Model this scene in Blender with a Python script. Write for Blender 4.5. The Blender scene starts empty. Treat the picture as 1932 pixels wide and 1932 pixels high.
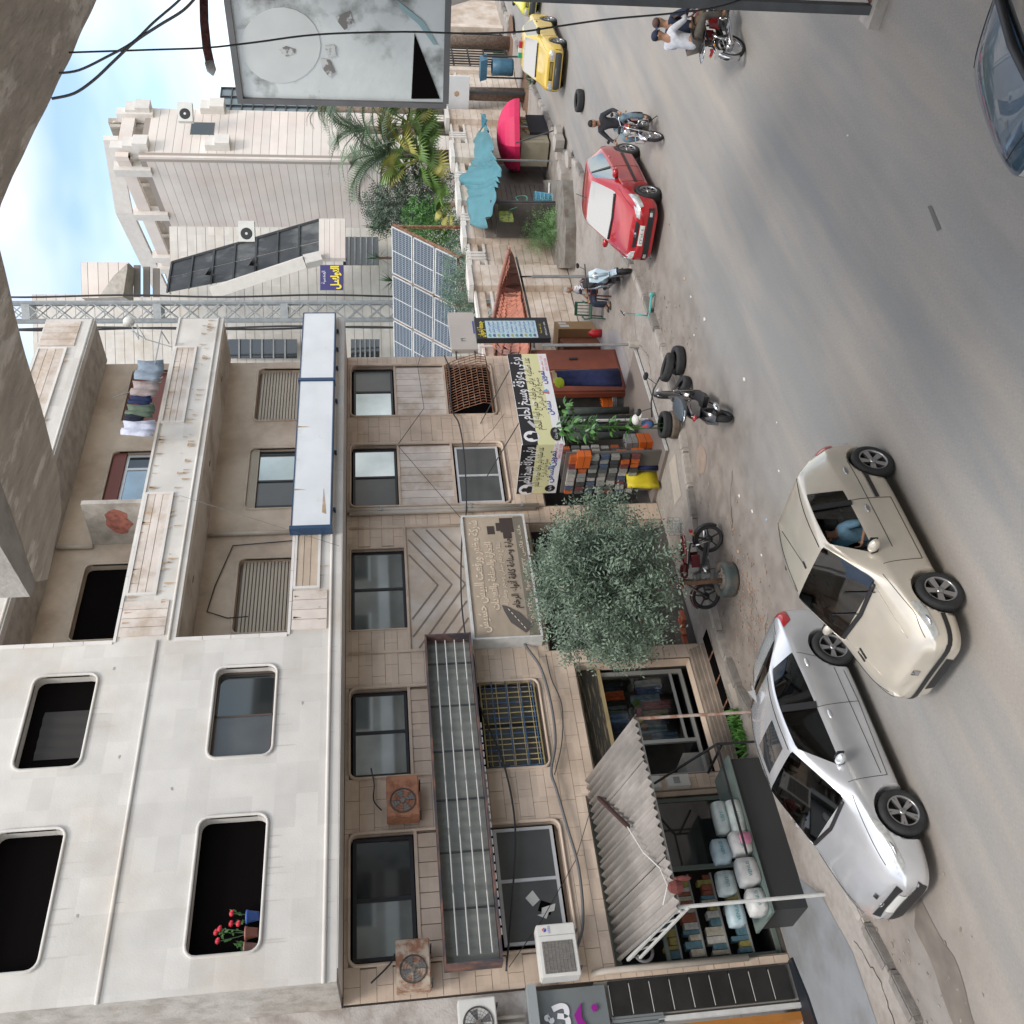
import bpy, bmesh, math, random
import numpy as np
from mathutils import Vector, Matrix, noise
from mathutils.bvhtree import BVHTree
random.seed(7)
S = bpy.context.scene
COL = S.collection
# ---------------- camera: hand-held phone turned on its side, seven metres above the street
H = 7.0
FPX = 1800.0
RT = Vector((0.736445, -0.675793, -0.030865)); UP = Vector((0.110755, 0.075435, 0.990981)); FW = Vector((0.667369, 0.733222, -0.130401))
cam = bpy.data.cameras.new('camera'); co = bpy.data.objects.new('camera', cam); COL.objects.link(co)
X3, Y3, Z3 = -UP, RT, -FW
co.matrix_world = Matrix(((X3.x, Y3.x, Z3.x, 0), (X3.y, Y3.y, Z3.y, 0), (X3.z, Y3.z, Z3.z, H), (0, 0, 0, 1)))
cam.sensor_width = 36; cam.sensor_height = 36; cam.lens = 36 * FPX / 1932; cam.clip_end = 3000; cam.clip_start = 0.05
S.camera = co
# ---------------- sky, sun, exposure
w = bpy.data.worlds.new('World'); S.world = w; w.use_nodes = True
nt = w.node_tree; nt.nodes.clear()
def wn(t, **k):
    n = nt.nodes.new(t)
    for a, b in k.items(): setattr(n, a, b)
    return n
out = wn('ShaderNodeOutputWorld'); bg = wn('ShaderNodeBackground')
sky = wn('ShaderNodeTexSky', sky_type='NISHITA', sun_disc=False)
sky.sun_elevation = math.radians(58); sky.sun_rotation = math.radians(215); sky.dust_density = 1.5
tc = wn('ShaderNodeTexCoord'); mp = wn('ShaderNodeMapping'); mp.inputs['Scale'].default_value = (1.0, 1.0, 2.2)
mp.inputs['Location'].default_value = (0.35, 0.1, 0.55)
ns = wn('ShaderNodeTexNoise'); ns.inputs['Scale'].default_value = 1.35; ns.inputs['Detail'].default_value = 5; ns.inputs['Roughness'].default_value = 0.5
rp = wn('ShaderNodeValToRGB'); rp.color_ramp.elements[0].position = 0.40; rp.color_ramp.elements[1].position = 0.62
mx = wn('ShaderNodeMixRGB'); mx.inputs['Color2'].default_value = (11.6, 11.4, 11.2, 1)
tint = wn('ShaderNodeMixRGB', blend_type='MULTIPLY'); tint.inputs['Fac'].default_value = 1; tint.inputs['Color2'].default_value = (1.75, 1.72, 1.62, 1)
nt.links.new(sky.outputs[0], tint.inputs['Color1'])
nt.links.new(tc.outputs['Generated'], mp.inputs[0]); nt.links.new(mp.outputs[0], ns.inputs['Vector'])
nt.links.new(ns.outputs['Fac'], rp.inputs[0]); nt.links.new(rp.outputs[0], mx.inputs['Fac'])
nt.links.new(tint.outputs[0], mx.inputs['Color1']); nt.links.new(mx.outputs[0], bg.inputs[0])
bg.inputs[1].default_value = 0.11; nt.links.new(bg.outputs[0], out.inputs[0])
sl = bpy.data.lights.new('sun', 'SUN'); sl.energy = 1.5; sl.angle = math.radians(16); sl.color = (1, 0.94, 0.86)
so = bpy.data.objects.new('sun', sl); COL.objects.link(so)
_el, _az = math.radians(58), math.radians(215)
_d = Vector((math.sin(_az) * math.cos(_el), math.cos(_az) * math.cos(_el), math.sin(_el)))
so.rotation_euler = _d.to_track_quat('Z', 'Y').to_euler(); so.location = (0, 0, 40)
S.view_settings.view_transform = 'Standard'; S.view_settings.look = 'None'; S.view_settings.gamma = 1
S.view_settings.exposure = 0.56; S.view_settings.use_curve_mapping = False

# ---------------- survey helpers: a sighted pixel carried to a real plane of the place
def ray(x, y): return RT * ((966 - y) / FPX) + UP * ((966 - x) / FPX) + FW
CAM = Vector((0, 0, H))
def G(x, y, z=0): d = ray(x, y); return CAM + d * ((z - H) / d.z)
def F(x, y, Y): d = ray(x, y); return CAM + d * (Y / d.y)
def XP(x, y, X): d = ray(x, y); return CAM + d * (X / d.x)
def DP(x, y, dep): return CAM + ray(x, y) * dep

# ---------------- materials
MATS = {}
def srgb(c):
    return tuple(((v / 255) / 12.92 if v / 255 <= .04045 else ((v / 255 + .055) / 1.055) ** 2.4) for v in c)
def mat(name, col, rough=0.6, metal=0, var=0.0, vscale=3.0, bump=0.0, bscale=30.0, col2=None, c2scale=1.2, c2lo=.45, c2hi=.62,
        block=None, stretch=(1, 1, 1), coat=0.0, emit=None, trans=0, alpha=1, rnd=0.0, spec=0.5, bdist=0.02):
    if name in MATS: return MATS[name]
    m = bpy.data.materials.new(name); m.use_nodes = True; n = m.node_tree; N = n.nodes; L = n.links
    b = N['Principled BSDF']; b.inputs['Roughness'].default_value = rough; b.inputs['Metallic'].default_value = metal
    b.inputs['Coat Weight'].default_value = coat; b.inputs['Coat Roughness'].default_value = 0.03
    b.inputs['Specular IOR Level'].default_value = spec
    c = (*col, 1); src = None
    g = N.new('ShaderNodeNewGeometry')
    mpn = N.new('ShaderNodeMapping'); mpn.inputs['Scale'].default_value = stretch; L.new(g.outputs['Position'], mpn.inputs[0])
    rgb = N.new('ShaderNodeRGB'); rgb.outputs[0].default_value = c; src = rgb.outputs[0]
    if col2:
        t = N.new('ShaderNodeTexNoise'); t.inputs['Scale'].default_value = c2scale; t.inputs['Detail'].default_value = 6; t.inputs['Roughness'].default_value = .62
        r = N.new('ShaderNodeValToRGB'); r.color_ramp.elements[0].position = c2lo; r.color_ramp.elements[1].position = c2hi
        x = N.new('ShaderNodeMixRGB'); x.inputs['Color2'].default_value = (*col2, 1)
        L.new(mpn.outputs[0], t.inputs['Vector']); L.new(t.outputs['Fac'], r.inputs[0]); L.new(r.outputs[0], x.inputs['Fac']); L.new(src, x.inputs['Color1']); src = x.outputs[0]
    if block:
        # each laid stone has its own tone: position snapped to the coursing
        sn = N.new('ShaderNodeVectorMath'); sn.operation = 'SNAP'; sn.inputs[1].default_value = block[0]
        ad = N.new('ShaderNodeVectorMath'); ad.inputs[1].default_value = block[2] if len(block) > 2 else (0, 0, 0)
        wnn = N.new('ShaderNodeTexWhiteNoise'); wnn.noise_dimensions = '3D'
        L.new(g.outputs['Position'], ad.inputs[0]); L.new(ad.outputs[0], sn.inputs[0]); L.new(sn.outputs[0], wnn.inputs['Vector'])
        mr = N.new('ShaderNodeMapRange'); mr.inputs['To Min'].default_value = 1 - block[1]; mr.inputs['To Max'].default_value = 1 + block[1]
        L.new(wnn.outputs['Value'], mr.inputs['Value'])
        x = N.new('ShaderNodeVectorMath'); x.operation = 'SCALE'; L.new(src, x.inputs[0]); L.new(mr.outputs[0], x.inputs['Scale']); src = x.outputs[0]
    if rnd:
        oi = N.new('ShaderNodeObjectInfo'); mr = N.new('ShaderNodeMapRange'); mr.inputs['To Min'].default_value = 1 - rnd; mr.inputs['To Max'].default_value = 1 + rnd
        L.new(oi.outputs['Random'], mr.inputs['Value'])
        x = N.new('ShaderNodeVectorMath'); x.operation = 'SCALE'; L.new(src, x.inputs[0]); L.new(mr.outputs[0], x.inputs['Scale']); src = x.outputs[0]
    if var:
        t = N.new('ShaderNodeTexNoise'); t.inputs['Scale'].default_value = vscale; t.inputs['Detail'].default_value = 5
        mr = N.new('ShaderNodeMapRange'); mr.inputs['From Min'].default_value = .3; mr.inputs['From Max'].default_value = .7
        mr.inputs['To Min'].default_value = 1 - var; mr.inputs['To Max'].default_value = 1 + var
        L.new(mpn.outputs[0], t.inputs['Vector']); L.new(t.outputs['Fac'], mr.inputs['Value'])
        x = N.new('ShaderNodeVectorMath'); x.operation = 'SCALE'; L.new(src, x.inputs[0]); L.new(mr.outputs[0], x.inputs['Scale']); src = x.outputs[0]
    L.new(src, b.inputs['Base Color'])
    if bump:
        t = N.new('ShaderNodeTexNoise'); t.inputs['Scale'].default_value = bscale; t.inputs['Detail'].default_value = 6
        bp = N.new('ShaderNodeBump'); bp.inputs['Strength'].default_value = bump; bp.inputs['Distance'].default_value = bdist
        L.new(mpn.outputs[0], t.inputs['Vector']); L.new(t.outputs['Fac'], bp.inputs['Height']); L.new(bp.outputs[0], b.inputs['Normal'])
    if emit: b.inputs['Emission Color'].default_value = (*emit[:3], 1); b.inputs['Emission Strength'].default_value = emit[3]
    MATS[name] = m; return m
def glass(name, tint, tr=.5, rough=.03):
    m = bpy.data.materials.new(name); m.use_nodes = True; n = m.node_tree; N = n.nodes; L = n.links; N.clear()
    o = N.new('ShaderNodeOutputMaterial'); a = N.new('ShaderNodeMixShader'); t = N.new('ShaderNodeBsdfTransparent'); g = N.new('ShaderNodeBsdfGlossy')
    t.inputs[0].default_value = (*tint, 1); g.inputs['Roughness'].default_value = rough
    f = N.new('ShaderNodeFresnel'); f.inputs['IOR'].default_value = 1.5 + tr
    L.new(f.outputs[0], a.inputs[0]); L.new(t.outputs[0], a.inputs[1]); L.new(g.outputs[0], a.inputs[2]); L.new(a.outputs[0], o.inputs[0])
    MATS[name] = m; return m
stone_w = mat('white_limestone', (.595, .57, .53), .75, col2=(.53, .475, .405), c2scale=.55, c2lo=.5, c2hi=.75, var=.06, vscale=2, bump=.15, block=((.62, .62, .38), .06))
stone_b = mat('beige_limestone', (.60, .485, .385), .75, col2=(.43, .33, .25), c2scale=.5, c2lo=.45, c2hi=.75, var=.09, vscale=1.5, bump=.2, block=((.56, 3, .28), .10, (.07, 1.2, .005)))
stone_p = mat('pale_slat_stone', (.64, .57, .51), .75, col2=(.46, .37, .29), c2scale=1.3, var=.08, bump=.2, rnd=.06)
stone_f = mat('pinkish_limestone', (.70, .65, .60), .8, col2=(.67, .59, .54), c2scale=.3, var=.05, vscale=.8, bump=.15, rnd=.05)
stone_v = mat('villa_wall_stone', (.62, .54, .465), .8, col2=(.47, .38, .30), c2scale=.9, var=.09, bump=.25, rnd=.07)
cap_w = mat('pale_coping', (.66, .63, .59), .7, var=.06, bump=.15, rnd=.05)
joint = mat('dark_joint_grout', (.22, .18, .15), .9)  # dark brown grout tone for joints and backings
plaster = mat('loggia_plaster', (.55, .455, .36), .85, col2=(.43, .34, .26), c2scale=.7, var=.08, bump=.15)
concrete = mat('old_concrete', (.56, .49, .41), .9, col2=(.80, .73, .64), c2scale=2.2, c2lo=.55, c2hi=.6, var=.15, vscale=6, bump=.8, bscale=14, bdist=.04, stretch=(.5, 1.6, 1.6))
conc_l = mat('pale_concrete', (.42, .39, .35), .9, var=.12, vscale=4, bump=.5, bscale=20, col2=(.33, .3, .26), c2scale=3)
darkin = mat('dark_interior', (.006, .005, .005), 1, spec=0)  # glossless black: the shade of unlit rooms put into the colour
black = mat('black_frame', (.018, .018, .022), .4)
blackp = mat('black_plastic', (.02, .02, .022), .45, var=.1)
rubber = mat('tyre_rubber', (.028, .029, .031), .8, var=.25, vscale=10, bump=.4, bscale=90)
chrome = mat('chrome', (.65, .66, .68), .12, 1)
alloy = mat('alloy_rim', (.42, .42, .43), .3, .9)
steel = mat('galvanised_steel', (.30, .315, .32), .5, .35, var=.15, vscale=5)
steel_d = mat('dark_painted_steel', (.06, .065, .07), .5, .3, var=.2)
steel_w = mat('white_painted_steel', (.55, .56, .55), .5, var=.1, vscale=7)
rust = mat('rusted_steel', (.20, .085, .045), .8, .1, col2=(.33, .2, .13), c2scale=7, var=.25, vscale=12, bump=.4, bscale=50)
rust_l = mat('rust_stained_casing', (.45, .37, .29), .7, 0, col2=(.24, .11, .06), c2scale=6, c2lo=.42, c2hi=.6, var=.1, bump=.2)
cast_w = mat('white_casing', (.62, .62, .59), .5, var=.06)
cable_m = mat('cable_rubber', (.03, .03, .033), .6)
cable_g = mat('grey_cable', (.12, .12, .125), .6)
pvc = mat('pvc_pipe', (.47, .42, .36), .6, var=.1)
white_p = mat('white_panel_paint', (.66, .69, .71), .35, var=.05, vscale=2, col2=(.55, .5, .44), c2scale=1.8, c2lo=.62, c2hi=.75)
blue_d = mat('navy_edge_paint', (.02, .055, .12), .4)
glass_refl = mat('window_glass_reflecting', (.30, .345, .36), .04, .75, spec=1.0, var=.3, vscale=.7)
glass_dark = mat('window_glass_dark', (.02, .024, .025), .05, spec=.9)
glass_dust = mat('dusty_window_glass', (.075, .08, .08), .3, var=.2, vscale=1.5, spec=.8)
shut_m = mat('beige_roller_shutter', (.42, .37, .29), .6, var=.05)
skin = mat('skin', (.36, .2, .13), .55, spec=.4)
wood = mat('brown_wood', (.17, .055, .03), .55, var=.2, vscale=6, bump=.2)
leaf_olive = mat('grey_green_leaf', (.175, .245, .18), .55, rnd=.2, var=.35, vscale=2.5)
leaf_dark = mat('dark_green_leaf', (.04, .085, .035), .5, var=.35, vscale=2)
leaf_bright = mat('bright_green_leaf', (.06, .17, .035), .5, var=.3, vscale=2)
leaf_palm = mat('palm_leaf', (.10, .16, .085), .5, var=.3, vscale=1.5, rnd=.2)
leaf_fan = mat('fan_palm_leaf', (.09, .17, .03), .5, var=.25, vscale=1.5, rnd=.25)
bark = mat('tree_bark', (.17, .105, .07), .9, var=.3, vscale=12, bump=.7, bscale=30)
bark_palm = mat('palm_trunk_bark', (.22, .165, .13), .95, var=.3, vscale=9, bump=1, bscale=14, bdist=.05)
soil = mat('reddish_soil', (.17, .10, .065), .95, var=.3, vscale=14, bump=.7)

# ---------------- mesh helpers
def UNI(*a): return Vector(a)
class MB:
    def __init__(s): s.v = []; s.f = []; s.m = []
    def add(s, vs, fs, mi=0):
        o = len(s.v); s.v += [tuple(p) for p in vs]; s.f += [tuple(i + o for i in f) for f in fs]; s.m += [mi] * len(fs); return s
    def hexa(s, p, mi=0):
        return s.add(p, [(0, 3, 2, 1), (4, 5, 6, 7), (0, 1, 5, 4), (1, 2, 6, 5), (2, 3, 7, 6), (3, 0, 4, 7)], mi)
    def box(s, a, b, mi=0):
        (x0, y0, z0), (x1, y1, z1) = a, b
        return s.hexa([(x0, y0, z0), (x1, y0, z0), (x1, y1, z0), (x0, y1, z0), (x0, y0, z1), (x1, y0, z1), (x1, y1, z1), (x0, y1, z1)], mi)
    def bar(s, a, b, w, h=None, mi=0, up=Vector((0, 0, 1))):
        a = Vector(a); b = Vector(b); h = h or w; d = (b - a).normalized()
        if abs(d.dot(up)) > .98: up = Vector((0, 1, 0))
        x = d.cross(up).normalized() * w / 2; y = x.cross(d).normalized() * h / 2
        return s.hexa([a - x - y, a + x - y, a + x + y, a - x + y, b - x - y, b + x - y, b + x + y, b - x + y], mi)
    def tube(s, pts, r, n=8, mi=0, cap=True):
        pts = [Vector(p) for p in pts]; rs = r if isinstance(r, (list, tuple)) else [r] * len(pts)
        vs = []; fs = []; d0 = (pts[1] - pts[0]).normalized(); up = Vector((0, 0, 1)) if abs(d0.z) < .9 else Vector((1, 0, 0))
        x = d0.cross(up).normalized()
        for i, p in enumerate(pts):
            d = (pts[min(i + 1, len(pts) - 1)] - pts[max(i - 1, 0)]).normalized()
            x = (x - d * x.dot(d)).normalized(); y = d.cross(x)
            for k in range(n):
                a = 2 * math.pi * k / n; vs.append(p + (x * math.cos(a) + y * math.sin(a)) * rs[i])
        for i in range(len(pts) - 1):
            for k in range(n): fs.append((i * n + k, i * n + (k + 1) % n, (i + 1) * n + (k + 1) % n, (i + 1) * n + k))
        if cap: fs += [tuple(range(n))[::-1], tuple(range((len(pts) - 1) * n, len(pts) * n))]
        return s.add(vs, fs, mi)
    def lathe(s, prof, c, ax=2, n=20, mi=0):
        vs = []; fs = []; k = len(prof)
        for j in range(n):
            a = 2 * math.pi * j / n; ca, sa = math.cos(a), math.sin(a)
            for r, h in prof:
                p = (r * ca, r * sa, h) if ax == 2 else ((r * ca, h, r * sa) if ax == 1 else (h, r * ca, r * sa))
                vs.append((c[0] + p[0], c[1] + p[1], c[2] + p[2]))
        for j in range(n):
            q = (j + 1) % n
            for i in range(k - 1): fs.append((j * k + i, q * k + i, q * k + i + 1, j * k + i + 1))
        return s.add(vs, fs, mi)
    def prism(s, poly, d, mi=0):
        d = Vector(d); n = len(poly); a = [Vector(p) for p in poly]
        return s.add(a + [p + d for p in a], [tuple(range(n))[::-1], tuple(range(n, 2 * n))] + [(i, (i + 1) % n, n + (i + 1) % n, n + i) for i in range(n)], mi)
    def ball(s, c, r, n=10, mi=0):
        r = r if isinstance(r, (tuple, list)) else (r, r, r); vs = []; fs = []; m = n // 2 + 1
        for i in range(m):
            t = math.pi * i / (m - 1)
            for k in range(n):
                a = 2 * math.pi * k / n; vs.append((c[0] + r[0] * math.sin(t) * math.cos(a), c[1] + r[1] * math.sin(t) * math.sin(a), c[2] + r[2] * math.cos(t)))
        for i in range(m - 1):
            for k in range(n): fs.append((i * n + k, (i + 1) * n + k, (i + 1) * n + (k + 1) % n, i * n + (k + 1) % n))
        return s.add(vs, fs, mi)
    def quad(s, *p, mi=0): return s.add(p, [tuple(range(len(p)))], mi)
    def mesh(s, name, mats, smooth=False):
        me = bpy.data.meshes.new(name); me.from_pydata(s.v, [], s.f)
        for m in (mats if isinstance(mats, (list, tuple)) else [mats]): me.materials.append(m)
        for p, i in zip(me.polygons, s.m): p.material_index = i; p.use_smooth = smooth
        me.validate(); me.update(); return me
def link(name, me, parent=None, loc=None):
    o = bpy.data.objects.new(name, me); COL.objects.link(o)
    if parent is not None: o.parent = parent
    if loc is not None: o.location = loc
    return o
def part(name, mb, m, parent, smooth=False, label=None, kind=None):
    o = link(name, mb.mesh(name, m, smooth), parent)
    if label: o['label'] = label
    if kind: o['kind'] = kind
    return o
def tag(o, label, cat, group=None):
    o['label'] = label; o['category'] = cat
    if group: o['group'] = group
    return o
def thing(name, label, cat, loc=(0, 0, 0), rz=0, group=None):
    o = bpy.data.objects.new(name, None); COL.objects.link(o); o.location = loc; o.rotation_euler.z = rz
    o.empty_display_size = .1
    return tag(o, label, cat, group)
def solo(name, mb, m, label, cat, group=None, smooth=False):
    return tag(link(name, mb.mesh(name, m, smooth)), label, cat, group)
def struct(name, mb, m, smooth=False):
    o = link(name, mb.mesh(name, m, smooth)); o['kind'] = 'structure'; return o
UC = MB().box((0, 0, 0), (1, 1, 1))
def piece(name, me, parent, loc, sc=(1, 1, 1), rot=(0, 0, 0)):
    o = link(name, me, parent); o.location = loc; o.scale = sc; o.rotation_euler = rot; return o
_cubes = {}
def cube(m):
    if m.name not in _cubes: _cubes[m.name] = UC.mesh('unit_' + m.name, m)
    return _cubes[m.name]
def pbox(name, a, b, m, parent):
    return piece(name, cube(m), parent, a, (b[0] - a[0], b[1] - a[1], b[2] - a[2]))
def copy_tree(o, parent=None):
    c = o.copy(); COL.objects.link(c); c.parent = parent
    for ch in list(o.children): copy_tree(ch, c)
    return c
def bezier(a, b, sag, n=10):
    a = Vector(a); b = Vector(b)
    return [a.lerp(b, t / n) - Vector((0, 0, sag * 4 * (t / n) * (1 - t / n))) for t in range(n + 1)]
def rrect(x0, x1, z0, z1, r, n=4, corners=(1, 1, 1, 1)):
    P = []
    for (cx, cz, a0, on) in ((x1 - r, z1 - r, 0, corners[0]), (x0 + r, z1 - r, 90, corners[1]), (x0 + r, z0 + r, 180, corners[2]), (x1 - r, z0 + r, 270, corners[3])):
        if on:
            for k in range(n + 1): a = math.radians(a0 + 90 * k / n); P.append((cx + r * math.cos(a), cz + r * math.sin(a)))
        else: P.append((cx + r * (1 if a0 in (0, 270) else -1), cz + r * (1 if a0 in (0, 90) else -1)))
    return P
def ring(mb, P, y0, y1, t, mi=0):
    # bead frame: outline P (x,z) with width t outwards between depths y0 (front) and y1
    n = len(P); cx = sum(p[0] for p in P) / n; cz = sum(p[1] for p in P) / n; O = []
    for i in range(n):
        a = Vector(P[i - 1]); b = Vector(P[(i + 1) % n]); d = (b - a).normalized(); nn = Vector((d.y, -d.x))
        p = Vector(P[i]); O.append(p + nn * t if (p + nn * t - Vector((cx, cz))).length > (p - Vector((cx, cz))).length else p - nn * t)
    vs = [(p[0], y0, p[1]) for p in P] + [(p[0], y0, p[1]) for p in O] + [(p[0], y1, p[1]) for p in P] + [(p[0], y1, p[1]) for p in O]
    fs = []
    for i in range(n):
        j = (i + 1) % n; fs += [(i, j, n + j, n + i), (n + i, n + j, 3 * n + j, 3 * n + i), (j, i, 2 * n + i, 2 * n + j)]
    return mb.add(vs, fs, mi)

# ---------------- lettering
_fp = bpy.utils.system_resource('DATAFILES', path='fonts')
FONT = None
AR = {'ا': (0xFE8D, 2), 'أ': (0xFE83, 2), 'إ': (0xFE87, 2), 'ب': (0xFE8F, 4), 'ت': (0xFE95, 4), 'ث': (0xFE99, 4), 'ج': (0xFE9D, 4), 'ح': (0xFEA1, 4), 'خ': (0xFEA5, 4),
      'د': (0xFEA9, 2), 'ذ': (0xFEAB, 2), 'ر': (0xFEAD, 2), 'ز': (0xFEAF, 2), 'س': (0xFEB1, 4), 'ش': (0xFEB5, 4), 'ص': (0xFEB9, 4), 'ض': (0xFEBD, 4),
      'ط': (0xFEC1, 4), 'ظ': (0xFEC5, 4), 'ع': (0xFEC9, 4), 'غ': (0xFECD, 4), 'ف': (0xFED1, 4), 'ق': (0xFED5, 4), 'ك': (0xFED9, 4), 'ل': (0xFEDD, 4),
      'م': (0xFEE1, 4), 'ن': (0xFEE5, 4), 'ه': (0xFEE9, 4), 'و': (0xFEED, 2), 'ي': (0xFEF1, 4), 'ى': (0xFEEF, 2), 'ة': (0xFE93, 2), 'ء': (0xFE80, 1), 'ئ': (0xFE89, 4)}
def shape_ar(t):
    o = []
    for i, c in enumerate(t):
        if c not in AR: o.append(c); continue
        b, k = AR[c]; pv = i > 0 and t[i - 1] in AR and AR[t[i - 1]][1] == 4; nx = i + 1 < len(t) and t[i + 1] in AR and AR[t[i + 1]][1] > 1 and k == 4
        if k == 1: pv = False
        o.append(chr(b + (3 if pv and nx and k == 4 else 2 if nx and k == 4 else 1 if pv else 0)))
    return ''.join(reversed(o))
def text(s, size, m, org, right, up, parent, name='lettering', align='CENTER', ar=True, bold=0.0, width=None):
    cu = bpy.data.curves.new(name, 'FONT'); cu.body = shape_ar(s) if ar else s; cu.size = size; cu.align_x = align; cu.align_y = 'CENTER'; cu.offset = bold
    cu.resolution_u = 3
    tmp = bpy.data.objects.new('t', cu); COL.objects.link(tmp)
    bpy.context.view_layer.update()
    me = bpy.data.meshes.new_from_object(tmp.evaluated_get(bpy.context.evaluated_depsgraph_get())); bpy.data.objects.remove(tmp)
    r = Vector(right).normalized(); u = Vector(up).normalized(); nn = r.cross(u)
    xs = [v.co.x for v in me.vertices] or [0]; k = (width / (max(xs) - min(xs))) if width and len(xs) > 1 and max(xs) > min(xs) else 1
    for v in me.vertices: v.co = Vector(org) + r * v.co.x * k + u * v.co.y + nn * .004
    me.materials.clear(); me.materials.append(m)
    return link(name, me, parent)
# =====================================================  GROUND
m_ground = mat('dusty_earth', (.22, .195, .17), .95, var=.15, vscale=.7, bump=.4)
m_road = mat('worn_dusty_asphalt', (.235, .236, .232), .85, col2=(.32, .292, .26), c2scale=.5, c2lo=.40, c2hi=.62, var=.14, vscale=90, bump=.5, bscale=120, bdist=.012, stretch=(.22, 1.3, 1))
m_dirt = mat('brown_roadside_dirt', (.235, .198, .17), .93, col2=(.17, .14, .118), c2scale=1.6, c2lo=.42, c2hi=.62, var=.12, vscale=18, bump=.6, bscale=60)
m_pave = mat('dusty_pavement', (.31, .285, .26), .92, col2=(.225, .195, .17), c2scale=.8, c2lo=.46, c2hi=.66, var=.10, vscale=8, bump=.35, bscale=50)
m_slabw = mat('blue_grey_concrete_apron', (.225, .24, .255), .75, col2=(.18, .185, .19), c2scale=.9, var=.06, bump=.2)
m_kerb = mat('grey_kerb_stone', (.21, .195, .18), .9, var=.18, vscale=7, bump=.6)
m_kerbl = mat('pale_kerb_stone', (.37, .345, .315), .9, var=.15, vscale=7, bump=.5)
m_wet = mat('damp_stain', (.17, .15, .13), .6, var=.2, vscale=3)
struct('ground', MB().quad((-400, -400, -.03), (900, -400, -.03), (900, 900, -.03), (-400, 900, -.03)), m_ground)
# dust washed against the kerb: brown grows with nearness to the gutter, broken by noise
def add_dust(m, y0, y1, col, col2):
    n = m.node_tree; N = n.nodes; L = n.links; b = N['Principled BSDF']; src = b.inputs['Base Color'].links[0].from_socket
    g = N.new('ShaderNodeNewGeometry'); sp = N.new('ShaderNodeSeparateXYZ'); L.new(g.outputs['Position'], sp.inputs[0])
    t = N.new('ShaderNodeTexNoise'); t.inputs['Scale'].default_value = .55; t.inputs['Detail'].default_value = 8; t.inputs['Roughness'].default_value = .65; L.new(g.outputs['Position'], t.inputs['Vector'])
    a = N.new('ShaderNodeMath'); a.operation = 'MULTIPLY_ADD'; L.new(t.outputs['Fac'], a.inputs[0]); a.inputs[1].default_value = 5.0; L.new(sp.outputs['Y'], a.inputs[2])
    mr = N.new('ShaderNodeMapRange'); mr.inputs['From Min'].default_value = y0 + 2.5; mr.inputs['From Max'].default_value = y1 + 2.5; L.new(a.outputs[0], mr.inputs['Value'])
    fx = N.new('ShaderNodeMapRange'); fx.inputs['From Min'].default_value = 32; fx.inputs['From Max'].default_value = 22; L.new(sp.outputs['X'], fx.inputs['Value'])
    mu = N.new('ShaderNodeMath'); mu.operation = 'MULTIPLY'; L.new(mr.outputs[0], mu.inputs[0]); L.new(fx.outputs[0], mu.inputs[1])
    t2 = N.new('ShaderNodeTexNoise'); t2.inputs['Scale'].default_value = 2.3; t2.inputs['Detail'].default_value = 8; L.new(g.outputs['Position'], t2.inputs['Vector'])
    c2 = N.new('ShaderNodeMixRGB'); c2.inputs[1].default_value = (*col, 1); c2.inputs[2].default_value = (*col2, 1); r2 = N.new('ShaderNodeMapRange'); r2.inputs['From Min'].default_value = .4; r2.inputs['From Max'].default_value = .6; L.new(t2.outputs['Fac'], r2.inputs['Value']); L.new(r2.outputs[0], c2.inputs[0])
    x = N.new('ShaderNodeMixRGB'); L.new(mu.outputs[0], x.inputs[0]); L.new(src, x.inputs[1]); L.new(c2.outputs[0], x.inputs[2]); L.new(x.outputs[0], b.inputs['Base Color'])
add_dust(m_road, 11.0, 13.8, (.255, .225, .20), (.19, .165, .145))
# longitudinal wheel-track polish
def add_tracks(m):
    n = m.node_tree; N = n.nodes; L = n.links; b = N['Principled BSDF']; src = b.inputs['Base Color'].links[0].from_socket
    g = N.new('ShaderNodeNewGeometry'); mp_ = N.new('ShaderNodeMapping'); mp_.inputs['Scale'].default_value = (.03, 1.1, 1); mp_.inputs['Rotation'].default_value = (0, 0, -.04); L.new(g.outputs['Position'], mp_.inputs[0])
    t = N.new('ShaderNodeTexNoise'); t.inputs['Scale'].default_value = .9; t.inputs['Detail'].default_value = 4; L.new(mp_.outputs[0], t.inputs['Vector'])
    mr = N.new('ShaderNodeMapRange'); mr.inputs['From Min'].default_value = .35; mr.inputs['From Max'].default_value = .65; mr.inputs['To Min'].default_value = .93; mr.inputs['To Max'].default_value = 1.08; L.new(t.outputs['Fac'], mr.inputs['Value'])
    x = N.new('ShaderNodeVectorMath'); x.operation = 'SCALE'; L.new(src, x.inputs[0]); L.new(mr.outputs[0], x.inputs['Scale']); L.new(x.outputs[0], b.inputs['Base Color'])
add_tracks(m_road)
struct('road', MB().quad((-80, -1.4, 0), (300, -1.4, 0), (300, 22, 0), (-80, 17, 0)), m_road)
KL = [(-12, 13.2), (2.9, 13.75), (4.4, 14.25), (6.1, 14.65), (8.0, 15.5), (9.7, 16.15), (11.2, 16.3), (13.2, 16.0), (14.6, 15.4), (16.2, 14.7), (18.4, 14.33), (20.5, 14.33), (22.3, 14.5), (24.5, 14.95), (28, 15.6), (30.6, 15.9), (33.2, 16.7), (36, 17.2), (42, 18.0), (49, 18.6), (80, 21), (160, 27)]
pv = MB(); Pl = [(x, y, 0) for x, y in KL] + [(160, 60, 0), (-12, 60, 0)]
pv.prism([(x, y, -.02) for x, y, _ in Pl], (0, 0, .14)); pave = struct('pavement', pv, m_pave)
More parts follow.
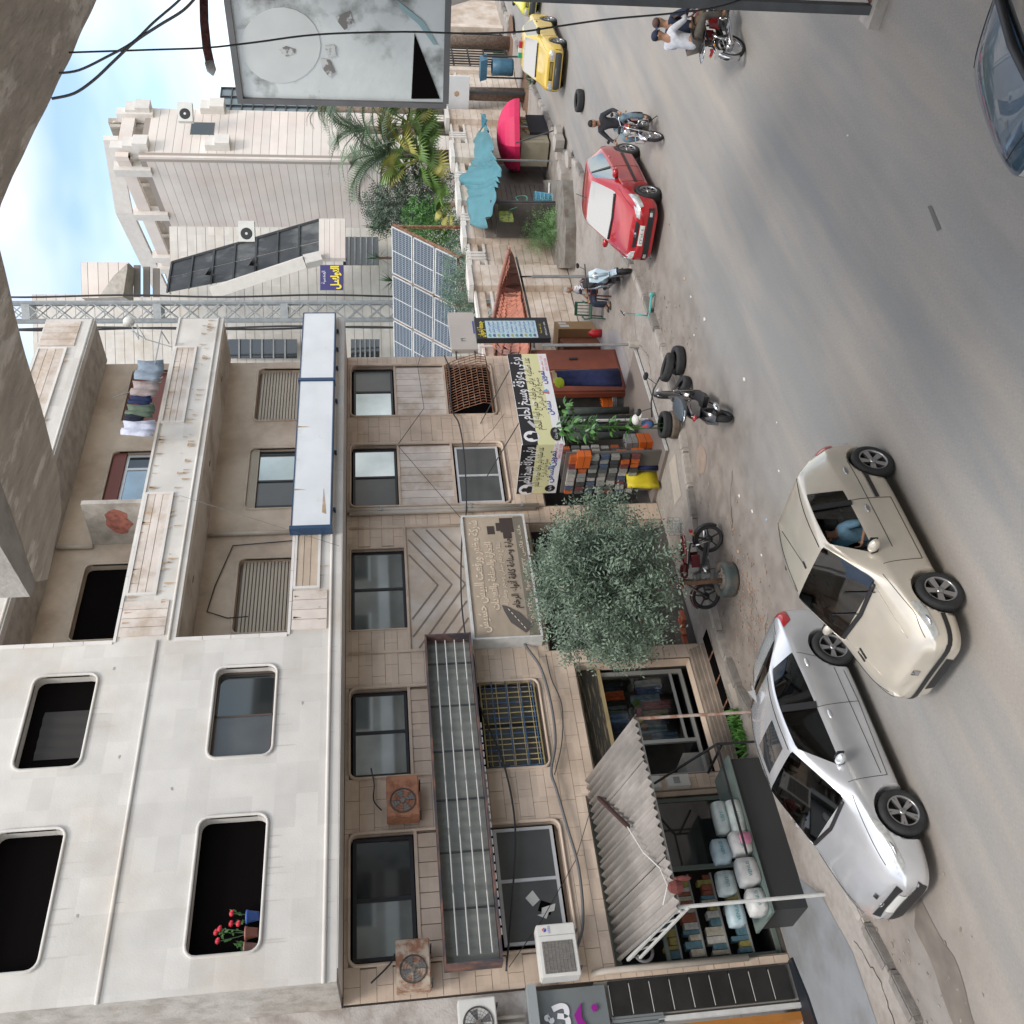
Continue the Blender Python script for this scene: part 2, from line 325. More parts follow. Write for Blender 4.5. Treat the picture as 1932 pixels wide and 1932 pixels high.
def wob(P, z, amp=.12, step=.35, seed=1):
    out = []; n = len(P)
    for i in range(n):
        a = Vector((*P[i], 0)); b = Vector((*P[(i + 1) % n], 0)); k = max(1, int((b - a).length / step))
        for t in range(k):
            q = a.lerp(b, t / k); out.append((q.x + amp * noise.noise(Vector((q.x * 1.3, q.y * 1.3, seed))), q.y + amp * noise.noise(Vector((q.x * 1.3, q.y * 1.3, seed + 9))), z))
    return out
def sheet(name, P, z, m, amp=.12, seed=1, step=.35):
    mb = MB(); v = wob(P, z, amp, step, seed); mb.add(v, [tuple(range(len(v)))]); return struct(name, mb, m)
sheet('concrete_apron', [(-10, 14.3), (4.2, 14.9), (5.2, 15.3), (6.0, 16.2), (6.1, 17.45), (-10, 17.45)], .126, m_slabw, .05, 5)
sheet('kiosk_apron', [tuple(G(x, y, .13)[:2]) for x, y in ((1123, 625), (1168, 625), (1187, 696), (1178, 742), (1137, 709))], .128, mat('lilac_grey_concrete', (.30, .29, .30), .7, var=.06), .03, 6)
sheet('road_damp_stain', [(2.0, 12.5), (3.3, 12.3), (4.1, 12.6), (3.9, 13.0), (3.0, 12.95), (2.0, 13.0)], .008, m_wet, .16, 11, .15)
sheet('road_oil_stain', [tuple(G(x, y)[:2]) for x, y in ((1745, 385), (1752, 384), (1776, 440), (1768, 440))], .006, mat('oil_stain', (.13, .125, .115), .8), .16, 31, .06)
def crack(P, z, w0, m, seed):
    r = random.Random(seed); mb = MB(); L_ = [Vector((*p, z)) for p in P]; Q = []
    for a, b in zip(L_[:-1], L_[1:]):
        k = max(2, int((b - a).length / .08))
        for t in range(k): q = a.lerp(b, t / k); Q.append(q + Vector((r.uniform(-.03, .03), r.uniform(-.03, .03), 0)))
    vs = []
    for i, q in enumerate(Q):
        d = (Q[min(i + 1, len(Q) - 1)] - Q[max(0, i - 1)]).normalized(); n_ = Vector((-d.y, d.x, 0)) * w0 * r.uniform(.3, 1); vs += [q - n_, q + n_]
    mb.add(vs, [(2 * i, 2 * i + 1, 2 * i + 3, 2 * i + 2) for i in range(len(Q) - 1)]); return struct('pavement_crack', mb, m)
m_ck = mat('crack_dark', (.06, .052, .045), .95)
for i_, (P, z) in enumerate([([(9.2, 17.0), (9.6, 16.6), (10.6, 16.9), (11.5, 16.6)], .127), ([(13.2, 17.1), (14.0, 16.5), (14.6, 16.7)], .127), ([(18.0, 15.6), (19.2, 15.2), (20.4, 15.6), (21.2, 15.1)], .127), ([(7.2, 16.4), (7.6, 15.9), (8.2, 16.0)], .127), ([(2.0, 14.0), (3.0, 14.35), (3.6, 14.3), (4.4, 14.75)], .127), ([(12.2, 14.2), (12.8, 13.8), (13.1, 13.2)], .006), ([(9.0, 14.8), (9.8, 14.3), (10.0, 13.9)], .006)]): crack(P, z, .012, m_ck, i_)
for i_, P in enumerate([[(12.4, 16.5), (13.0, 16.5), (13.1, 16.8), (12.5, 16.8)], [(9.4, 16.3), (9.9, 16.25), (10.0, 16.5), (9.5, 16.55)], [(14.8, 15.9), (15.8, 15.5), (16.0, 16.0), (15.0, 16.4)], [(6.6, 15.2), (7.3, 15.3), (7.2, 15.7), (6.6, 15.6)]]): sheet('pavement_patch', P, .128, mat('pale_mortar_patch', (.40, .36, .31), .9, var=.1), .08, 50 + i_, .12)
sheet('manhole_ring', [(14.6 + .34 * math.cos(a * .52), 14.5 + .34 * math.sin(a * .52)) for a in range(12)], .007, mat('manhole_dust', (.27, .21, .17), .9, var=.15), .02, 60, .2)
# kerb stones one by one
ks = bmesh.new(); bmesh.ops.create_cube(ks, size=1); bmesh.ops.bevel(ks, geom=ks.edges[:], offset=.12, segments=2, affect='EDGES')
for v in ks.verts: v.co += Vector((noise.noise(v.co * 3), noise.noise(v.co * 3 + Vector((5, 0, 0))), 0)) * .05
kme = []
for m in (m_kerb, m_kerbl):
    me = bpy.data.meshes.new('kerb_stone'); ks.to_mesh(me); me.materials.append(m); kme.append(me)
n_k = 0
for (xa, ya), (xb, yb) in zip(KL[1:-2], KL[2:-1]):
    L = math.hypot(xb - xa, yb - ya); k = max(1, round(L / .82)); an = math.atan2(yb - ya, xb - xa)
    for i in range(k):
        t = (i + .5) / k; x = xa + (xb - xa) * t; y = ya + (yb - ya) * t
        if 13.0 < x < 15.6 and random.random() < .6: continue
        o = link('kerb_stone', kme[(n_k // 2) % 2], pave); n_k += 1
        o.location = (x, y + .02, .06 + random.uniform(-.012, .01)); o.scale = (L / k - .02, .2, .17); o.rotation_euler = (random.uniform(-.05, .05), random.uniform(-.02, .02), an + random.uniform(-.03, .03))
# loose crumbs of stone, leaves and litter along the gutter
def crumbs(name, n, zone, m, s0, s1, seed):
    r = random.Random(seed); mb = MB()
    for _ in range(n):
        x, y, z = zone(r); s = r.uniform(s0, s1); a = r.uniform(0, 6.28); h = s * r.uniform(.2, .6)
        P = [(x + s * math.cos(a + k * 1.57 + r.uniform(-.3, .3)) * (1.5 if k % 2 else .8), y + s * math.sin(a + k * 1.57) * (1.5 if k % 2 else .8), z) for k in range(4)]
        mb.prism(P, (r.uniform(-.3, .3) * s, r.uniform(-.3, .3) * s, h))
    o = link(name, mb.mesh(name, m)); o['kind'] = 'stuff'; return o
def zg(r):
    x = r.uniform(2, 24); y0 = np.interp(x, [p[0] for p in KL], [p[1] for p in KL]); return x, y0 - abs(r.gauss(0, .9)) - .1, .006
crumbs('gravel', 500, zg, mat('stone_crumb', (.27, .24, .21), .9, var=.3, vscale=3), .006, .028, 3)
crumbs('gravel', 300, lambda r: (11.2 + r.gauss(0, .8) - abs(r.gauss(0, .6)), 14.6 + r.gauss(0, .55), .006), mat('reddish_crumb', (.32, .22, .16), .9, var=.3, vscale=3), .006, .03, 4)
for i, (x, y, c, s) in enumerate([(1330, 602, 'w', .09), (1292, 526, 'o', .07), (1304, 560, 'w', .06), (1405, 715, 'w', .10), (1470, 888, 'w', .05), (1420, 965, 'w', .07), (1437, 1047, 'w', .05), (1393, 1041, 'o', .07), (1447, 980, 'b', .06), (1310, 632, 'w', .05), (1395, 935, 'w', .07), (1466, 797, 'w', .04), (1600, 255, 'w', .03)]):
    z = 0; p = G(x, y); y0 = np.interp(p.x, [q[0] for q in KL], [q[1] for q in KL]); z = .124 if p.y > y0 else .008; p = G(x, y, z)
    s *= .55; mb = MB(); k = 7; mb.prism([(p.x + s * math.cos(a * 6.28 / k) * random.uniform(.6, 1.3), p.y + s * math.sin(a * 6.28 / k) * random.uniform(.5, .9), z) for a in range(k)], (.01, .01, s * .3))
    col = {'w': (.6, .58, .55), 'o': (.5, .33, .22), 'b': (.3, .42, .5)}[c]
    solo('litter', mb, mat('litter_' + c, col, .7), 'small pale crumpled scrap of litter lying on the dusty roadside', 'litter', 'scraps of litter along the road')

# =====================================================  OWN BUILDING (overhead slab, unseen wall behind, added for shade and pane reflections)
ob = thing('near_building', 'own building seen as a stained, crumbling concrete balcony slab overhead at the top left', 'building', (8, 3, 9.6))
ob.location = (0, 0, 0)
def slab(P, z, h, parent, name, m, amp=.03, seed=3):
    v = wob(P, z, amp, .12, seed); mb = MB(); mb.prism(v, (0, 0, h)); return part(name, mb, m, parent)
slab([(13, -1.4), (13, 3.72), (10.1, 3.68), (6.42, 3.7), (6.3, 3.72), (6.2, -1.4)], 9.6, .22, ob, 'balcony_slab', concrete, .05)
slab([(6.19, -1.4), (6.19, 3.75), (6.02, 4.3), (5.9, 4.9), (5.72, 5.72), (5.52, 5.95), (4.93, 5.98), (4.74, 5.8), (4.9, 4.75), (4.0, -1.4)], 9.6, .2, ob, 'canopy_slab', concrete, .06, 8)
part('slab_edge', MB().prism([(4.70, 5.78, 9.58), (4.86, 4.7, 9.58), (3.5, -1.4, 9.58), (3.2, -1.4, 9.58), (4.45, 4.7, 9.58), (4.55, 5.75, 9.58)], (0, 0, .3)), conc_l, ob)
part('wall', MB().box((-25, -9, 0), (34, -1.5, 12.6)), mat('own_building_render', (.42, .38, .33), .85, var=.08, col2=(.3, .26, .22), c2scale=.4), ob)  # unseen; put in to block light and show up in the panes
for i in range(14):
    for zz in (1.0, 4.6, 8.0, 10.8):
        x = -24 + i * 4.1; part('window', MB().box((x, -1.5, zz), (x + 1.9, -1.47, zz + 1.5)), glass_dark, ob); part('unseen_window_surround', MB().box((x - .12, -1.5, zz - .15), (x + 2.02, -1.44, zz - .03)), cap_w, ob)  # unseen windows, invented to liven the pane reflections
for zz, ww in ((3.6, .5), (7.0, .5), (10.0, .4)):
    part('unseen_balcony_band', MB().box((-24, -1.5, zz), (33, -.9, zz + ww)), cap_w, ob)  # unseen bands, invented for what the panes mirror
for i in range(5): part('panel', MB().box((-18 + i * 10, -1.5, 4.2), (-15.5 + i * 10, -1.4, 6.4)), cast_w, ob)  # unseen white panels, added only to be mirrored in the panes

# =====================================================  MAIN APARTMENT BUILDING
apt = thing('apartment_building', 'stone-clad apartment block with white upper floors and deep loggias above beige shop floors', 'building')
YU, YL = 16.1, 17.5
XL, XR = 4.85, 22.12
def plate(x0, x1, z0, z1, Y, holes, depth, name, m, parent, hm=None):
    bm = bmesh.new()
    def loop(P):
        vs = [bm.verts.new((p[0], Y, p[1])) for p in P]; return [bm.edges.new((vs[i], vs[(i + 1) % len(vs)])) for i in range(len(vs))]
    E = loop([(x0, z0), (x1, z0), (x1, z1), (x0, z1)])
    for h in holes: E += loop(h)
    bmesh.ops.triangle_fill(bm, use_beauty=True, use_dissolve=False, edges=E, normal=(0, -1, 0))
    bmesh.ops.recalc_face_normals(bm, faces=bm.faces)
    me = bpy.data.meshes.new(name); bm.to_mesh(me); bm.free(); me.materials.append(m)
    o = link(name, me, parent)
    if holes:
        for h in holes:
            n = len(h); rv = MB(); vs = [(p[0], Y, p[1]) for p in h] + [(p[0], Y + depth, p[1]) for p in h]
            rv.add(vs, [(i, (i + 1) % n, n + (i + 1) % n, n + i) for i in range(n)]); part('reveal', rv, hm or m, parent)
    return o
def bead(P, Y, parent, m=stone_w, t=.045, d=.03, name='bead_frame'):
    mb = MB(); ring(mb, P, Y - d, Y + .05, t); return part(name, mb, m, parent, True)
# ---- upper solid wall with four dark windows
WU = [rrect(x0, x1, z0, z1, .16) for x0, x1 in ((5.42, 7.7), (8.86, 10.78)) for z0, z1 in ((9.23, 10.35), (12.57, 13.69))]
plate(XL, 11.55, 8.0, 17.2, YU, WU, .22, 'upper_wall', stone_w, apt)
for h in WU: bead(h, YU, apt, stone_w, .05, .035)
part('side_wall', MB().box((XL, YU + .004, 8.0), (XL + .2, 24, 17.2)), conc_l, apt)
part('soffit', MB().box((XL + .2, YU + .004, 7.98), (XR, YL + .1, 8.06)), stone_w, apt)
for k, (x0, x1) in enumerate(((5.42, 7.7), (8.86, 10.78))):
    for z0, z1 in ((9.23, 10.35), (12.57, 13.69)):
        w_ = part('window', MB().box((x0 - .1, YU + .26, z0 - .1), (x1 + .1, YU + .28, z1 + .1)), darkin, apt)
        if k == 1 and z0 < 10:
            f = MB(); fw = .05
            for a, b in (((x0 - .05, z0 - .05), (x1 + .05, z0 + fw)), ((x0 - .05, z1 - fw), (x1 + .05, z1 + .05)), ((x0 - .05, z0), (x0 + fw, z1)), ((x1 - fw, z0), (x1 + .05, z1)), ((9.78, z0), (9.82, z1))):
                f.box((a[0], YU + .17, a[1]), (b[0], YU + .21, b[1]))
            part('frame', f, mat('brown_aluminium', (.10, .075, .06), .4, .3), w_)
            part('pane', MB().box((x0, YU + .18, z0), (9.78, YU + .19, z1)), glass_dust, w_)
            part('pane', MB().box((9.82, YU + .19, z0), (x1, YU + .2, z1)), glass_dark, w_)
        elif k == 1: part('curtain', MB().prism([(x0 + .3 + t * .12, YU + .24 - (t % 2) * .03, z0) for t in range(9)] + [(x0 + 1.3, YU + .25, z0)], (0, 0, .9)), mat('dark_curtain', (.035, .032, .03), .9), w_)
# roller shutter box strips visible at the window heads
# ---- string courses
for z in (8.2, 11.58, 14.95):
    part('string_course', MB().tube([(XL - .01, YU - .012, z), (XR if z < 9 else 11.5, YU - .012, z)], .035, 8), stone_w, apt, True)
for z in (11.44, 14.72): part('string_course', MB().tube([(11.5, YU - .012, z - .08), (XR, YU - .012, z - .08)], .03, 8), stone_w, apt, True)
# ---- loggia bands
part('parapet', MB().box((11.55, YU, 8.0), (XR, YU + .2, 9.0)), stone_w, apt)
part('floor_band', MB().box((11.55, YU, 11.23), (XR, YU + .2, 12.36)), stone_w, apt)
part('roof_band', MB().box((11.55, YU, 14.58), (XR, YU + .2, 15.82)), stone_w, apt)
part('loggia_floor', MB().box((11.55, YU + .2, 8.05), (XR, YL, 8.3)), plaster, apt)
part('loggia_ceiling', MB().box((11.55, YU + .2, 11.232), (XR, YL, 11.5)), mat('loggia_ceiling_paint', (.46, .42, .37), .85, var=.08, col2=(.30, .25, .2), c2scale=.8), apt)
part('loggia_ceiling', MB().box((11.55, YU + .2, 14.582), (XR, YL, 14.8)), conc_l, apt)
part('loggia_end_wall', MB().box((11.3, YU + .25, 8.0), (11.55, YL, 15)), plaster, apt)
for z in (9.0, 12.36):
    for i in range(13):
        x0 = 11.5 + i * .82; pbox('coping_stone', (x0 + .006, YU - .03, z), (min(x0 + .814, XR + .03), YU + .24, z + .055), cap_w, apt)
for i in range(4):
    pbox('coping_stone', (11.46, YU - .025, 9.06 + i * .55), (11.55, YU + .1, 9.06 + i * .55 + .54), cap_w, apt)
    pbox('coping_stone', (11.46, YU - .025, 12.42 + i * .55), (11.55, YU + .1, 12.42 + i * .55 + .54), cap_w, apt)
part('end_parapet', MB().box((XR - .15, YU + .2, 8.3), (XR, YL, 9.0)), stone_w, apt)
part('end_parapet', MB().box((XR - .15, YU + .2, 11.5), (XR, YL, 12.36)), stone_w, apt)
# back walls of the loggias with windows
CW = [(12.6, 14.7), (16.3, 18.42), (19.5, 21.66)]
HB = [rrect(a, b, 8.75, 10.42, .14, corners=(1, 1, 0, 0)) for a, b in CW] + [rrect(a, b, 12.2, 13.82, .14, corners=(1, 1, 0, 0)) for a, b in CW]
plate(11.55, 21.95, 8.25, 14.9, YL, HB, .2, 'loggia_back_wall', plaster, apt)
for h in HB: bead(h, YL, apt, plaster, .05, .03)
part('rear_wall', MB().box((XL + .25, YL + 1.4, 0), (21.9, 24, 15.8)), mat('rear_body', (.3, .27, .24), .9), apt)
def shutter(x0, x1, z0, z1, Y, n_slats=None, full=True, m=shut_m):
    o = part('roller_shutter', MB().box((x0 - .06, Y + .02, z0 - .06), (x1 + .06, Y + .05, z1 + .06)), joint, apt)
    k = int((z1 - z0) / .08)
    for i in range(k):
        z = z0 + i * .08; pbox('slat', (x0 - .03, Y - .02, z + .0), (x1 + .03, Y + .015, z + .056), m, o)
    return o
# the photo shows the shutter slats running across the opening: thin ribs
shutter(12.6, 14.7, 9.0, 10.42, YL + .14); shutter(19.5, 21.66, 9.0, 10.42, YL + .14)
def window(x0, x1, z0, z1, Y, fm, mull, panes, parent, fw=.06, d=.05):
    w_ = part('window', MB().box((x0 - .05, Y + .07, z0 - .05), (x1 + .05, Y + .09, z1 + .05)), darkin, parent)
    f = MB(); f.box((x0, Y, z0), (x1, Y + d, z0 + fw)); f.box((x0, Y, z1 - fw), (x1, Y + d, z1)); f.box((x0, Y, z0 + fw), (x0 + fw, Y + d, z1 - fw)); f.box((x1 - fw, Y, z0 + fw), (x1, Y + d, z1 - fw))
    for c in mull: f.box((c - fw / 2, Y - .004, z0 + fw), (c + fw / 2, Y + d, z1 - fw))
    part('frame', f, fm, w_)
    e = [x0 + fw] + [q for c in mull for q in (c - fw / 2, c + fw / 2)] + [x1 - fw]
    for i, pm in enumerate(panes): part('pane', MB().box((e[2 * i], Y + .02, z0 + fw), (e[2 * i + 1], Y + .028, z1 - fw)), pm, w_)
    return w_
al_w = mat('white_aluminium', (.6, .62, .64), .4, .2)
window(16.45, 18.42, 8.9, 10.28, YL + .12, black, [17.35], [glass_dust, glass_refl], apt)
o = part('roller_shutter', MB().box((16.3, YL + .04, 10.2), (18.42, YL + .1, 10.42)), shut_m, apt)
for i in range(5): pbox('slat', (16.3, YL + .03, 10.2 + i * .045), (18.42, YL + .04, 10.235 + i * .045), shut_m, o)
window(16.4, 18.4, 12.3, 13.5, YL + .12, al_w, [17.9], [glass_refl, glass_dark], apt, .07)
part('roller_shutter', MB().box((16.3, YL + .05, 13.5), (18.42, YL + .12, 13.82)), mat('maroon_shutter', (.17, .045, .03), .5), apt)
part('roller_shutter', MB().box((19.5, YL + .1, 12.2), (21.66, YL + .15, 13.82)), MATS['maroon_shutter'], apt)
part('window', MB().box((12.5, YL + .2, 12.2), (14.8, YL + .22, 13.9)), darkin, apt)
# divider on the fourth floor loggia with a faded red mark
dv = part('divider', MB().prism([(15.3, YU + .02, 12.4), (15.3, YL, 12.4), (15.3, YL, 13.78), (15.3, YU + .02, 13.72)], (.12, 0, 0)), conc_l, apt)
part('faded_mark', MB().prism([(15.296, 16.3 + .42 * (1 + math.cos(t / 14 * 6.28)), 13.05 + .27 * math.sin(t / 14 * 6.28) * (1 + .2 * math.sin(3 * t))) for t in range(14)], (-.003, 0, 0)), mat('faded_red_paint', (.33, .12, .09), .8, var=.35, vscale=8), dv)
# pipes on loggia back walls
part('pipe', MB().tube([(15.45, YL - .06, 9.05), (15.45, YL - .06, 11.2)], .05), pvc, apt, True)
part('pipe', MB().tube([(15.2, YL - .06, 13.75), (15.2, YL - .06, 14.55)], .05), pvc, apt, True)
part('cable', MB().tube([(15.2, YL - .04, 9.1), (15.1, YL - .04, 10.6), (13.9, YL - .04, 10.9), (13.2, YL - .04, 11.0), (13.0, YL - .04, 10.55), (13.0, YL - .06, 10.1)], .014, 6), cable_m, apt)
for (x, z, s) in ((12.1, 10.3, .09), (13.6, 11.24, .06), (17.2, 11.24, .06), (20.4, 11.24, .05)):
    part('chipped_hole', MB().ball((x, YL - .004 if z < 11 else 16.8, z), (s, .02, s * .8) if z < 11 else (.14, .04, .02), 8), mat('hole_dark', (.05, .04, .035), .9), apt)
# slat panels on the parapets (stone strips standing proud)
def vslats(x0, x1, z0, z1, n, Y, m=stone_p):
    dx = (x1 - x0) / n
    for i in range(n): pbox('stone_slat', (x0 + i * dx + .008, Y - .03, z0), (x0 + (i + 1) * dx - .008, Y, z1), m, apt)
def hslats(x0, x1, z0, z1, n, Y, m=stone_p, frame=True):
    dz = (z1 - z0) / n
    for i in range(n): pbox('stone_slat', (x0, Y - .03, z0 + i * dz + .006), (x1, Y, z0 + (i + 1) * dz - .006), m, apt)
    if frame:
        f = MB()
        for a, b in (((x0 - .06, z0 - .06), (x1 + .06, z0)), ((x0 - .06, z1), (x1 + .06, z1 + .05)), ((x0 - .06, z0), (x0, z1)), ((x1, z0), (x1 + .06, z1))): f.box((a[0], Y - .05, a[1]), (b[0], Y, b[1]))
        part('slat_frame', f, cap_w, apt)
vslats(11.6, 12.6, 8.28, 8.98, 4, YU); hslats(12.7, 14.3, 8.5, 8.94, 3, YU, mat('stained_slat_stone', (.47, .38, .29), .8, var=.12, vscale=3, rnd=.08, bump=.2))
vslats(11.62, 12.5, 11.46, 12.34, 4, YU); hslats(12.7, 15.5, 11.8, 12.3, 3, YU); hslats(17.95, 20.8, 11.85, 12.3, 3, YU)
hslats(16.2, 20.8, 15.1, 15.72, 3, YU); vslats(20.95, 22.0, 14.9, 15.78, 4, YU)
# stain runs below the copings (rusty drips with their own shape)
m_st = mat('rust_run', (.42, .30, .19), .85, var=.25, vscale=9)
rr = random.Random(5); sm = MB()
for _ in range(150):
    x = rr.uniform(11.8, 22); zt = rr.choice([8.95, 11.62, 11.75, 12.3, 15.06, 8.45]); l = rr.uniform(.05, .22); ww = rr.uniform(.01, .035)
    sm.add([(x - ww, YU - .034, zt), (x + ww, YU - .034, zt), (x + ww * .2, YU - .034, zt - l), (x - ww * .3, YU - .034, zt - l * .8)], [(0, 1, 2, 3)])
o = part('rust_runs', sm, m_st, apt); o['kind'] = 'stuff'
sm = MB()
for _ in range(48):
    k = rr.random(); x, zt = (rr.choice((5.42, 8.86)) + rr.uniform(0, 2.1), rr.choice((9.17, 12.5))) if k < .55 else (rr.uniform(5, 11.4), rr.choice((8.16, 11.54, 14.9)))
    l = rr.uniform(.1, .5) if k < .55 else rr.uniform(.04, .15); ww = rr.uniform(.006, .02); sm.add([(x - ww, YU - .004, zt), (x + ww, YU - .004, zt), (x + ww * .2, YU - .004, zt - l), (x - ww * .3, YU - .004, zt - l * .8)], [(0, 1, 2, 3)])
o = part('rain_streaks', sm, mat('rain_streak', (.52, .485, .44), .85), apt); o['kind'] = 'stuff'
for x, z in ((8.3, 10.9), (9.0, 11.9), (6.2, 12.1), (10.9, 12.3), (7.1, 14.1), (9.9, 8.7)): part('chip', MB().prism([(x + .05 * math.cos(a) * rr.uniform(.4, 1), YU - .002, z + .035 * math.sin(a) * rr.uniform(.4, 1)) for a in (0, 1, 2, 3, 4.2, 5.3)], (0, -.003, 0)), mat('chip_grey', (.36, .33, .29), .9), apt)

# ---- lower beige floors
COLS = [(5.5, 7.82), (8.98, 11.0), (12.52, 14.87), (16.24, 18.45), (19.58, 21.72)]
SH = [rrect(a, b, 3.9, 7.86, .14) for i, (a, b) in enumerate(COLS) if i != 2]
SC = rrect(12.52, 14.87, 6.6, 7.86, .03)
shopP = [(5.05, .12), (8.25, .12), (8.25, 3.25), (5.05, 3.25)]
boutP = rrect(8.62, 11.36, .42, 3.0, .2, corners=(1, 0, 0, 0))
hardP = [(11.75, .12), (15.5, .12), (15.5, 3.5), (11.75, 3.5)]
hard2 = [(16.1, .12), (20.6, .12), (20.6, 3.0), (16.1, 3.0)]
HL = SH + [SC, shopP, boutP, hardP, hard2]
plate(4.88, 22.12, 0, 7.98, YL, HL, .3, 'lower_wall', joint, apt, stone_b)
rects = [(min(p[0] for p in h) - .03, max(p[0] for p in h) + .03, min(p[1] for p in h) - .03, max(p[1] for p in h) + .03) for h in HL]
rects += [(4.9, 8.98, 0, .12), (11.9, 15.55, 5.2, 6.6)]
blocks = []
def cut(r, holes):
    todo = [r]
    for h in holes:
        nx = []
        for (a, b, c, d) in todo:
            if h[0] >= b or h[1] <= a or h[2] >= d or h[3] <= c: nx.append((a, b, c, d)); continue
            if a < h[0]: nx.append((a, h[0], c, d))
            if h[1] < b: nx.append((h[1], b, c, d))
            xa, xb = max(a, h[0]), min(b, h[1])
            if c < h[2]: nx.append((xa, xb, c, h[2]))
            if h[3] < d: nx.append((xa, xb, h[3], d))
        todo = nx
    return [t for t in todo if t[1] - t[0] > .05 and t[3] - t[2] > .04]
for j in range(28):
    z0 = .13 + j * .28
    for i in range(-1, 32):
        x0 = 4.86 + i * .56 + (.28 if j % 2 else 0)
        r = (max(x0, 4.88), min(x0 + .56, 22.12), z0, min(z0 + .28, 7.97))
        if r[1] - r[0] > .05 and r[3] - r[2] > .04: blocks += cut(r, rects)
blocks.sort(key=lambda r: math.hypot(r[0], YL) + abs(r[2] - 7) * .2)
rest = MB()
for k, (a, b, c, d) in enumerate(blocks):
    pr = .02 + random.uniform(0, .007)
    if k < 300: pbox('stone_block', (a + .004, YL - pr, c + .004), (b - .004, YL, d - .004), stone_b, apt)
    else: rest.box((a + .004, YL - pr, c + .004), (b - .004, YL, d - .004))
part('stone_blocks', rest, stone_b, apt, kind='stuff')
YW = YL + .14
for h in SH: bead(h, YL - .02, apt, stone_b, .05, .035)
bead(SC, YL - .02, apt, stone_b, .03, .02)
for i, (a, b) in enumerate(COLS):
    if i != 2: part('recess_back', MB().box((a - .05, YL + .22, 3.85), (b + .05, YL + .25, 7.9)), stone_b, apt)
window(5.56, 7.78, 6.7, 7.82, YW - .06, black, [6.62], [glass_refl, glass_dark], apt, .07)
window(9.03, 10.95, 6.7, 7.82, YW - .06, black, [10.02], [glass_refl, glass_refl], apt)
window(12.54, 14.85, 6.62, 7.84, YL + .08, black, [13.72], [glass_refl, glass_refl], apt)
window(16.3, 18.4, 6.7, 7.82, YW - .06, black, [17.35], [glass_dust, glass_refl], apt)
window(19.62, 21.68, 6.72, 7.8, YW - .06, black, [20.7], [glass_refl, glass_dust], apt)
for i, n in ((0, 8), (1, 7), (3, 8), (4, 8)):
    a, b = COLS[i]; dx = (b - a - .06) / n
    for k in range(n): pbox('stone_slat', (a + .03 + k * dx + .008, YL + .03, 5.28), (a + .03 + (k + 1) * dx - .008, YL + .1, 6.62), stone_p if i > 2 else stone_b, apt)
    pbox('sill', (a, YL, 6.62), (b, YL + .1, 6.68), stone_b, apt); pbox('sill', (a, YL, 5.22), (b, YL + .1, 5.28), stone_b, apt)
window(16.33, 18.36, 4.02, 5.17, YL + .05, al_w, [17.3], [glass_dust, glass_dust], apt)
window(5.6, 7.76, 4.02, 5.17, YL + .05, al_w, [6.75], [glass_dust, glass_dust], apt)
brk = part('broken_hole', MB().prism([(6.28, YL + .062, 4.22), (6.36, YL + .062, 4.42), (6.18, YL + .062, 4.5), (6.08, YL + .062, 4.28)], (0, -.004, 0)), darkin, apt)
for P in ([(6.37, 4.44), (6.55, 4.55), (6.42, 4.7), (6.26, 4.58)], [(6.15, 4.2), (6.28, 4.16), (6.22, 4.42), (6.12, 4.44)], [(6.02, 4.36), (6.14, 4.3), (6.1, 4.52)]):
    part('tape_patch', MB().prism([(x, YL + .06, z) for x, z in P], (0, -.005, 0)), cast_w, apt)
# chevron panel between the middle window and the tan sign
for k in range(5):
    z = 6.42 - k * .32
    for s in (-1, 1):
        xa, za, xb, zb = 13.7, z - .55, 13.7 + s * 1.72, z - .55 + 1.15
        if zb > 6.5: t = (6.5 - za) / (zb - za); xb = xa + (xb - xa) * t; zb = 6.5
        if za < 5.24: t = (5.24 - za) / (zb - za); xa = xa + (xb - xa) * t; za = 5.24
        part('chevron_groove', MB().bar((xa, YL - .006, za), (xb, YL - .006, zb), .03, .035), joint, apt)
part('chevron_panel', MB().box((11.95, YL - .008, 5.2), (15.5, YL, 6.58)), mat('warm_panel_stone', (.46, .375, .295), .75, col2=(.52, .47, .42), c2scale=.9, var=.07, block=((.7, 3, .5), .05)), apt)
for x in (11.9, 15.52): part('bead_strip', MB().tube([(x, YL - .03, 5.2 if x > 12 else 5.2), (x, YL - .03, 7.9)], .035), stone_b, apt, True)
part('bead_strip', MB().tube([(11.9, YL - .03, 6.58), (15.52, YL - .03, 6.58)], .035), stone_b, apt, True)
for x, z0, z1 in ((16.05, 3.2, 7.95), (15.95, 3.3, 7.9)):
    part('drain_pipe', MB().tube([(x, YL - .09, z0), (x, YL - .09, z1)], .055), pvc, apt, True)
for z in (7.1, 4.9, 3.6): pbox('pipe_clip', (15.98, YL - .16, z), (16.12, YL - .02, z + .05), steel, apt)
part('drain_pipe', MB().tube([(5.0, YL - .1, .9), (5.0, YL - .1, 3.5), (5.0, YL - .02, 3.7)], .06), pvc, apt, True)
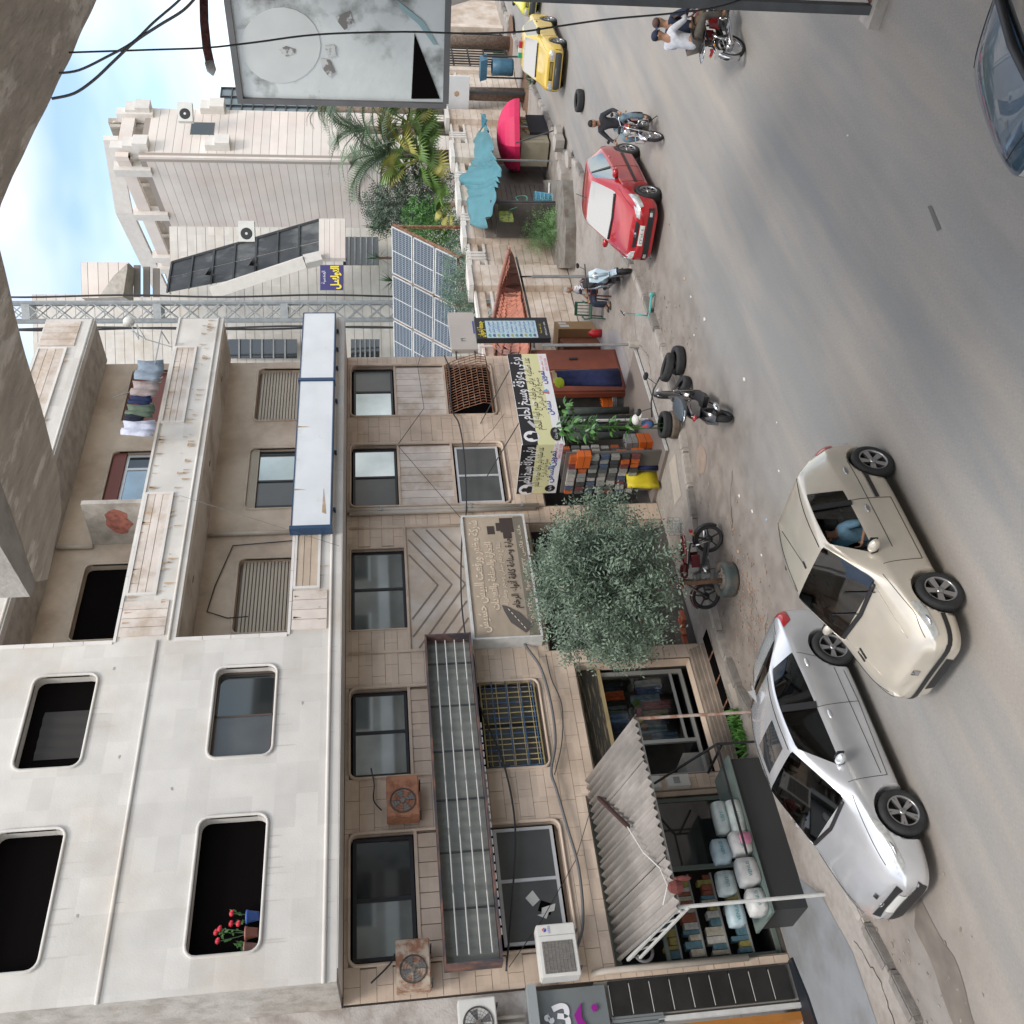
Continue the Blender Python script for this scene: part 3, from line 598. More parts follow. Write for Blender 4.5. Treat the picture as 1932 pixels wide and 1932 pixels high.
# window grilles
def grille(x0, x1, z0, z1, Y, nv, nh, m, bulge=0, nm='window_grille', m2=None):
    g_ = part(nm, MB().box((x0, Y - .02, z0), (x1, Y, z0 + .03)).box((x0, Y - .02, z1 - .03), (x1, Y, z1)), m, apt)
    for i in range(nv):
        x = x0 + (x1 - x0) * i / (nv - 1)
        if bulge: part('bar', MB().tube([(x, Y, z1), (x, Y - bulge * .5, z1 - (z1 - z0) * .3), (x, Y - bulge, z0 + (z1 - z0) * .25), (x, Y - bulge * .9, z0 + .08), (x, Y, z0)], .012, 5), m, g_)
        else: part('bar', MB().tube([(x, Y - .01, z0), (x, Y - .01, z1)], .012, 5), m if i % 3 else (m2 or m), g_)
    for i in range(nh):
        z = z0 + (z1 - z0) * (i + .5) / nh; b_ = 0
        if bulge: t = (z1 - z) / (z1 - z0); b_ = bulge * min(1, t * 1.6) if t < .9 else bulge * .8
        part('rail', MB().bar((x0, Y - .012 - b_, z), (x1, Y - .012 - b_, z), .03, .012), m, g_)
    return g_
blue_g = mat('blue_grille_paint', (.06, .13, .25), .5, var=.2, vscale=6, col2=(.22, .2, .19), c2scale=3, c2lo=.5, c2hi=.6)
grille(9.02, 10.96, 3.98, 5.16, YL - .02, 17, 5, mat('yellow_grille_paint', (.42, .34, .16), .6, var=.2, vscale=5), 0, m2=blue_g)
for z in (4.05, 4.3, 4.6, 4.9): part('grille_rail', MB().bar((9.0, YL - .05, z), (10.98, YL - .05, z), .035, .02), blue_g, apt)
window(9.03, 10.95, 4.02, 5.15, YL + .06, black, [10.0], [glass_dust, glass_dust], apt)
grille(19.6, 21.72, 3.98, 5.2, YL - .03, 20, 8, rust, .4)
part('dark_back', MB().box((19.6, YL + .06, 4.0), (21.7, YL + .08, 5.2)), darkin, apt)
# open underside edges: dark voids behind the shopfronts
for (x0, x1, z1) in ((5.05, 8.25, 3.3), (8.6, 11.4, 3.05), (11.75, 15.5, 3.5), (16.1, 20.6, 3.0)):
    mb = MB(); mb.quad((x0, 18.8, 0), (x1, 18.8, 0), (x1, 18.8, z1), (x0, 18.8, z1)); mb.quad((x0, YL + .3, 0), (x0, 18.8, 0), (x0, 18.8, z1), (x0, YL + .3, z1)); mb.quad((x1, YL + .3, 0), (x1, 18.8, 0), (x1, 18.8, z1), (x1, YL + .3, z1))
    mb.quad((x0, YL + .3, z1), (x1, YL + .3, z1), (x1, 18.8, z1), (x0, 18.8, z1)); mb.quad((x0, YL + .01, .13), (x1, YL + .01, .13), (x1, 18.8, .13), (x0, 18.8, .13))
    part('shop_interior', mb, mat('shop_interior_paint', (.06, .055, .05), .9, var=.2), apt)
# =====================================================  THINGS ON THE FACADE
def ac_unit(label, x0, x1, z0, z1, Y, d, m, kind, group='air conditioner units'):
    t = thing('air_conditioner', label, 'air conditioner', ((x0 + x1) / 2, Y, z0), 0, group); t['label'] = label
    W, Hh = x1 - x0, z1 - z0
    bm = bmesh.new(); bmesh.ops.create_cube(bm, size=1)
    for v in bm.verts: v.co = Vector((v.co.x * W, (v.co.y - .5) * d, (v.co.z + .5) * Hh))
    bmesh.ops.bevel(bm, geom=bm.edges[:], offset=.018, segments=2, affect='EDGES')
    me = bpy.data.meshes.new('casing'); bm.to_mesh(me); bm.free(); me.materials.append(m); link('casing', me, t)
    fy = -d - .004
    if kind == 'wide':      # square grille with side panel towards the right
        cx = -W * .14; s = Hh * .40
        part('grille_back', MB().box((cx - s * .95, fy - .004, Hh * .12), (cx + s * .95, fy + .02, Hh * .9)), mat('dirty_grille', (.17, .155, .14), .9, var=.2, vscale=20), t)
        for i in range(9): part('grille_bar', MB().bar((cx - s * .95, fy - .008, Hh * (.15 + .09 * i)), (cx + s * .95, fy - .008, Hh * (.15 + .09 * i)), .005), steel, t)
        for i in range(6): part('grille_bar', MB().bar((cx - s * .8 + i * s * .32, fy - .01, Hh * .12), (cx - s * .8 + i * s * .32, fy - .01, Hh * .9), .005), steel, t)
        part('panel_line', MB().box((W * .27, fy - .002, .04), (W * .275, fy + .01, Hh - .04)), steel, t)
        lg = MB(); c = (W * .385, Hh * .8)
        for (a0, a1, mm) in ((20, 170, 'b'), (190, 350, 'r')): pass
        part('brand_disc', MB().prism([(c[0] + .035 * math.cos(math.radians(a)), fy - .002, c[1] + .035 * math.sin(math.radians(a))) for a in range(150, 340, 15)], (0, -.002, 0)), mat('logo_blue', (.05, .08, .4), .4), t)
        part('brand_disc', MB().prism([(c[0] + .035 * math.cos(math.radians(a)), fy - .002, c[1] + .035 * math.sin(math.radians(a))) for a in range(-10, 130, 15)], (0, -.002, 0)), mat('logo_red', (.6, .05, .05), .4), t)
        text('GREE', .055, MATS['logo_blue'], (W * .385, fy - .003, Hh * .68), (1, 0, 0), (0, 0, 1), t, ar=False)
    else:
        cx = 0 if kind == 'centre' else -W * .12; r = Hh * .40
        part('fan_shroud', MB().lathe([(r, 0), (r, -.012), (r * .93, -.012), (r * .93, .01), (0, .01)], (cx, fy, Hh * .5), 1, 28), mat('fan_recess', (.06, .052, .045), .8), t)
        for k in range(4):
            a = k * 1.57 + .3; part('fan_blade', MB().prism([(cx + .02 * math.cos(a), fy + .004, Hh / 2 + .02 * math.sin(a)), (cx + r * .85 * math.cos(a - .3), fy + .004, Hh / 2 + r * .85 * math.sin(a - .3)), (cx + r * .88 * math.cos(a + .35), fy - .004, Hh / 2 + r * .88 * math.sin(a + .35))], (0, -.004, 0)), mat('fan_grey', (.16, .155, .15), .6), t)
        part('fan_hub', MB().lathe([(0, -.02), (r * .18, -.016), (r * .2, 0)], (cx, fy, Hh / 2), 1, 12), mat('fan_hub', (.4, .4, .38) if kind == 'centre' else (.15, .13, .11), .5), t)
        for k in range(4): part('guard_ring', MB().tube([(cx + r * (.3 + .2 * k) * math.cos(a * .35), fy - .014, Hh / 2 + r * (.3 + .2 * k) * math.sin(a * .35)) for a in range(19)], .003, 4, cap=False), steel_d, t)
        for k in range(8 if kind != 'centre' else 20): a = k * math.pi / (4 if kind != 'centre' else 10); part('guard_spoke', MB().bar((cx + r * .2 * math.cos(a), fy - .013, Hh / 2 + r * .2 * math.sin(a)), (cx + r * .95 * math.cos(a), fy - .013, Hh / 2 + r * .95 * math.sin(a)), .005), steel_d, t)
    for s in (-1, 1):
        part('bracket', MB().bar((s * W * .35, .0, -.02), (s * W * .35, -d, -.02), .03).bar((s * W * .35, Y * 0 + .3, -.3), (s * W * .35, -d * .8, -.03), .02) if 0 else MB().bar((s * W * .35, .12, -.02), (s * W * .35, -d, -.02), .03), steel_d, t)
    return t
rust_c = mat('rusty_casing', (.33, .15, .08), .7, 0, col2=(.20, .075, .04), c2scale=5, var=.15, bump=.3)
ac_unit('badly rusted orange-brown air conditioner below the left pane of the second row window', 7.92, 8.76, 6.55, 7.17, YL - .12, .34, rust_c, 'left')
ac_unit('rust-streaked cream air conditioner at the far left end of the top beige floor', 4.92, 5.72, 6.5, 7.08, YL - .1, .34, rust_l, 'left')
ac_unit('clean white air conditioner with a square grille and a round red and blue badge', 4.86, 5.72, 3.98, 4.66, YL - .2, .36, cast_w, 'wide')
# long lamp trough (back of a shop sign) above the first floor windows
lt = thing('sign_trough', 'long rust-framed grey corrugated sign box with rows of thin lamp tubes above the first floor', 'sign', (8.5, 17.2, 5.3)); lt.location = (0, 0, 0)
m_corr = mat('grey_green_sheet', (.20, .215, .20), .6, .2, var=.15, vscale=2)
mb = MB(); n = 150
cp = [(5.25 + 6.6 * i / n, 17.14 + .012 * math.sin(i * 1.3)) for i in range(n + 1)]
mb.add([(x, y, z) for z in (5.32, 6.24) for x, y in cp], [(i, i + 1, n + 2 + i, n + 1 + i) for i in range(n)]); part('backing_sheet', mb, m_corr, lt)
for a, b in (((5.2, 16.88, 5.28), (11.9, 17.25, 5.31)), ((5.2, 16.88, 6.24), (11.9, 17.25, 6.27)), ((5.17, 16.88, 5.28), (5.2, 17.25, 6.27)), ((11.87, 16.88, 5.28), (11.9, 17.25, 6.27))):
    part('frame_side', MB().box(a, b), mat('rusty_purple_frame', (.075, .065, .08), .6, .2, col2=(.2, .1, .07), c2scale=3, var=.2), lt)
for i in range(6):
    x = 6.15 + i * 1.02; part('cross_rib', MB().bar((x, 17.06, 5.3), (x, 17.06, 6.25), .03), steel_d, lt)
for i in range(6):
    for j in range(4):
        x = 5.35 + i * 1.06; z = 5.44 + j * .2; part('lamp_tube', MB().tube([(x, 16.99, z), (min(x + 1.2, 11.8), 16.99, z)], .014, 6), mat('lamp_tube_glass', (.5, .5, .48), .3), lt)
for i in range(26): pbox('torn_strip', (5.6 + i * .16, 16.9, 5.25), (5.71 + i * .16, 16.92, 5.29 + .01 * (i % 3)), cast_w, lt)
# tan company sign over the shaded shop
ts = thing('company_sign', 'large faded tan company sign box with raised Arabic lettering and a leaning road emblem', 'sign'); 
part('panel', MB().box((11.9, 17.14, 3.72), (15.46, 17.19, 5.18)), mat('faded_tan_panel', (.27, .23, .18), .6, col2=(.42, .345, .265), c2scale=.9, c2lo=.35, c2hi=.65, var=.05, stretch=(.6, 1, 1.3)), ts)
for a, b in (((11.86, 17.1, 3.68), (15.5, 17.5, 3.72)), ((11.86, 17.1, 5.18), (15.5, 17.5, 5.22)), ((11.86, 17.1, 3.72), (11.9, 17.5, 5.18)), ((15.46, 17.1, 3.72), (15.5, 17.5, 5.18))): part('frame_side', MB().box(a, b), steel_w, ts)
part('lower_strip', MB().box((11.92, 17.13, 3.74), (15.44, 17.14, 3.96)), mat('olive_strip', (.17, .155, .12), .6, var=.1), ts)
m_let = mat('raised_sand_letters', (.66, .56, .44), .5); m_letd = mat('dark_brown_letters', (.05, .035, .03), .6)
text('شركة مظهر ورفعت البيش حشيش', .30, m_let, (13.7, 17.13, 4.94), (1, 0, 0), (0, 0, 1), ts, width=3.3, bold=.006)
text('للتجارة والصناعة والتعهدات', .23, m_let, (13.65, 17.13, 4.63), (1, 0, 0), (0, 0, 1), ts, width=2.0, bold=.006)
text('مقالع رخام جبلي وحجر ومفرزات', .15, m_let, (13.65, 17.13, 4.4), (1, 0, 0), (0, 0, 1), ts, width=2.0)
text('تجارة وصناعة كافة أنواع الرخام', .22, m_letd, (13.75, 17.13, 4.16), (1, 0, 0), (0, 0, 1), ts, width=2.15, bold=.005)
text('هاتف فاكس ٢٢١٣٤٥  جوال ٠٩٤٤٢١١٥٦', .13, m_let, (13.7, 17.125, 3.85), (1, 0, 0), (0, 0, 1), ts, width=2.9)
part('road_emblem', MB().prism([(12.0, 17.13, 4.05), (12.18, 17.13, 3.86), (12.55, 17.13, 4.12), (12.72, 17.13, 4.36), (12.78, 17.13, 4.5), (12.6, 17.13, 4.46), (12.3, 17.13, 4.35)], (0, -.006, 0)), mat('emblem_grey', (.09, .08, .075), .6), ts)
for i in range(6): part('road_dash', MB().bar((12.1 + i * .1, 17.12, 4.03 + i * .06), (12.16 + i * .1, 17.12, 4.065 + i * .06), .012), m_let, ts)
for a, b in (((14.95, 3.98), (15.4, 4.3)), ((14.75, 4.05), (14.95, 4.25)), ((14.9, 4.45), (15.15, 4.62)), ((15.0, 4.3), (15.25, 4.4))): part('machine_picture', MB().box((a[0], 17.128, a[1]), (b[0], 17.14, b[1])), m_letd, ts)
# white panels with navy edge hung on the third floor parapet
for (x0, x1, lab) in ((14.2, 19.12, 'longer rust-streaked white sign panel with a navy edge hanging on the loggia parapet'), (19.22, 22.0, 'shorter blank white sign panel at the right end of the loggia parapet')):
    t = thing('wall_sign', lab, 'sign', group='white panels on the parapet'); t['label'] = lab
    part('panel', MB().box((x0, 15.86, 8.24), (x1, 16.0, 9.06)), white_p, t)
    for a, b in (((x0 - .02, 15.85, 8.21), (x1 + .02, 16.04, 8.24)), ((x0 - .02, 15.85, 9.06), (x1 + .02, 16.04, 9.085)), ((x0 - .09, 15.82, 8.19), (x0, 16.04, 9.11)), ((x1, 15.85, 8.24), (x1 + .03, 16.04, 9.06))): part('edge', MB().box(a, b), blue_d, t)
    for q in range(3): pbox('bracket', (x0 + .6 + q * (x1 - x0 - 1.2) / 2, 15.96, 8.13), (x0 + .64 + q * (x1 - x0 - 1.2) / 2, 16.1, 8.19), blue_d, t)
    if x0 < 15:
        for xx, hh in ((17.4, .3), (15.3, .25)): part('rust_streak', MB().prism([(xx, 15.856, 9.05), (xx + .05, 15.856, 9.05), (xx + .02, 15.856, 9.05 - hh)], (0, -.002, 0)), MATS['rust_run'], t)
        part('scratch', MB().prism([(14.55, 15.856, 8.33), (14.6, 15.856, 8.42), (15.35, 15.856, 8.40)], (0, -.002, 0)), MATS['rust_run'], t)
# ---- corner hardware sign: long face parallel to the street and a short face square to it
hs = thing('shop_sign', 'hardware shop sign wrapping the corner, black and pale yellow with white Arabic headline', 'sign')
cream = mat('pale_yellow_print', (.64, .63, .36), .5); bk = mat('black_print', (.012, .012, .016), .5); wh = mat('white_print', (.72, .73, .76), .5); nb = mat('navy_print', (.03, .07, .30), .5); rd = mat('red_print', (.6, .04, .12), .5)
def sign_face(o, r, W, zb, zt, small):
    o = Vector(o); r = Vector(r); u = Vector((0, 0, 1)); nn = r.cross(u)
    def pn(a, b, c, d, m, off, nm='panel', poly=None):
        P = poly or [(a, c), (b, c), (b, d), (a, d)]
        return part(nm, MB().prism([o + r * x + u * z + nn * off for x, z in P], nn * .003), m, hs)
    h = zt - zb
    part('board', MB().prism([o - nn * .04, o + r * W - nn * .04, o + r * W + u * h - nn * .04, o + u * h - nn * .04], nn * .04), wh, hs)
    pn(0, W, h * .64, h, bk, .001, 'header'); pn(0, W, h * .22, h * .64, cream, .001, 'middle_band'); pn(0, W, 0, h * .22, wh, .001, 'bottom_band')
    text('برغي وعزقة وسيخ لحام', h * .40, wh, o + r * W * (.61 if not small else .6) + u * h * .815 + nn * .004, r, u, hs, width=W * (.70 if not small else .72), bold=.006)
    text('عدد صناعية  براغي خراطية  جميع أنواع اللحام', h * .25, bk, o + r * W * .55 + u * h * .535 + nn * .004, r, u, hs, width=W * .80, bold=.001)
    text('جميع أنواع البراغي', h * .14, bk, o + r * W * .55 + u * h * .36 + nn * .004, r, u, hs, width=W * .34)
    text('تموين', h * .22, nb, o + r * W * .72 + u * h * .21 + nn * .004, r, u, hs, bold=.006)
    text('تسفن', h * .22, nb, o + r * W * .38 + u * h * .21 + nn * .004, r, u, hs, bold=.006)
    text('إدارة: ماهر جمعة', h * .10, rd, o + r * W * .88 + u * h * .16 + nn * .004, r, u, hs)
    text('0935 553 028', h * .09, rd, o + r * W * .87 + u * h * .05 + nn * .004, r, u, hs, ar=False)
    c = (W * .105, h * .17); pn(0, 0, 0, 0, bk, .004, 'oval_badge', [(c[0] + W * .07 * math.cos(a * .42), c[1] + h * .13 * math.sin(a * .42)) for a in range(15)])
    text('دقة ومتانة', h * .11, wh, o + r * c[0] + u * c[1] + nn * .007, r, u, hs, width=W * .1)
    c = (W * .085, h * .76); pn(0, 0, 0, 0, wh, .004, 'round_emblem', [(c[0] + h * .19 * math.cos(a * .42), c[1] + h * .19 * math.sin(a * .42)) for a in range(15)])
    pn(0, 0, 0, 0, bk, .008, 'welder_figure', [(c[0] + x * h, c[1] + z * h) for x, z in ((-.10, -.14), (.12, -.14), (.13, -.04), (.06, .0), (.07, .08), (0, .13), (-.07, .09), (-.06, 0), (-.12, -.04))])
    pn(0, 0, 0, 0, mat('bolt_grey', (.5, .5, .52), .4), .004, 'bolt_picture', [(W * .17, h * .66), (W * .19, h * .6), (W * .25, h * .74), (W * .235, h * .8)])
    pn(0, 0, 0, 0, mat('sail_red', (.5, .12, .1), .5), .004, 'sail_mark', [(W * .53, h * .12), (W * .57, h * .12), (W * .55, h * .32)])
    pn(0, 0, 0, 0, mat('sail_blue', (.1, .35, .6), .5), .005, 'sail_mark', [(W * .55, h * .12), (W * .59, h * .16), (W * .56, h * .30)])
sign_face((16.5, 15.75, 2.66), (1, 0, 0), 3.5, 2.66, 3.69, False)
sign_face((16.5, 17.45, 2.7), (0, -1, 0), 1.7, 2.7, 3.72, True)
part('brace', MB().bar((17.5, 15.79, 3.6), (17.2, 17.5, 4.4), .02), steel_d, hs); part('brace', MB().bar((19.6, 15.79, 3.6), (19.2, 17.5, 4.4), .02), steel_d, hs)
# vertical double-decker sign
vs_ = thing('vertical_sign', 'tall dark framed sign listing wares in small Arabic lines under a yellow headline', 'sign')
VX0, VX1, VY = 20.68, 21.5, 15.75
part('box', MB().box((VX0, VY, 2.42), (VX1 + .12, VY + .16, 4.44)), black, vs_)
part('face', MB().box((VX0 + .03, VY - .006, 2.76), (VX1 - .03, VY, 4.16)), mat('light_blue_print', (.42, .58, .66), .5), vs_)
text('جمعة إخوان', .22, mat('yellow_print', (.75, .62, .06), .5), ((VX0 + VX1) / 2, VY - .006, 4.3), (1, 0, 0), (0, 0, 1), vs_, width=.7, bold=.006)
ln = ['تموين سفن', 'جميع أنواع اللحام', 'جميع أنواع البراغي', 'عدد صناعية', 'جرارات', 'زيوت وشحوم', 'كرات سكراب', 'كسارات بحرية', 'خراطيم', 'كسرات شحوم', 'كسارات بحرية']
for i, t_ in enumerate(ln):
    z = 4.08 - i * .123; text(t_, .105, nb, (VX0 + .50, VY - .008, z), (1, 0, 0), (0, 0, 1), vs_, width=.5)
    part('picture', MB().prism([(VX0 + .06 + x, VY - .008, z - .035 + y) for x, y in ((0, 0), (.12, 0), (.14, .05), (.06, .08), (.01, .05))], (0, -.002, 0)), mat('pic_%d' % (i % 3), ((.1, .3, .25), (.08, .12, .2), (.35, .36, .1))[i % 3], .5), vs_)
text('إدارة ماهر جمعة', .08, MATS['yellow_print'], (VX0 + .42, VY - .006, 2.66), (1, 0, 0), (0, 0, 1), vs_, width=.42)
text('0933 671 694', .07, wh, (VX0 + .42, VY - .006, 2.52), (1, 0, 0), (0, 0, 1), vs_, ar=False, width=.6)
bs = thing('blank_sign', 'blank grey-beige metal sign box hung off the building corner above the vertical sign', 'sign')
p0, p1 = F(847, 608, 17.4), F(899, 675, 17.4)
part('box', MB().box((22.15, 17.25, 4.2), (23.95, 17.4, 4.98)), mat('blank_grey_panel', (.43, .40, .37), .5, var=.05, vscale=1), bs)
part('bracket', MB().bar((21.9, 17.4, 4.3), (22.2, 17.32, 4.3), .04), steel_d, bs); part('bracket', MB().bar((21.9, 17.4, 4.85), (22.2, 17.32, 4.85), .04), steel_d, bs)
part('handle_slot', MB().box((22.9, 17.24, 4.24), (23.5, 17.25, 4.28)), nb, bs)
text('٣١', .2, steel_d, (22.6, 17.245, 4.6), (1, 0, 0), (0, 0, 1), bs, ar=False)
# ---- corrugated awning
aw = thing('corrugated_awning', 'corrugated grey cement-sheet awning sloping over the grocery front on thin posts', 'awning')
m_aw = mat('weathered_fibre_cement', (.20, .185, .17), .9, col2=(.30, .275, .255), c2scale=1.4, var=.15, vscale=3, bump=.3, stretch=(1, .35, 1))
def corr(x0, x1, y0, z0, y1, z1, name, m, parent, amp=.035, pitch=.155, t=.008):
    n = int((x1 - x0) / pitch * 8); mb = MB(); vs = []
    for i in range(n + 1):
        x = x0 + (x1 - x0) * i / n; w_ = amp * math.sin(i / 8 * 6.283)
        vs += [(x, y0, z0 + w_), (x, y1, z1 + w_), (x, y0, z0 + w_ - t), (x, y1, z1 + w_ - t)]
    fs = []
    for i in range(n): a = i * 4; b = a + 4; fs += [(a, b, b + 1, a + 1), (a + 2, a + 3, b + 3, b + 2), (a + 1, b + 1, b + 3, a + 3), (a, a + 2, b + 2, b)]
    return part(name, mb.add(vs, fs), m, parent, True)
for i in range(4):
    xa = 5.15 + i * .87; dz = .012 * (i % 2); corr(xa, xa + .9, YL - .05, 3.2 + dz, 15.1, 2.62 + dz, 'awning_sheet', m_aw, aw)
part('front_rail', MB().tube([(5.15, 15.25, 2.56), (8.6, 15.25, 2.56)], .03), steel_w, aw)
part('side_truss', MB().bar((5.2, 15.2, 2.6), (5.15, 17.4, 3.05), .05).bar((5.2, 15.2, 2.42), (5.15, 17.4, 2.85), .04), steel_w, aw)
for i in range(6): t = i / 5; part('truss_web', MB().bar((5.19, 15.25 + 2.1 * t, 2.43 + .42 * t), (5.19, 15.4 + 2.1 * t, 2.62 + .43 * t), .025), steel_w, aw)
part('post', MB().tube([(5.22, 15.22, .12), (5.22, 15.22, 2.6)], .032), steel_w, aw); part('post', MB().tube([(8.62, 15.2, .12), (8.62, 15.2, 2.62)], .03), mat('flaking_post_paint', (.42, .36, .32), .7, col2=(.3, .13, .08), c2scale=5), aw)
part('loose_pipe', MB().bar((7.95, 16.9, 3.16), (6.9, 15.9, 2.95), .06), mat('maroon_pipe', (.05, .02, .018), .6), aw)
part('wire', MB().tube([(6.9, 15.9, 2.97), (6.3, 15.6, 2.86), (5.9, 15.3, 2.72), (5.55, 15.15, 2.7), (5.3, 15.3, 2.8)], .01, 5), cast_w, aw)
part('cloth_rags', MB().ball((5.5, 15.12, 2.58), (.12, .08, .14), 8).ball((5.62, 15.1, 2.45), (.05, .05, .16), 8), mat('maroon_rag', (.14, .04, .035), .9, var=.3, vscale=12, bump=.8), aw)
solo('cable_coil', MB().lathe([(.16 + .03 * math.cos(a * .8), .03 * math.sin(a * .8)) for a in range(9)], (5.25, 17.38, 2.75), 1, 20), cable_g, 'coil of grey cable hanging on the wall by the left end of the awning', 'cable', smooth=True)
# ---- boutique window
bt = thing('shop_window', 'clothes shop display window with jeans, orange trousers and caps behind grey aluminium frames', 'shop window')
alg = mat('grey_aluminium', (.33, .36, .37), .35, .6)
for a, b in (((8.7, .55), (11.3, .62)), ((8.7, 2.62), (11.3, 2.72)), ((8.7, .62), (8.8, 2.62)), ((11.2, .62), (11.3, 2.62)), ((9.5, .62), (9.58, 2.62)), ((9.58, .8), (11.2, .86))): part('frame', MB().box((a[0], YL + .32, a[1]), (b[0], YL + .38, b[1])), alg, bt)
part('header_board', MB().box((8.6, YL + .25, 2.45), (11.35, YL + .32, 2.95)), mat('weathered_shutter_box', (.06, .055, .045), .9, col2=(.25, .2, .12), c2scale=5, c2lo=.55, c2hi=.62, stretch=(.4, 1, 6)), bt)
part('header_strip', MB().box((8.6, YL + .24, 2.42), (11.35, YL + .3, 2.5)), mat('mustard_strip', (.38, .30, .15), .7, var=.15), bt)
part('display_floor', MB().box((9.58, YL + .4, .5), (11.2, 18.7, .62)), blackp, bt)
part('side_panel', MB().box((8.62, YL + .45, .42), (9.3, 18.6, .95)), mat('grey_side_panel', (.25, .25, .24), .6), bt)
part('pane', MB().box((9.58, YL + .345, .86), (11.2, YL + .35, 2.62)), glass('clear_shop_glass', (.9, .93, .93), .0), bt)
def garment(x, z, wd, ht, col, y, nm='trousers', lab='folded trousers'):
    n = 7; mb = MB(); r = random.Random(x * 100 + z)
    for s in (0, 1):
        P = []
        for k in range(n): P.append((x + s * wd * .5 + wd * .48 * k / (n - 1), y + .03 * math.sin(k * 2.1 + x * 7)))
        vs = [(px, py, z + ht) for px, py in P] + [(px + (.02 if s else -.02), py - .01, z) for px, py in P] + [(px, py + .05, z + ht) for px, py in P] + [(px, py + .05, z) for px, py in P]
        fs = [(i, i + 1, n + i + 1, n + i) for i in range(n - 1)] + [(2 * n + i + 1, 2 * n + i, 3 * n + i, 3 * n + i + 1) for i in range(n - 1)] + [(0, n, 3 * n, 2 * n), (n - 1, 2 * n - 1, 4 * n - 1, 3 * n - 1)]
        mb.add(vs, fs)
    col = tuple(min(.8, q * 1.5 + .01) for q in col); k = 'cloth_%d_%d_%d' % tuple(int(c * 99) for c in col)
    return solo(nm, mb, mat(k, col, .9, var=.3, vscale=9, bump=.4), lab, nm, 'clothes in the shop window', True)
jeans = [((.10, .17, .25), 'mid blue jeans'), ((.16, .24, .28), 'washed blue-grey jeans'), ((.03, .05, .10), 'dark navy jeans'), ((.25, .2, .12), 'khaki trousers'), ((.30, .03, .06), 'dark red trousers'), ((.22, .3, .36), 'faded light blue jeans'), ((.05, .12, .28), 'bright blue jeans'), ((.5, .55, .6), 'nearly white jeans')]
for i in range(8):
    c, l = jeans[i]; x = 9.62 + i * .19; garment(x, .98 + .06 * ((i * 3) % 4), .17, .55 + .05 * (i % 3), c, YL + .40 + .04 * (i % 2), lab=l + ' folded over the lower rail of the shop window')
for i, (c, l, x) in enumerate([((.55, .09, .02), 'bright orange trousers', 10.65), ((.12, .13, .13), 'charcoal trousers', 10.3), ((.12, .2, .35), 'blue trousers with white edge', 10.1), ((.02, .025, .05), 'black trousers', 10.88), ((.03, .04, .08), 'dark trousers', 9.85)]):
    garment(x, 1.95, .2, .5, c, YL + .42, lab=l + ' hanging on the upper rail of the shop window')
for i, (x, z, c, l) in enumerate([(10.55, 1.72, (.25, .45, .05), 'green and yellow cap'), (10.33, 1.70, (.6, .02, .05), 'red cap'), (10.1, 1.72, (.6, .5, .02), 'yellow cap'), (9.95, 1.66, (.55, .28, .18), 'salmon cap'), (10.95, 1.75, (.3, .25, .2), 'beige and brown cap')]):
    mb = MB(); mb.ball((x, YL + .44, z), (.09, .09, .075), 12); mb.prism([(x - .07, YL + .42, z - .02), (x + .07, YL + .42, z - .02), (x + .05, YL + .36, z - .04), (x - .05, YL + .36, z - .04)], (0, 0, .012))
    solo('cap', mb, mat('cap_%d' % i, c, .8), l + ' on a stand in the middle of the shop window', 'cap', 'caps in the shop window', True)
# plinth with dark gutter slot under the window
part('plinth', MB().box((8.5, YL - .16, .14), (11.5, YL - .03, .40)), mat('stained_plinth', (.27, .22, .18), .9, var=.2, vscale=4, bump=.5), apt)
for k in range(3): pbox('plinth_step', (8.5, YL - .2 - k * .07, .12), (11.5, YL - .14 - k * .07, .34 - k * .07), MATS['stained_plinth'], apt)
part('gutter_slot', MB().box((8.6, 16.75, .115), (11.6, 17.12, .127)), darkin, apt)
for k in range(4): pbox('gutter_bridge', (9.2 + k * .6, 16.74, .125), (9.24 + k * .6, 17.13, .135), rust, apt)
# electric meters on the pillar
for z0, z1, l in ((1.75, 2.2, 'white meter box'), (1.15, 1.6, 'lower white meter box')):
    t = thing('meter_box', ('upper' if z0 > 1.5 else 'lower') + ' white electricity meter box on the pillar beside the awning', 'meter box', (8.42, YL - .02, z0), 0, 'meter boxes on the pillar')
    part('case', MB().box((-.12, -.12, 0), (.12, .02, z1 - z0)), cast_w, t); part('dial', MB().box((-.07, -.125, .2), (.07, -.12, .33)), steel, t)
# ---- grocery front: dark glass, shelves and counter
gr = thing('grocery_front', 'dim grocery shopfront with glass door and shelves under the corrugated awning', 'shopfront')
for a, b in (((5.08, .14), (8.2, .22)), ((5.08, 3.1), (8.2, 3.2)), ((5.08, .2), (5.16, 3.1)), ((6.75, .2), (6.83, 3.1)), ((8.12, .2), (8.2, 3.1)), ((5.16, 2.2), (6.75, 2.27))): part('frame', MB().box((a[0], YL + .2, a[1]), (b[0], YL + .26, b[1])), mat('dull_green_frame', (.16, .2, .18), .5), gr)
for k in range(4): part('shelf', MB().box((5.2, YL + .3, .6 + k * .45), (6.7, YL + .65, .63 + k * .45)), mat('shelf_metal', (.3, .32, .31), .5), gr)
m_pk = [mat('packet_%d' % i, c, .6, var=.2, vscale=20) for i, c in enumerate([(.45, .42, .35), (.3, .1, .06), (.1, .2, .25), (.35, .3, .1), (.5, .5, .48)])]
for k in range(4):
    x = 5.22
    while x < 6.6:
        w_ = random.uniform(.06, .16); hh = random.uniform(.14, .34)
        o = pbox('packet', (x, YL + .33, .63 + k * .45), (x + w_, YL + .5, .63 + k * .45 + hh), random.choice(m_pk), gr); x += w_ + .015
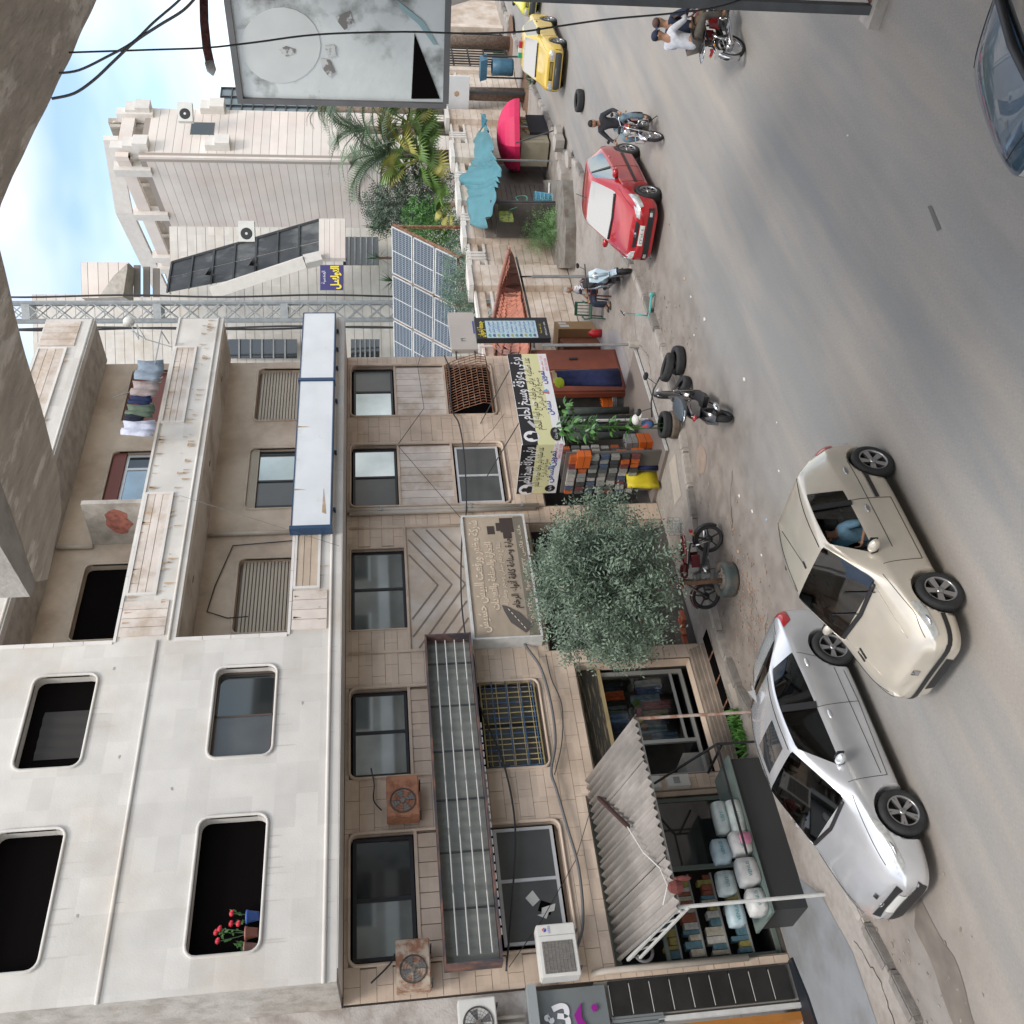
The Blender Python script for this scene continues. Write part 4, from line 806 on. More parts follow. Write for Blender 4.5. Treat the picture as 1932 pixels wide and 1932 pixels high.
part('pane', MB().box((6.83, YL + .225, .22), (8.12, YL + .23, 3.1)), glass_dark, gr)
cb = thing('display_counter', 'dark steel-framed counter with glass front standing under the awning', 'counter', (0, 0, 0))
part('body', MB().box((5.3, 16.0, .12), (8.1, 16.9, .75)), mat('dark_counter', (.03, .033, .035), .4), cb)
part('top', MB().box((5.25, 15.95, .75), (8.15, 16.95, .8)), mat('counter_glass_top', (.15, .2, .19), .1), cb)
for a, b in (((8.3, 15.75, .12), (8.3, 15.75, 1.0)), ((8.3, 15.75, 1.0), (8.35, 17.3, 1.9)), ((8.3, 15.75, 1.0), (6.2, 15.8, 1.0)), ((8.3, 15.8, .9), (8.3, 16.9, .9))): part('rail', MB().bar(a, b, .035), blackp, cb)
m_bag = [mat('bag_white', (.55, .56, .55), .5, var=.1, vscale=8, bump=.3), mat('bag_pale', (.44, .50, .49), .5, var=.15, vscale=9, bump=.3), mat('bag_blue', (.36, .46, .50), .5, var=.1, vscale=9), mat('bag_pink', (.5, .2, .3), .5, var=.1)]
def pack(x, y, z, sx, sy, sz, m, lab, grp='packs of tissue and goods stacked on the counter', rz=0):
    bm = bmesh.new(); bmesh.ops.create_cube(bm, size=1); bmesh.ops.subdivide_edges(bm, edges=bm.edges[:], cuts=2, use_grid_fill=True)
    for v in bm.verts:
        d = 1 - .12 * (abs(v.co.x * 2) ** 2 + abs(v.co.y * 2) ** 2 + abs(v.co.z * 2) ** 2 - 1) / 2
        v.co = Vector((v.co.x * sx * d, v.co.y * sy * d, (v.co.z * d + .5) * sz)) + Vector((noise.noise(v.co * 9), noise.noise(v.co * 9 + Vector((3, 3, 3))), 0)) * .02
    me = bpy.data.meshes.new('goods_pack'); bm.to_mesh(me); bm.free(); me.materials.append(m)
    for p in me.polygons: p.use_smooth = True
    o = link('goods_pack', me); o.location = (x, y, z); o.rotation_euler.z = rz; return tag(o, lab, 'pack', grp)
L_ = [(7.0, 16.1, .8, .62, .3, .25, 1, 'clear-wrapped multipack at the right end of the counter'), (7.05, 16.2, 1.05, .6, .3, .22, 1, 'pale wrapped multipack topmost at the right end of the counter'), (6.5, 16.1, .8, .4, .3, .35, 0, 'white bundle with teal print in the middle of the counter'), (6.45, 16.25, 1.15, .4, .3, .3, 2, 'pale blue bundle lying on the white bundle on the counter'), (6.0, 16.1, .8, .45, .32, .36, 0, 'large white tissue pack with teal and orange print on the counter'), (5.95, 16.4, 1.16, .4, .3, .3, 1, 'pale tissue pack on top near the left post'), (5.5, 16.15, .8, .4, .32, .3, 0, 'white tissue pack at the left end of the counter'), (5.45, 16.5, 1.1, .4, .3, .28, 2, 'teal printed pack above the left end of the counter'), (6.55, 15.95, .8, .2, .14, .2, 3, 'small pink packet at the front edge of the counter')]
for (x, y, z, a, b, c, i, l) in L_:
    o = pack(x, y, z, a, b, c, m_bag[i], l, rz=random.uniform(-.2, .2))
    if i != 3: text('VENUS' if i != 1 else 'USIT', .09, mat('teal_print', (.02, .25, .28), .5), (0, -b / 2 - .0, c * .5), (1, 0, 0), (0, 0, 1), o, ar=False)
# ---- leftmost shop: black tiles, grey fascia with purple mark, orange room
ls = thing('corner_shop', 'shopfront at the lower left with black tiled pier, grey fascia and orange interior', 'shopfront')
m_tile = mat('black_wall_tile', (.022, .021, .02), .25, var=.2)
for i in range(9):
    z = .25 + i * .36; pbox('wall_tile', (4.28, YL - .06, z), (4.84, YL - .02, z + .345), m_tile, ls)
    pbox('tile_light_strip', (4.3, YL - .065, z + .335), (4.78, YL - .055, z + .345), cast_w, ls)
part('pier', MB().box((4.26, YL - .02, 0), (4.86, YL + .3, 3.7)), mat('pier_grout', (.25, .24, .22), .8), ls)
part('fascia', MB().box((1.2, YL - .12, 3.55), (4.78, YL + .1, 4.75)), mat('grey_fascia', (.20, .225, .235), .4, .3), ls)
part('fascia_cap', MB().box((1.1, YL - .3, 4.75), (4.85, YL + .2, 4.9)), mat('pale_grey_cap', (.33, .36, .37), .4, .2), ls)
text('شوكو', .62, wh, (3.9, YL - .14, 4.42), (1, 0, 0), (0, 0, 1), ls, bold=.02)
pm = mat('purple_letters', (.26, .015, .24), .4)
part('purple_mark', MB().prism([(4.52, YL - .16, 4.0), (4.3, YL - .16, 4.02), (4.0, YL - .16, 3.86), (3.7, YL - .16, 3.8), (3.75, YL - .16, 3.92), (4.1, YL - .16, 4.08), (4.35, YL - .16, 4.14)], (0, .04, 0)), pm, ls)
part('purple_dot', MB().lathe([(0, 0), (.055, 0), (.055, .03)], (4.43, YL - .16, 3.78), 1, 16), pm, ls)
for i in range(5): pbox('pleated_panel', (4.0 + i * .06, YL - .05 - .02 * (i % 2), 2.6), (4.05 + i * .06, YL, 3.5), alg, ls)
part('door_frame', MB().box((4.14, YL - .05, .12), (4.22, YL + .02, 2.7)).box((3.0, YL - .05, 2.62), (4.14, YL + .02, 2.7)), steel_w, ls)
part('room_back', MB().box((1.5, YL + .8, .1), (4.2, YL + .85, 2.7)), mat('orange_room_wall', (.42, .17, .03), .6, var=.2, vscale=2), ls)  # orange base colour of the room wall
part('room_side', MB().box((3.98, YL + .05, .1), (4.1, YL + .8, 2.6)), mat('amber_side_wall', (.36, .15, .03), .5, var=.1), ls)
for k in range(3): part('room_strip', MB().bar((3.75 - k * .3, YL + .6, 1.8), (3.9 - k * .3, YL + .6, 2.5), .03), cast_w, ls)
part('threshold', MB().prism([(4.9, 17.3, .12), (4.2, 17.1, .12), (3.0, 17.0, .12), (3.0, 17.6, .12), (4.9, 17.55, .12)], (0, 0, .05)), mat('black_rubber_mat', (.012, .016, .022), .5), ls)
part('upper_wall', MB().box((-6, YL + .05, 4.9), (4.86, YL + .4, 9.5)), mat('flaking_pale_wall', (.52, .49, .46), .8, col2=(.34, .3, .27), c2scale=1.8, var=.06, bump=.4), ls)
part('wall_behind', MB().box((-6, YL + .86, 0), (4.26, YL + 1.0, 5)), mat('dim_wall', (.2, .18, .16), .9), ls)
for k in range(4): part('pipe', MB().tube([(4.45 - k * .12, YL - .02, 4.95), (4.45 - k * .12, YL - .02, 5.35), (4.45 - k * .12, YL + .05, 5.5)], .035), pvc, ls, True)
ac_unit('white air conditioner with a round fan guard above the grey fascia, lower left corner', 3.95, 4.72, 5.45, 6.08, YL - .02, .3, cast_w, 'centre')
# small structural ledge between the two buildings, cables across the beige floors
def cable(pts, r=.016, m=cable_m, lab='black cable sagging across the beige facade', n=6):
    mb = MB(); mb.tube(pts, r, n); return solo('cable', mb, m, lab, 'cable', 'cables strung along the facade', True)
Yc = YL - .14
def fc(x, y, Y=Yc): return tuple(F(x, y, Y))
def spl(P, k=5):
    P = [Vector(p) for p in P]; Q = [P[0]] + P + [P[-1]]; o = []
    for i in range(1, len(Q) - 2):
        for t in range(k):
            t /= k; a, b, c, d = Q[i - 1:i + 3]
            o.append(.5 * ((2 * b) + (c - a) * t + (2 * a - 5 * b + 4 * c - d) * t * t + (3 * b - a - 3 * c + d) * t ** 3))
    return o + [P[-1]]
cable(spl([fc(x, y) for x, y in ((955, 1832), (966, 1700), (972, 1560), (950, 1440), (905, 1330), (893, 1240), (880, 1210), (870, 1120), (872, 1010), (880, 960), (876, 860), (866, 800), (852, 770), (848, 700), (838, 670))]), .02, lab='thick black cable wandering the whole length of the facade above the first floor windows')
cable(spl([fc(x, y) for x, y in ((1086, 1795), (1100, 1740), (1092, 1640), (1070, 1560), (1050, 1490), (1040, 1455), (1048, 1400), (1040, 1330), (1020, 1260), (990, 1215), (985, 1180))]), .03, cable_g, 'bundle of grey cables looping around the lower windows to the clothes shop')
cable(spl([fc(x, y) for x, y in ((1046, 1462), (1060, 1400), (1060, 1330), (1040, 1280), (1030, 1235))]), .012, lab='thin cable branching above the clothes shop window')
cable([fc(960, 1825), fc(1020, 1740), fc(1085, 1625), fc(1115, 1525), fc(1128, 1440)], .008, lab='thin cable running diagonally down past the white air conditioner')
cable([fc(750, 840), fc(845, 950), fc(980, 1100)], .007, lab='thin diagonal wire crossing the window with pale slats')
cable([fc(750, 840), fc(800, 770), fc(788, 690), fc(800, 650)], .008, lab='thin wire drooping below the far right top window')
cable([fc(900, 840), fc(930, 810), fc(952, 780)], .006, lab='thin stay wire above the hardware sign')
cable([fc(640, 1030, 15.9), fc(340, 935, 15.9)], .004, cable_g, 'hair-thin vertical line hanging in front of the loggias')
cable(spl([fc(x, y) for x, y in ((720, 1529), (705, 1510), (706, 1480), (700, 1450))]), .014, lab='short cable dangling beside the rusted air conditioner')
cable(spl([fc(x, y) for x, y in ((700, 1855), (735, 1820), (745, 1800))]), .016, lab='short cable running from the rust-streaked air conditioner')
# ---- wash hanging on the fourth floor
rk = thing('drying_rack', 'folding drying rack standing out from the fourth floor loggia', 'rack')
for a, b in (((19.6, 16.05, 12.5), (18.4, 15.7, 13.0)), ((18.4, 15.7, 13.0), (18.4, 15.9, 12.5)), ((19.4, 16.05, 12.5), (18.3, 15.6, 13.4)), ((20.9, 16.0, 12.5), (20.9, 15.6, 12.62)), ((18.4, 15.7, 12.62), (20.9, 15.6, 12.62))): part('rod', MB().bar(a, b, .022), steel, rk)
cl = [((.22, .27, .33), 20.35, .75, .62, 'grey-blue shirt'), ((.30, .25, .24), 19.75, .55, .6, 'striped mauve towel'), ((.015, .025, .08), 19.45, .28, .5, 'dark navy garment'), ((.10, .14, .10), 19.0, .42, .62, 'olive green shirt'), ((.012, .015, .03), 18.85, .2, .4, 'black garment'), ((.5, .52, .62), 18.35, .5, .72, 'pale lilac-white shirt')]
for c, x, wd, ht, l in cl:
    x -= 1.35
    mb = MB(); n = 9; vs = []
    for j in range(4):
        for i in range(n): vs.append((x + wd * i / (n - 1) + .02 * math.sin(j * 2 + i), 15.62 + .04 * math.sin(i * 1.7 + j) + .05 * (j / 3) ** 2, 13.02 - ht * j / 3 + .03 * math.sin(i)))
    mb.add(vs, [(j * n + i, j * n + i + 1, (j + 1) * n + i + 1, (j + 1) * n + i) for j in range(3) for i in range(n - 1)])
    o = solo('laundry', mb, mat('laundry_%s' % l.split()[0], c, .9, var=.2, vscale=7), l + ' hung out to dry at the fourth floor loggia', 'laundry', 'washing hung out to dry', True)
    sd = o.modifiers.new('s', 'SOLIDIFY'); sd.thickness = .012
# flower pots in the lower left window
for i, (x, c, l, hb) in enumerate([(6.0, (.05, .12, .4), 'blue flower pot with a small red bloom in the lower left window', .55), (5.74, (.3, .12, .09), 'terracotta pot with the tallest red rose in the window', .85), (5.5, (.28, .15, .13), 'pinkish clay pot with spiky green leaves in the window corner', .4)]):
    t = thing('flower_pot', l, 'plant pot', (x, YU + .1, 9.27), 0, 'flower pots in the window')
    part('pot', MB().lathe([(0, 0), (.07, 0), (.1, .17), (.11, .17), (.11, .2), (.09, .2), (.085, .14), (0, .14)], (0, 0, 0), 2, 16), mat('pot_%d' % i, c, .6), t, True)
    st = MB(); lf = MB(); rr_ = random.Random(i)
    for k in range(3 if i < 2 else 7):
        a = rr_.uniform(0, 6.28); q = Vector((.1 * math.cos(a), .06 * math.sin(a), hb * rr_.uniform(.5, .8))); st.tube([(0, 0, .14), tuple(q * .5), tuple(q)], .008, 5)
        for _ in range(7):
            w0 = q * rr_.uniform(.5, 1) + Vector((rr_.uniform(-.03, .03),) * 3); e = w0 + Vector((rr_.uniform(-.07, .07), rr_.uniform(-.07, .07), rr_.uniform(-.02, .08))); s = (e - w0).cross(Vector((0, 1, 0))).normalized() * .018
            lf.quad(w0, w0.lerp(e, .5) + s, e, w0.lerp(e, .5) - s)
        if i < 2: part('bloom', MB().ball(tuple(q + Vector((0, 0, .03))), (.05, .045, .04), 8).ball(tuple(q + Vector((.03, -.02, .02))), .03, 6), mat('red_bloom', (.55, .03, .05), .6, var=.3, vscale=20), t, True)
    o = part('stems', st, leaf_dark, t); o['kind'] = 'stuff'; o = part('leaves', lf, leaf_bright, t); o['kind'] = 'stuff'
# =====================================================  CARS
def paint(name, col, metal=.5, rough=.32):
    m = mat(name, col, rough, metal, coat=1.0, var=.08, vscale=2.2, bump=.015, bscale=3); return m
car_glass = glass('car_glass', (.26, .42, .38), .8)
car_glass_d = glass('car_glass_dark', (.05, .06, .06), .25)
car_glass_s = glass('car_glass_sky', (.25, .32, .34), 5.0)
lamp_c = mat('headlamp_lens', (.55, .57, .56), .08, .35, coat=1, var=.25, vscale=14)
lamp_r = mat('tail_lamp_red', (.42, .015, .02), .15, coat=1, var=.2, vscale=14)
seat_m = mat('car_seat_cloth', (.035, .037, .04), .9)
gap_m = mat('panel_gap', (.015, .015, .015), .8)
plate_m = mat('number_plate_white', (.62, .62, .6), .5)
def wheel(parent, c, R, w, side, style, flip=1):
    # axle along local Y, outer face towards side*Y
    t = part('tyre', MB().lathe([(R * .66, -w / 2), (R * .9, -w / 2), (R * .975, -w * .42), (R, -w * .3), (R, w * .3), (R * .975, w * .42), (R * .9, w / 2), (R * .66, w / 2), (R * .63, w * .3), (R * .63, -w * .3), (R * .66, -w / 2)], c, 1, 40), rubber, parent, True)
    tr = MB()
    for k in range(40):
        a = k * math.pi / 20
        for q in (-1, 1): tr.bar((c[0] + R * 1.0 * math.cos(a), c[1] + q * w * .05, c[2] + R * 1.0 * math.sin(a)), (c[0] + R * 1.0 * math.cos(a + .05), c[1] + q * w * .3, c[2] + R * 1.0 * math.sin(a + .05)), .008)
    part('tread', tr, rubber, t, kind='stuff')
    s = side; y = c[1] + s * w * .5
    rim = part('rim', MB().lathe([(R * .66, -s * w * .02 * 1), (R * .63, s * -.015), (R * .60, s * -.05), (R * .58, s * -.11), (0, s * -.115)], (c[0], y, c[2]), 1, 32), mat('rim_barrel_dark', (.05, .05, .052), .5, .3), parent, True)
    part('rim_lip', MB().lathe([(R * .67, s * .002), (R * .645, s * .006), (R * .61, s * -.004), (R * .60, s * -.03)], (c[0], y, c[2]), 1, 36), alloy, rim, True)
    n = 5 if style != 'multi' else 7
    for k in range(n):
        a = 2 * math.pi * k / n + .3
        offs = (0,) if style == 'five' or style == 'multi' else (-.13, .13)
        for q in offs:
            d = Vector((math.cos(a + q), 0, math.sin(a + q))); tn = Vector((-d.z, 0, d.x)); wi = R * (.10 if style == 'five' else .05); wo = R * (.15 if style == 'five' else .06)
            i0 = Vector((c[0], y - s * .03, c[2])) + d * R * .1; o0 = Vector((c[0], y - s * .006, c[2])) + d * R * .62; dn = Vector((0, -s * .035, 0))
            part('spoke', MB().hexa([i0 - tn * wi, i0 + tn * wi, i0 + tn * wi + dn, i0 - tn * wi + dn, o0 - tn * wo, o0 + tn * wo, o0 + tn * wo + dn, o0 - tn * wo + dn]), alloy, rim)
    part('hub_cap', MB().lathe([(0, s * -.005), (R * .12, s * -.008), (R * .16, s * -.03), (R * .16, s * -.06)], (c[0], y, c[2]), 1, 20), alloy, rim, True)
    return t
def car(name, label, loc, heading, st, W, wb, fo, R, pm, style='five', glassm=car_glass, open_left=False, mirror=None, wz=None, handles=(), moulding=None, arch=.065, gl=None, wy=.115):
    """st: stations front to rear (s_low, s_up, halfw, z_under, z_belt, z_edge, y_edge, z6, y6, z_top)"""
    t = thing(name, label, 'car', (loc[0], loc[1], 0), heading)
    L = st[-1][0]; xo = fo + wb / 2      # local x = xo - s
    NR = 9; V = []
    for si_, (sl, su, hw, zu, zb, ze, ye, z6, y6, zt) in enumerate(st):
        if gl[0] < si_ < gl[2] + 1: ye += .045; y6 += .075
        if si_ in (gl[0], gl[2] + 1): y6 += .04
        f = hw / (W / 2)
        V.append([(xo - sl, 0, zu), (xo - sl, hw * .86, zu), (xo - sl, hw * .985, zu + .09), (xo - sl, hw, zu + (zb - zu) * .52), (xo - sl, hw * .985, zb - .07), (xo - sl, hw * .945, zb), (xo - su, ye, ze), (xo - su, y6, z6), (xo - su, 0, zt)])
    bm = bmesh.new(); grid = []
    for r in V:
        row = [bm.verts.new(p) for p in r]; mir = [row[0]] + [bm.verts.new((p[0], -p[1], p[2])) for p in r[1:-1]] + [row[-1]]
        grid.append((row, mir))

    ws, sg, rg = gl[0], gl[1], gl[2]
    for i in range(len(V) - 1):
        for sd in (0, 1):
            a, b = grid[i][sd], grid[i + 1][sd]
            for j in range(NR - 1):
                q = [a[j], a[j + 1], b[j + 1], b[j]]
                if sd: q.reverse()
                fc_ = bm.faces.new(q); mi = 0
                if j == 0: mi = 1
                if i == ws and j >= 6 + (0): mi = 2 if j == 7 else 0
                if i == rg and j == 7: mi = 3
                if j == 5 and i in sg: mi = 4 if sd else (6 if open_left and i == sg[0] else 5)
                fc_.material_index = mi
    for i in (0, len(V) - 1):
        r, m_ = grid[i]; loop = r + m_[1:-1][::-1]
        f_ = bm.faces.new(loop if i else loop[::-1])
    cr = bm.edges.layers.float.new('crease_edge')
    bm.edges.ensure_lookup_table()
    for e in bm.edges:
        ms = {f.material_index for f in e.link_faces}
        if len(ms) > 1: e[cr] = .92
        elif len(e.link_faces) < 3 and any(len(f.verts) > 6 for f in e.link_faces): e[cr] = .35
    for i, (row, mir) in enumerate(grid[:-1]):
        for r_ in (row, mir):
            e = bm.edges.get((r_[5], grid[i + 1][0 if r_ is row else 1][5]))
            if e: e[cr] = max(e[cr], .35)
            e = bm.edges.get((r_[2], grid[i + 1][0 if r_ is row else 1][2]))
            if e: e[cr] = max(e[cr], .3)
    cv = bm.verts.layers.float.new('crease_vert')
    for v_ in bm.verts:
        for k_ in range(2, 7):
            nf = sum(1 for f in v_.link_faces if f.material_index == k_)
            if nf and len({f.material_index for f in v_.link_faces}) > 1 and nf == 1 and len(v_.link_faces) >= 4: v_[cv] = .5
    bmesh.ops.recalc_face_normals(bm, faces=bm.faces)
    me = bpy.data.meshes.new('body'); bm.to_mesh(me); bm.free()
    tmp = bpy.data.objects.new('t', me); COL.objects.link(tmp)
    ss = tmp.modifiers.new('s', 'SUBSURF'); ss.levels = 3; ss.render_levels = 3
    cut_ = []
    R_a = R + arch
    for x in (wb / 2, -wb / 2):
        for s in (-1, 1):
            y0 = s * (W / 2 - .30); y1 = s * (W / 2 + .2)
            mb = MB(); n = 40; ys = sorted((y0, y1))
            vs = [(x + R_a * math.cos(k * 6.28318 / n), y, R + R_a * math.sin(k * 6.28318 / n)) for y in ys for k in range(n)]
            mb.add(vs, [(k, (k + 1) % n, n + (k + 1) % n, n + k) for k in range(n)] + [tuple(range(n))[::-1], tuple(range(n, 2 * n))])
            cme = mb.mesh('cutter', gap_m)
            b_m = bmesh.new(); b_m.from_mesh(cme); bmesh.ops.recalc_face_normals(b_m, faces=b_m.faces); b_m.to_mesh(cme); b_m.free()
            c_ = bpy.data.objects.new('cutter', cme); COL.objects.link(c_); cut_.append(c_)
            b_ = tmp.modifiers.new('b', 'BOOLEAN'); b_.operation = 'DIFFERENCE'; b_.object = c_; b_.solver = 'EXACT'
    for m in (pm, blackp, glassm, glassm, glassm, glassm, glassm): me.materials.append(m)
    bpy.context.view_layer.update()
    full = bpy.data.meshes.new_from_object(tmp.evaluated_get(bpy.context.evaluated_depsgraph_get()))
    bpy.data.objects.remove(tmp)
    for c_ in cut_: bpy.data.objects.remove(c_)
    # faces of the wheel wells carry cutter shape: recognise them by radius
    bm = bmesh.new(); bm.from_mesh(full)
    for f in bm.faces:
        c = f.calc_center_median()
        for x in (wb / 2, -wb / 2):
            rr = math.hypot(c.x - x, c.z - R)
            if (abs(rr - R_a) < .012 and abs(f.normal.y) < .3 and abs(c.y) < W / 2 - .005 and all(abs(math.hypot(v.co.x - x, v.co.z - R) - R_a) < .004 for v in f.verts)) or (rr < R_a and abs(abs(c.y) - (W / 2 - .30)) < .004): f.material_index = 1
    def take(mi, nm, m, drop=False, lab=None):
        b2 = bm.copy(); bmesh.ops.delete(b2, geom=[f for f in b2.faces if f.material_index != mi], context='FACES')
        if not drop:
            me2 = bpy.data.meshes.new(nm); b2.to_mesh(me2); me2.materials.clear(); me2.materials.append(m)
            for p in me2.polygons: p.material_index = 0; p.use_smooth = True
            o = link(nm, me2, t)
            if lab: o['label'] = lab
        b2.free()
    take(2, 'windscreen', glassm); take(3, 'rear_window', glassm)
    take(4, 'side_window', glassm); take(5, 'side_window', glassm)
    bmesh.ops.delete(bm, geom=[f for f in bm.faces if f.material_index in (2, 3, 4, 5, 6)], context='FACES')
    me3 = bpy.data.meshes.new('body'); bm.to_mesh(me3); bm.free(); me3.materials.clear(); me3.materials.append(pm); me3.materials.append(blackp)
    for p in me3.polygons: p.use_smooth = True
    body = link('body', me3, t)
    bvh = BVHTree.FromPolygons([v.co[:] for v in full.vertices], [p.vertices[:] for p in full.polygons])
    for x in (wb / 2, -wb / 2):
        for s in (-1, 1):
            wheel(t, (x, s * (W / 2 - wy), R), R, .2, s, style)
    # cabin: floor, seats, dash
    sw = xo - st[ws][0]
    part('cabin_floor', MB().box((sw - 2.1, -W / 2 + .12, .3), (sw - .1, W / 2 - .12, .36)), seat_m, t)
    part('dashboard', MB().box((sw - .55, -W / 2 + .14, .55), (sw - .12, W / 2 - .14, .86)), blackp, t)
    for s in (-1, 1):
        for dx in (-1.05, -1.85):
            part('seat', MB().box((sw + dx - .1, s * .37 - .24, .35), (sw + dx + .42, s * .37 + .24, .55)).box((sw + dx - .2, s * .37 - .24, .5), (sw + dx - .06, s * .37 + .24, 1.0)).box((sw + dx - .2, s * .37 - .12, 1.02), (sw + dx - .1, s * .37 + .12, 1.2)), seat_m, t)
    if open_left is not None: part('steering_wheel', MB().tube([(sw - .62 + .06 * math.cos(a * .524), .37 + .18 * math.cos(a * .524 + 1.57), .86 + .17 * math.sin(a * .524 + 1.57)) for a in range(13)], .014, 6), blackp, t, True)
    return t, body, bvh, xo
def proj(bvh, p, d, off):
    h = bvh.ray_cast(Vector(p), Vector(d))
    if h[0] is None: return None
    n = h[1]
    if n.dot(Vector(d)) > 0: n = -n
    return h[0] + n * off
def decal(name, t, bvh, C, d, m, n=6, k=6, off=.006, th=None, lab=None, bulge=0):
    """four-cornered patch C, carried along d on to the body skin"""
    C = [Vector(c) for c in C]; vs = []; miss = 0
    for j in range(k + 1):
        for i in range(n + 1):
            u, v = i / n, j / k
            p = C[0].lerp(C[1], u).lerp(C[3].lerp(C[2], u), v); q = proj(bvh, p, d, off + bulge * math.sin(math.pi * u) * math.sin(math.pi * v))
            if q is None: q = Vector(vs[-1]) if vs else None
            if q is None: return None
            vs.append(q)
    fs = [(j * (n + 1) + i, j * (n + 1) + i + 1, (j + 1) * (n + 1) + i + 1, (j + 1) * (n + 1) + i) for j in range(k) for i in range(n)]
    o = part(name, MB().add(vs, fs), m, t, True, lab); return o
def stroke(name, t, bvh, P, d, m, w=.006, off=.003, r=None):
    pts = [proj(bvh, p, d, off) for p in P]; pts = [p for p in pts if p is not None]
    if len(pts) < 2: return
    return part(name, MB().tube(pts, w / 2, 5), m, t, True)
def lin(a, b, n=10): a = Vector(a); b = Vector(b); return [a.lerp(b, i / n) for i in range(n + 1)]
def two(x, y, z): return ((x, y, z), (x, -y, z))
# ---- pale gold hatchback
gold = paint('pale_gold_paint', (.64, .59, .50), .4, .28)
ST1 = [(0, .05, .52, .22, .55, .60, .42, .62, .30, .63), (.07, .12, .70, .20, .58, .66, .58, .69, .42, .70), (.38, .40, .79, .19, .70, .77, .64, .80, .45, .81), (.80, .80, .825, .18, .80, .86, .68, .89, .50, .90),
       (1.12, 1.08, .83, .18, .86, .935, .70, .955, .62, .97), (1.42, 1.80, .83, .18, .885, 1.36, .55, 1.41, .48, 1.425), (2.05, 2.25, .83, .18, .90, 1.385, .56, 1.43, .47, 1.445), (2.62, 2.75, .83, .18, .92, 1.36, .54, 1.40, .46, 1.415),
       (2.98, 3.20, .82, .19, .95, 1.27, .52, 1.31, .46, 1.325), (3.40, 3.55, .79, .20, .95, .97, .62, 1.0, .54, 1.01), (3.70, 3.72, .70, .22, .78, .82, .58, .83, .40, .84), (3.83, 3.83, .52, .27, .56, .60, .42, .61, .30, .62)]
t, body, bvh, xo = car('hatchback_car', 'pale gold three-door hatchback with its driver window open, double parked in the road', (7.66, 9.62), math.pi, ST1, 1.66, 2.44, .76, .30, gold, 'five', car_glass, True, gl=(4, (5, 6), 8))
def X(s): return xo - s
def details(t, bvh, xo, W, L, o):
    Y = 3.0
    for s in (1, -1):
        P = lambda x, z: (xo - x, s * Y, z)
        d = (0, -s, 0)
        for gx in o['gaps']: stroke('door_gap', t, bvh, [P(a, b) for a, b in gx], d, gap_m, .008)
        for (hx, hz) in o['handles']:
            q = proj(bvh, P(hx, hz), d, .0)
            part('door_handle', MB().ball(tuple(q), (.085, .02, .03), 10), o.get('hm', MATS['body_handle'] if 'body_handle' in MATS else alloy), t, True)
        if o.get('mould'):
            a, b, z0, z1 = o['mould']; decal('side_moulding', t, bvh, [P(a, z0), P(b, z0), P(b, z1), P(a, z1)], d, blackp, 14, 1, .012)
        for nm, pts, m, dd, kk in o['side']:
            decal(nm, t, bvh, [P(*p) for p in pts], d, m, 8, 6, .007, bulge=kk)
        mx, mz = o['mirror']; q = proj(bvh, P(mx, mz), d, 0)
        part('wing_mirror', MB().ball((q.x, q.y + s * .12, q.z + .05), (.06, .12, .075), 12), o['mm'], t, True); part('mirror_glass', MB().box((q.x - .075, q.y + s * .05, q.z + .0), (q.x - .055, q.y + s * .20, q.z + .10)), blackp, t)
        part('mirror_stalk', MB().bar((q.x, q.y - s * .02, q.z), (q.x, q.y + s * .08, q.z + .02), .05, .08), blackp, t)
    for nm, pts, m, n, b in o['front']:
        decal(nm, t, bvh, [(xo + 1, y, z) for y, z in pts], (-1, 0, 0), m, n, 4, .008, bulge=b)
    for nm, pts, m, n, b in o['rear']:
        decal(nm, t, bvh, [(xo - L - 1, y, z) for y, z in pts], (1, 0, 0), m, n, 4, .008, bulge=b)
    for nm, pts, m, w_ in o['top']:
        stroke(nm, t, bvh, [(xo - x, y, 3) for x, y in pts], (0, 0, -1), m, w_)
gapf = lambda x0, x1, z0=.3, z1=.92: lin((x0, z0), (x1, z1), 8)
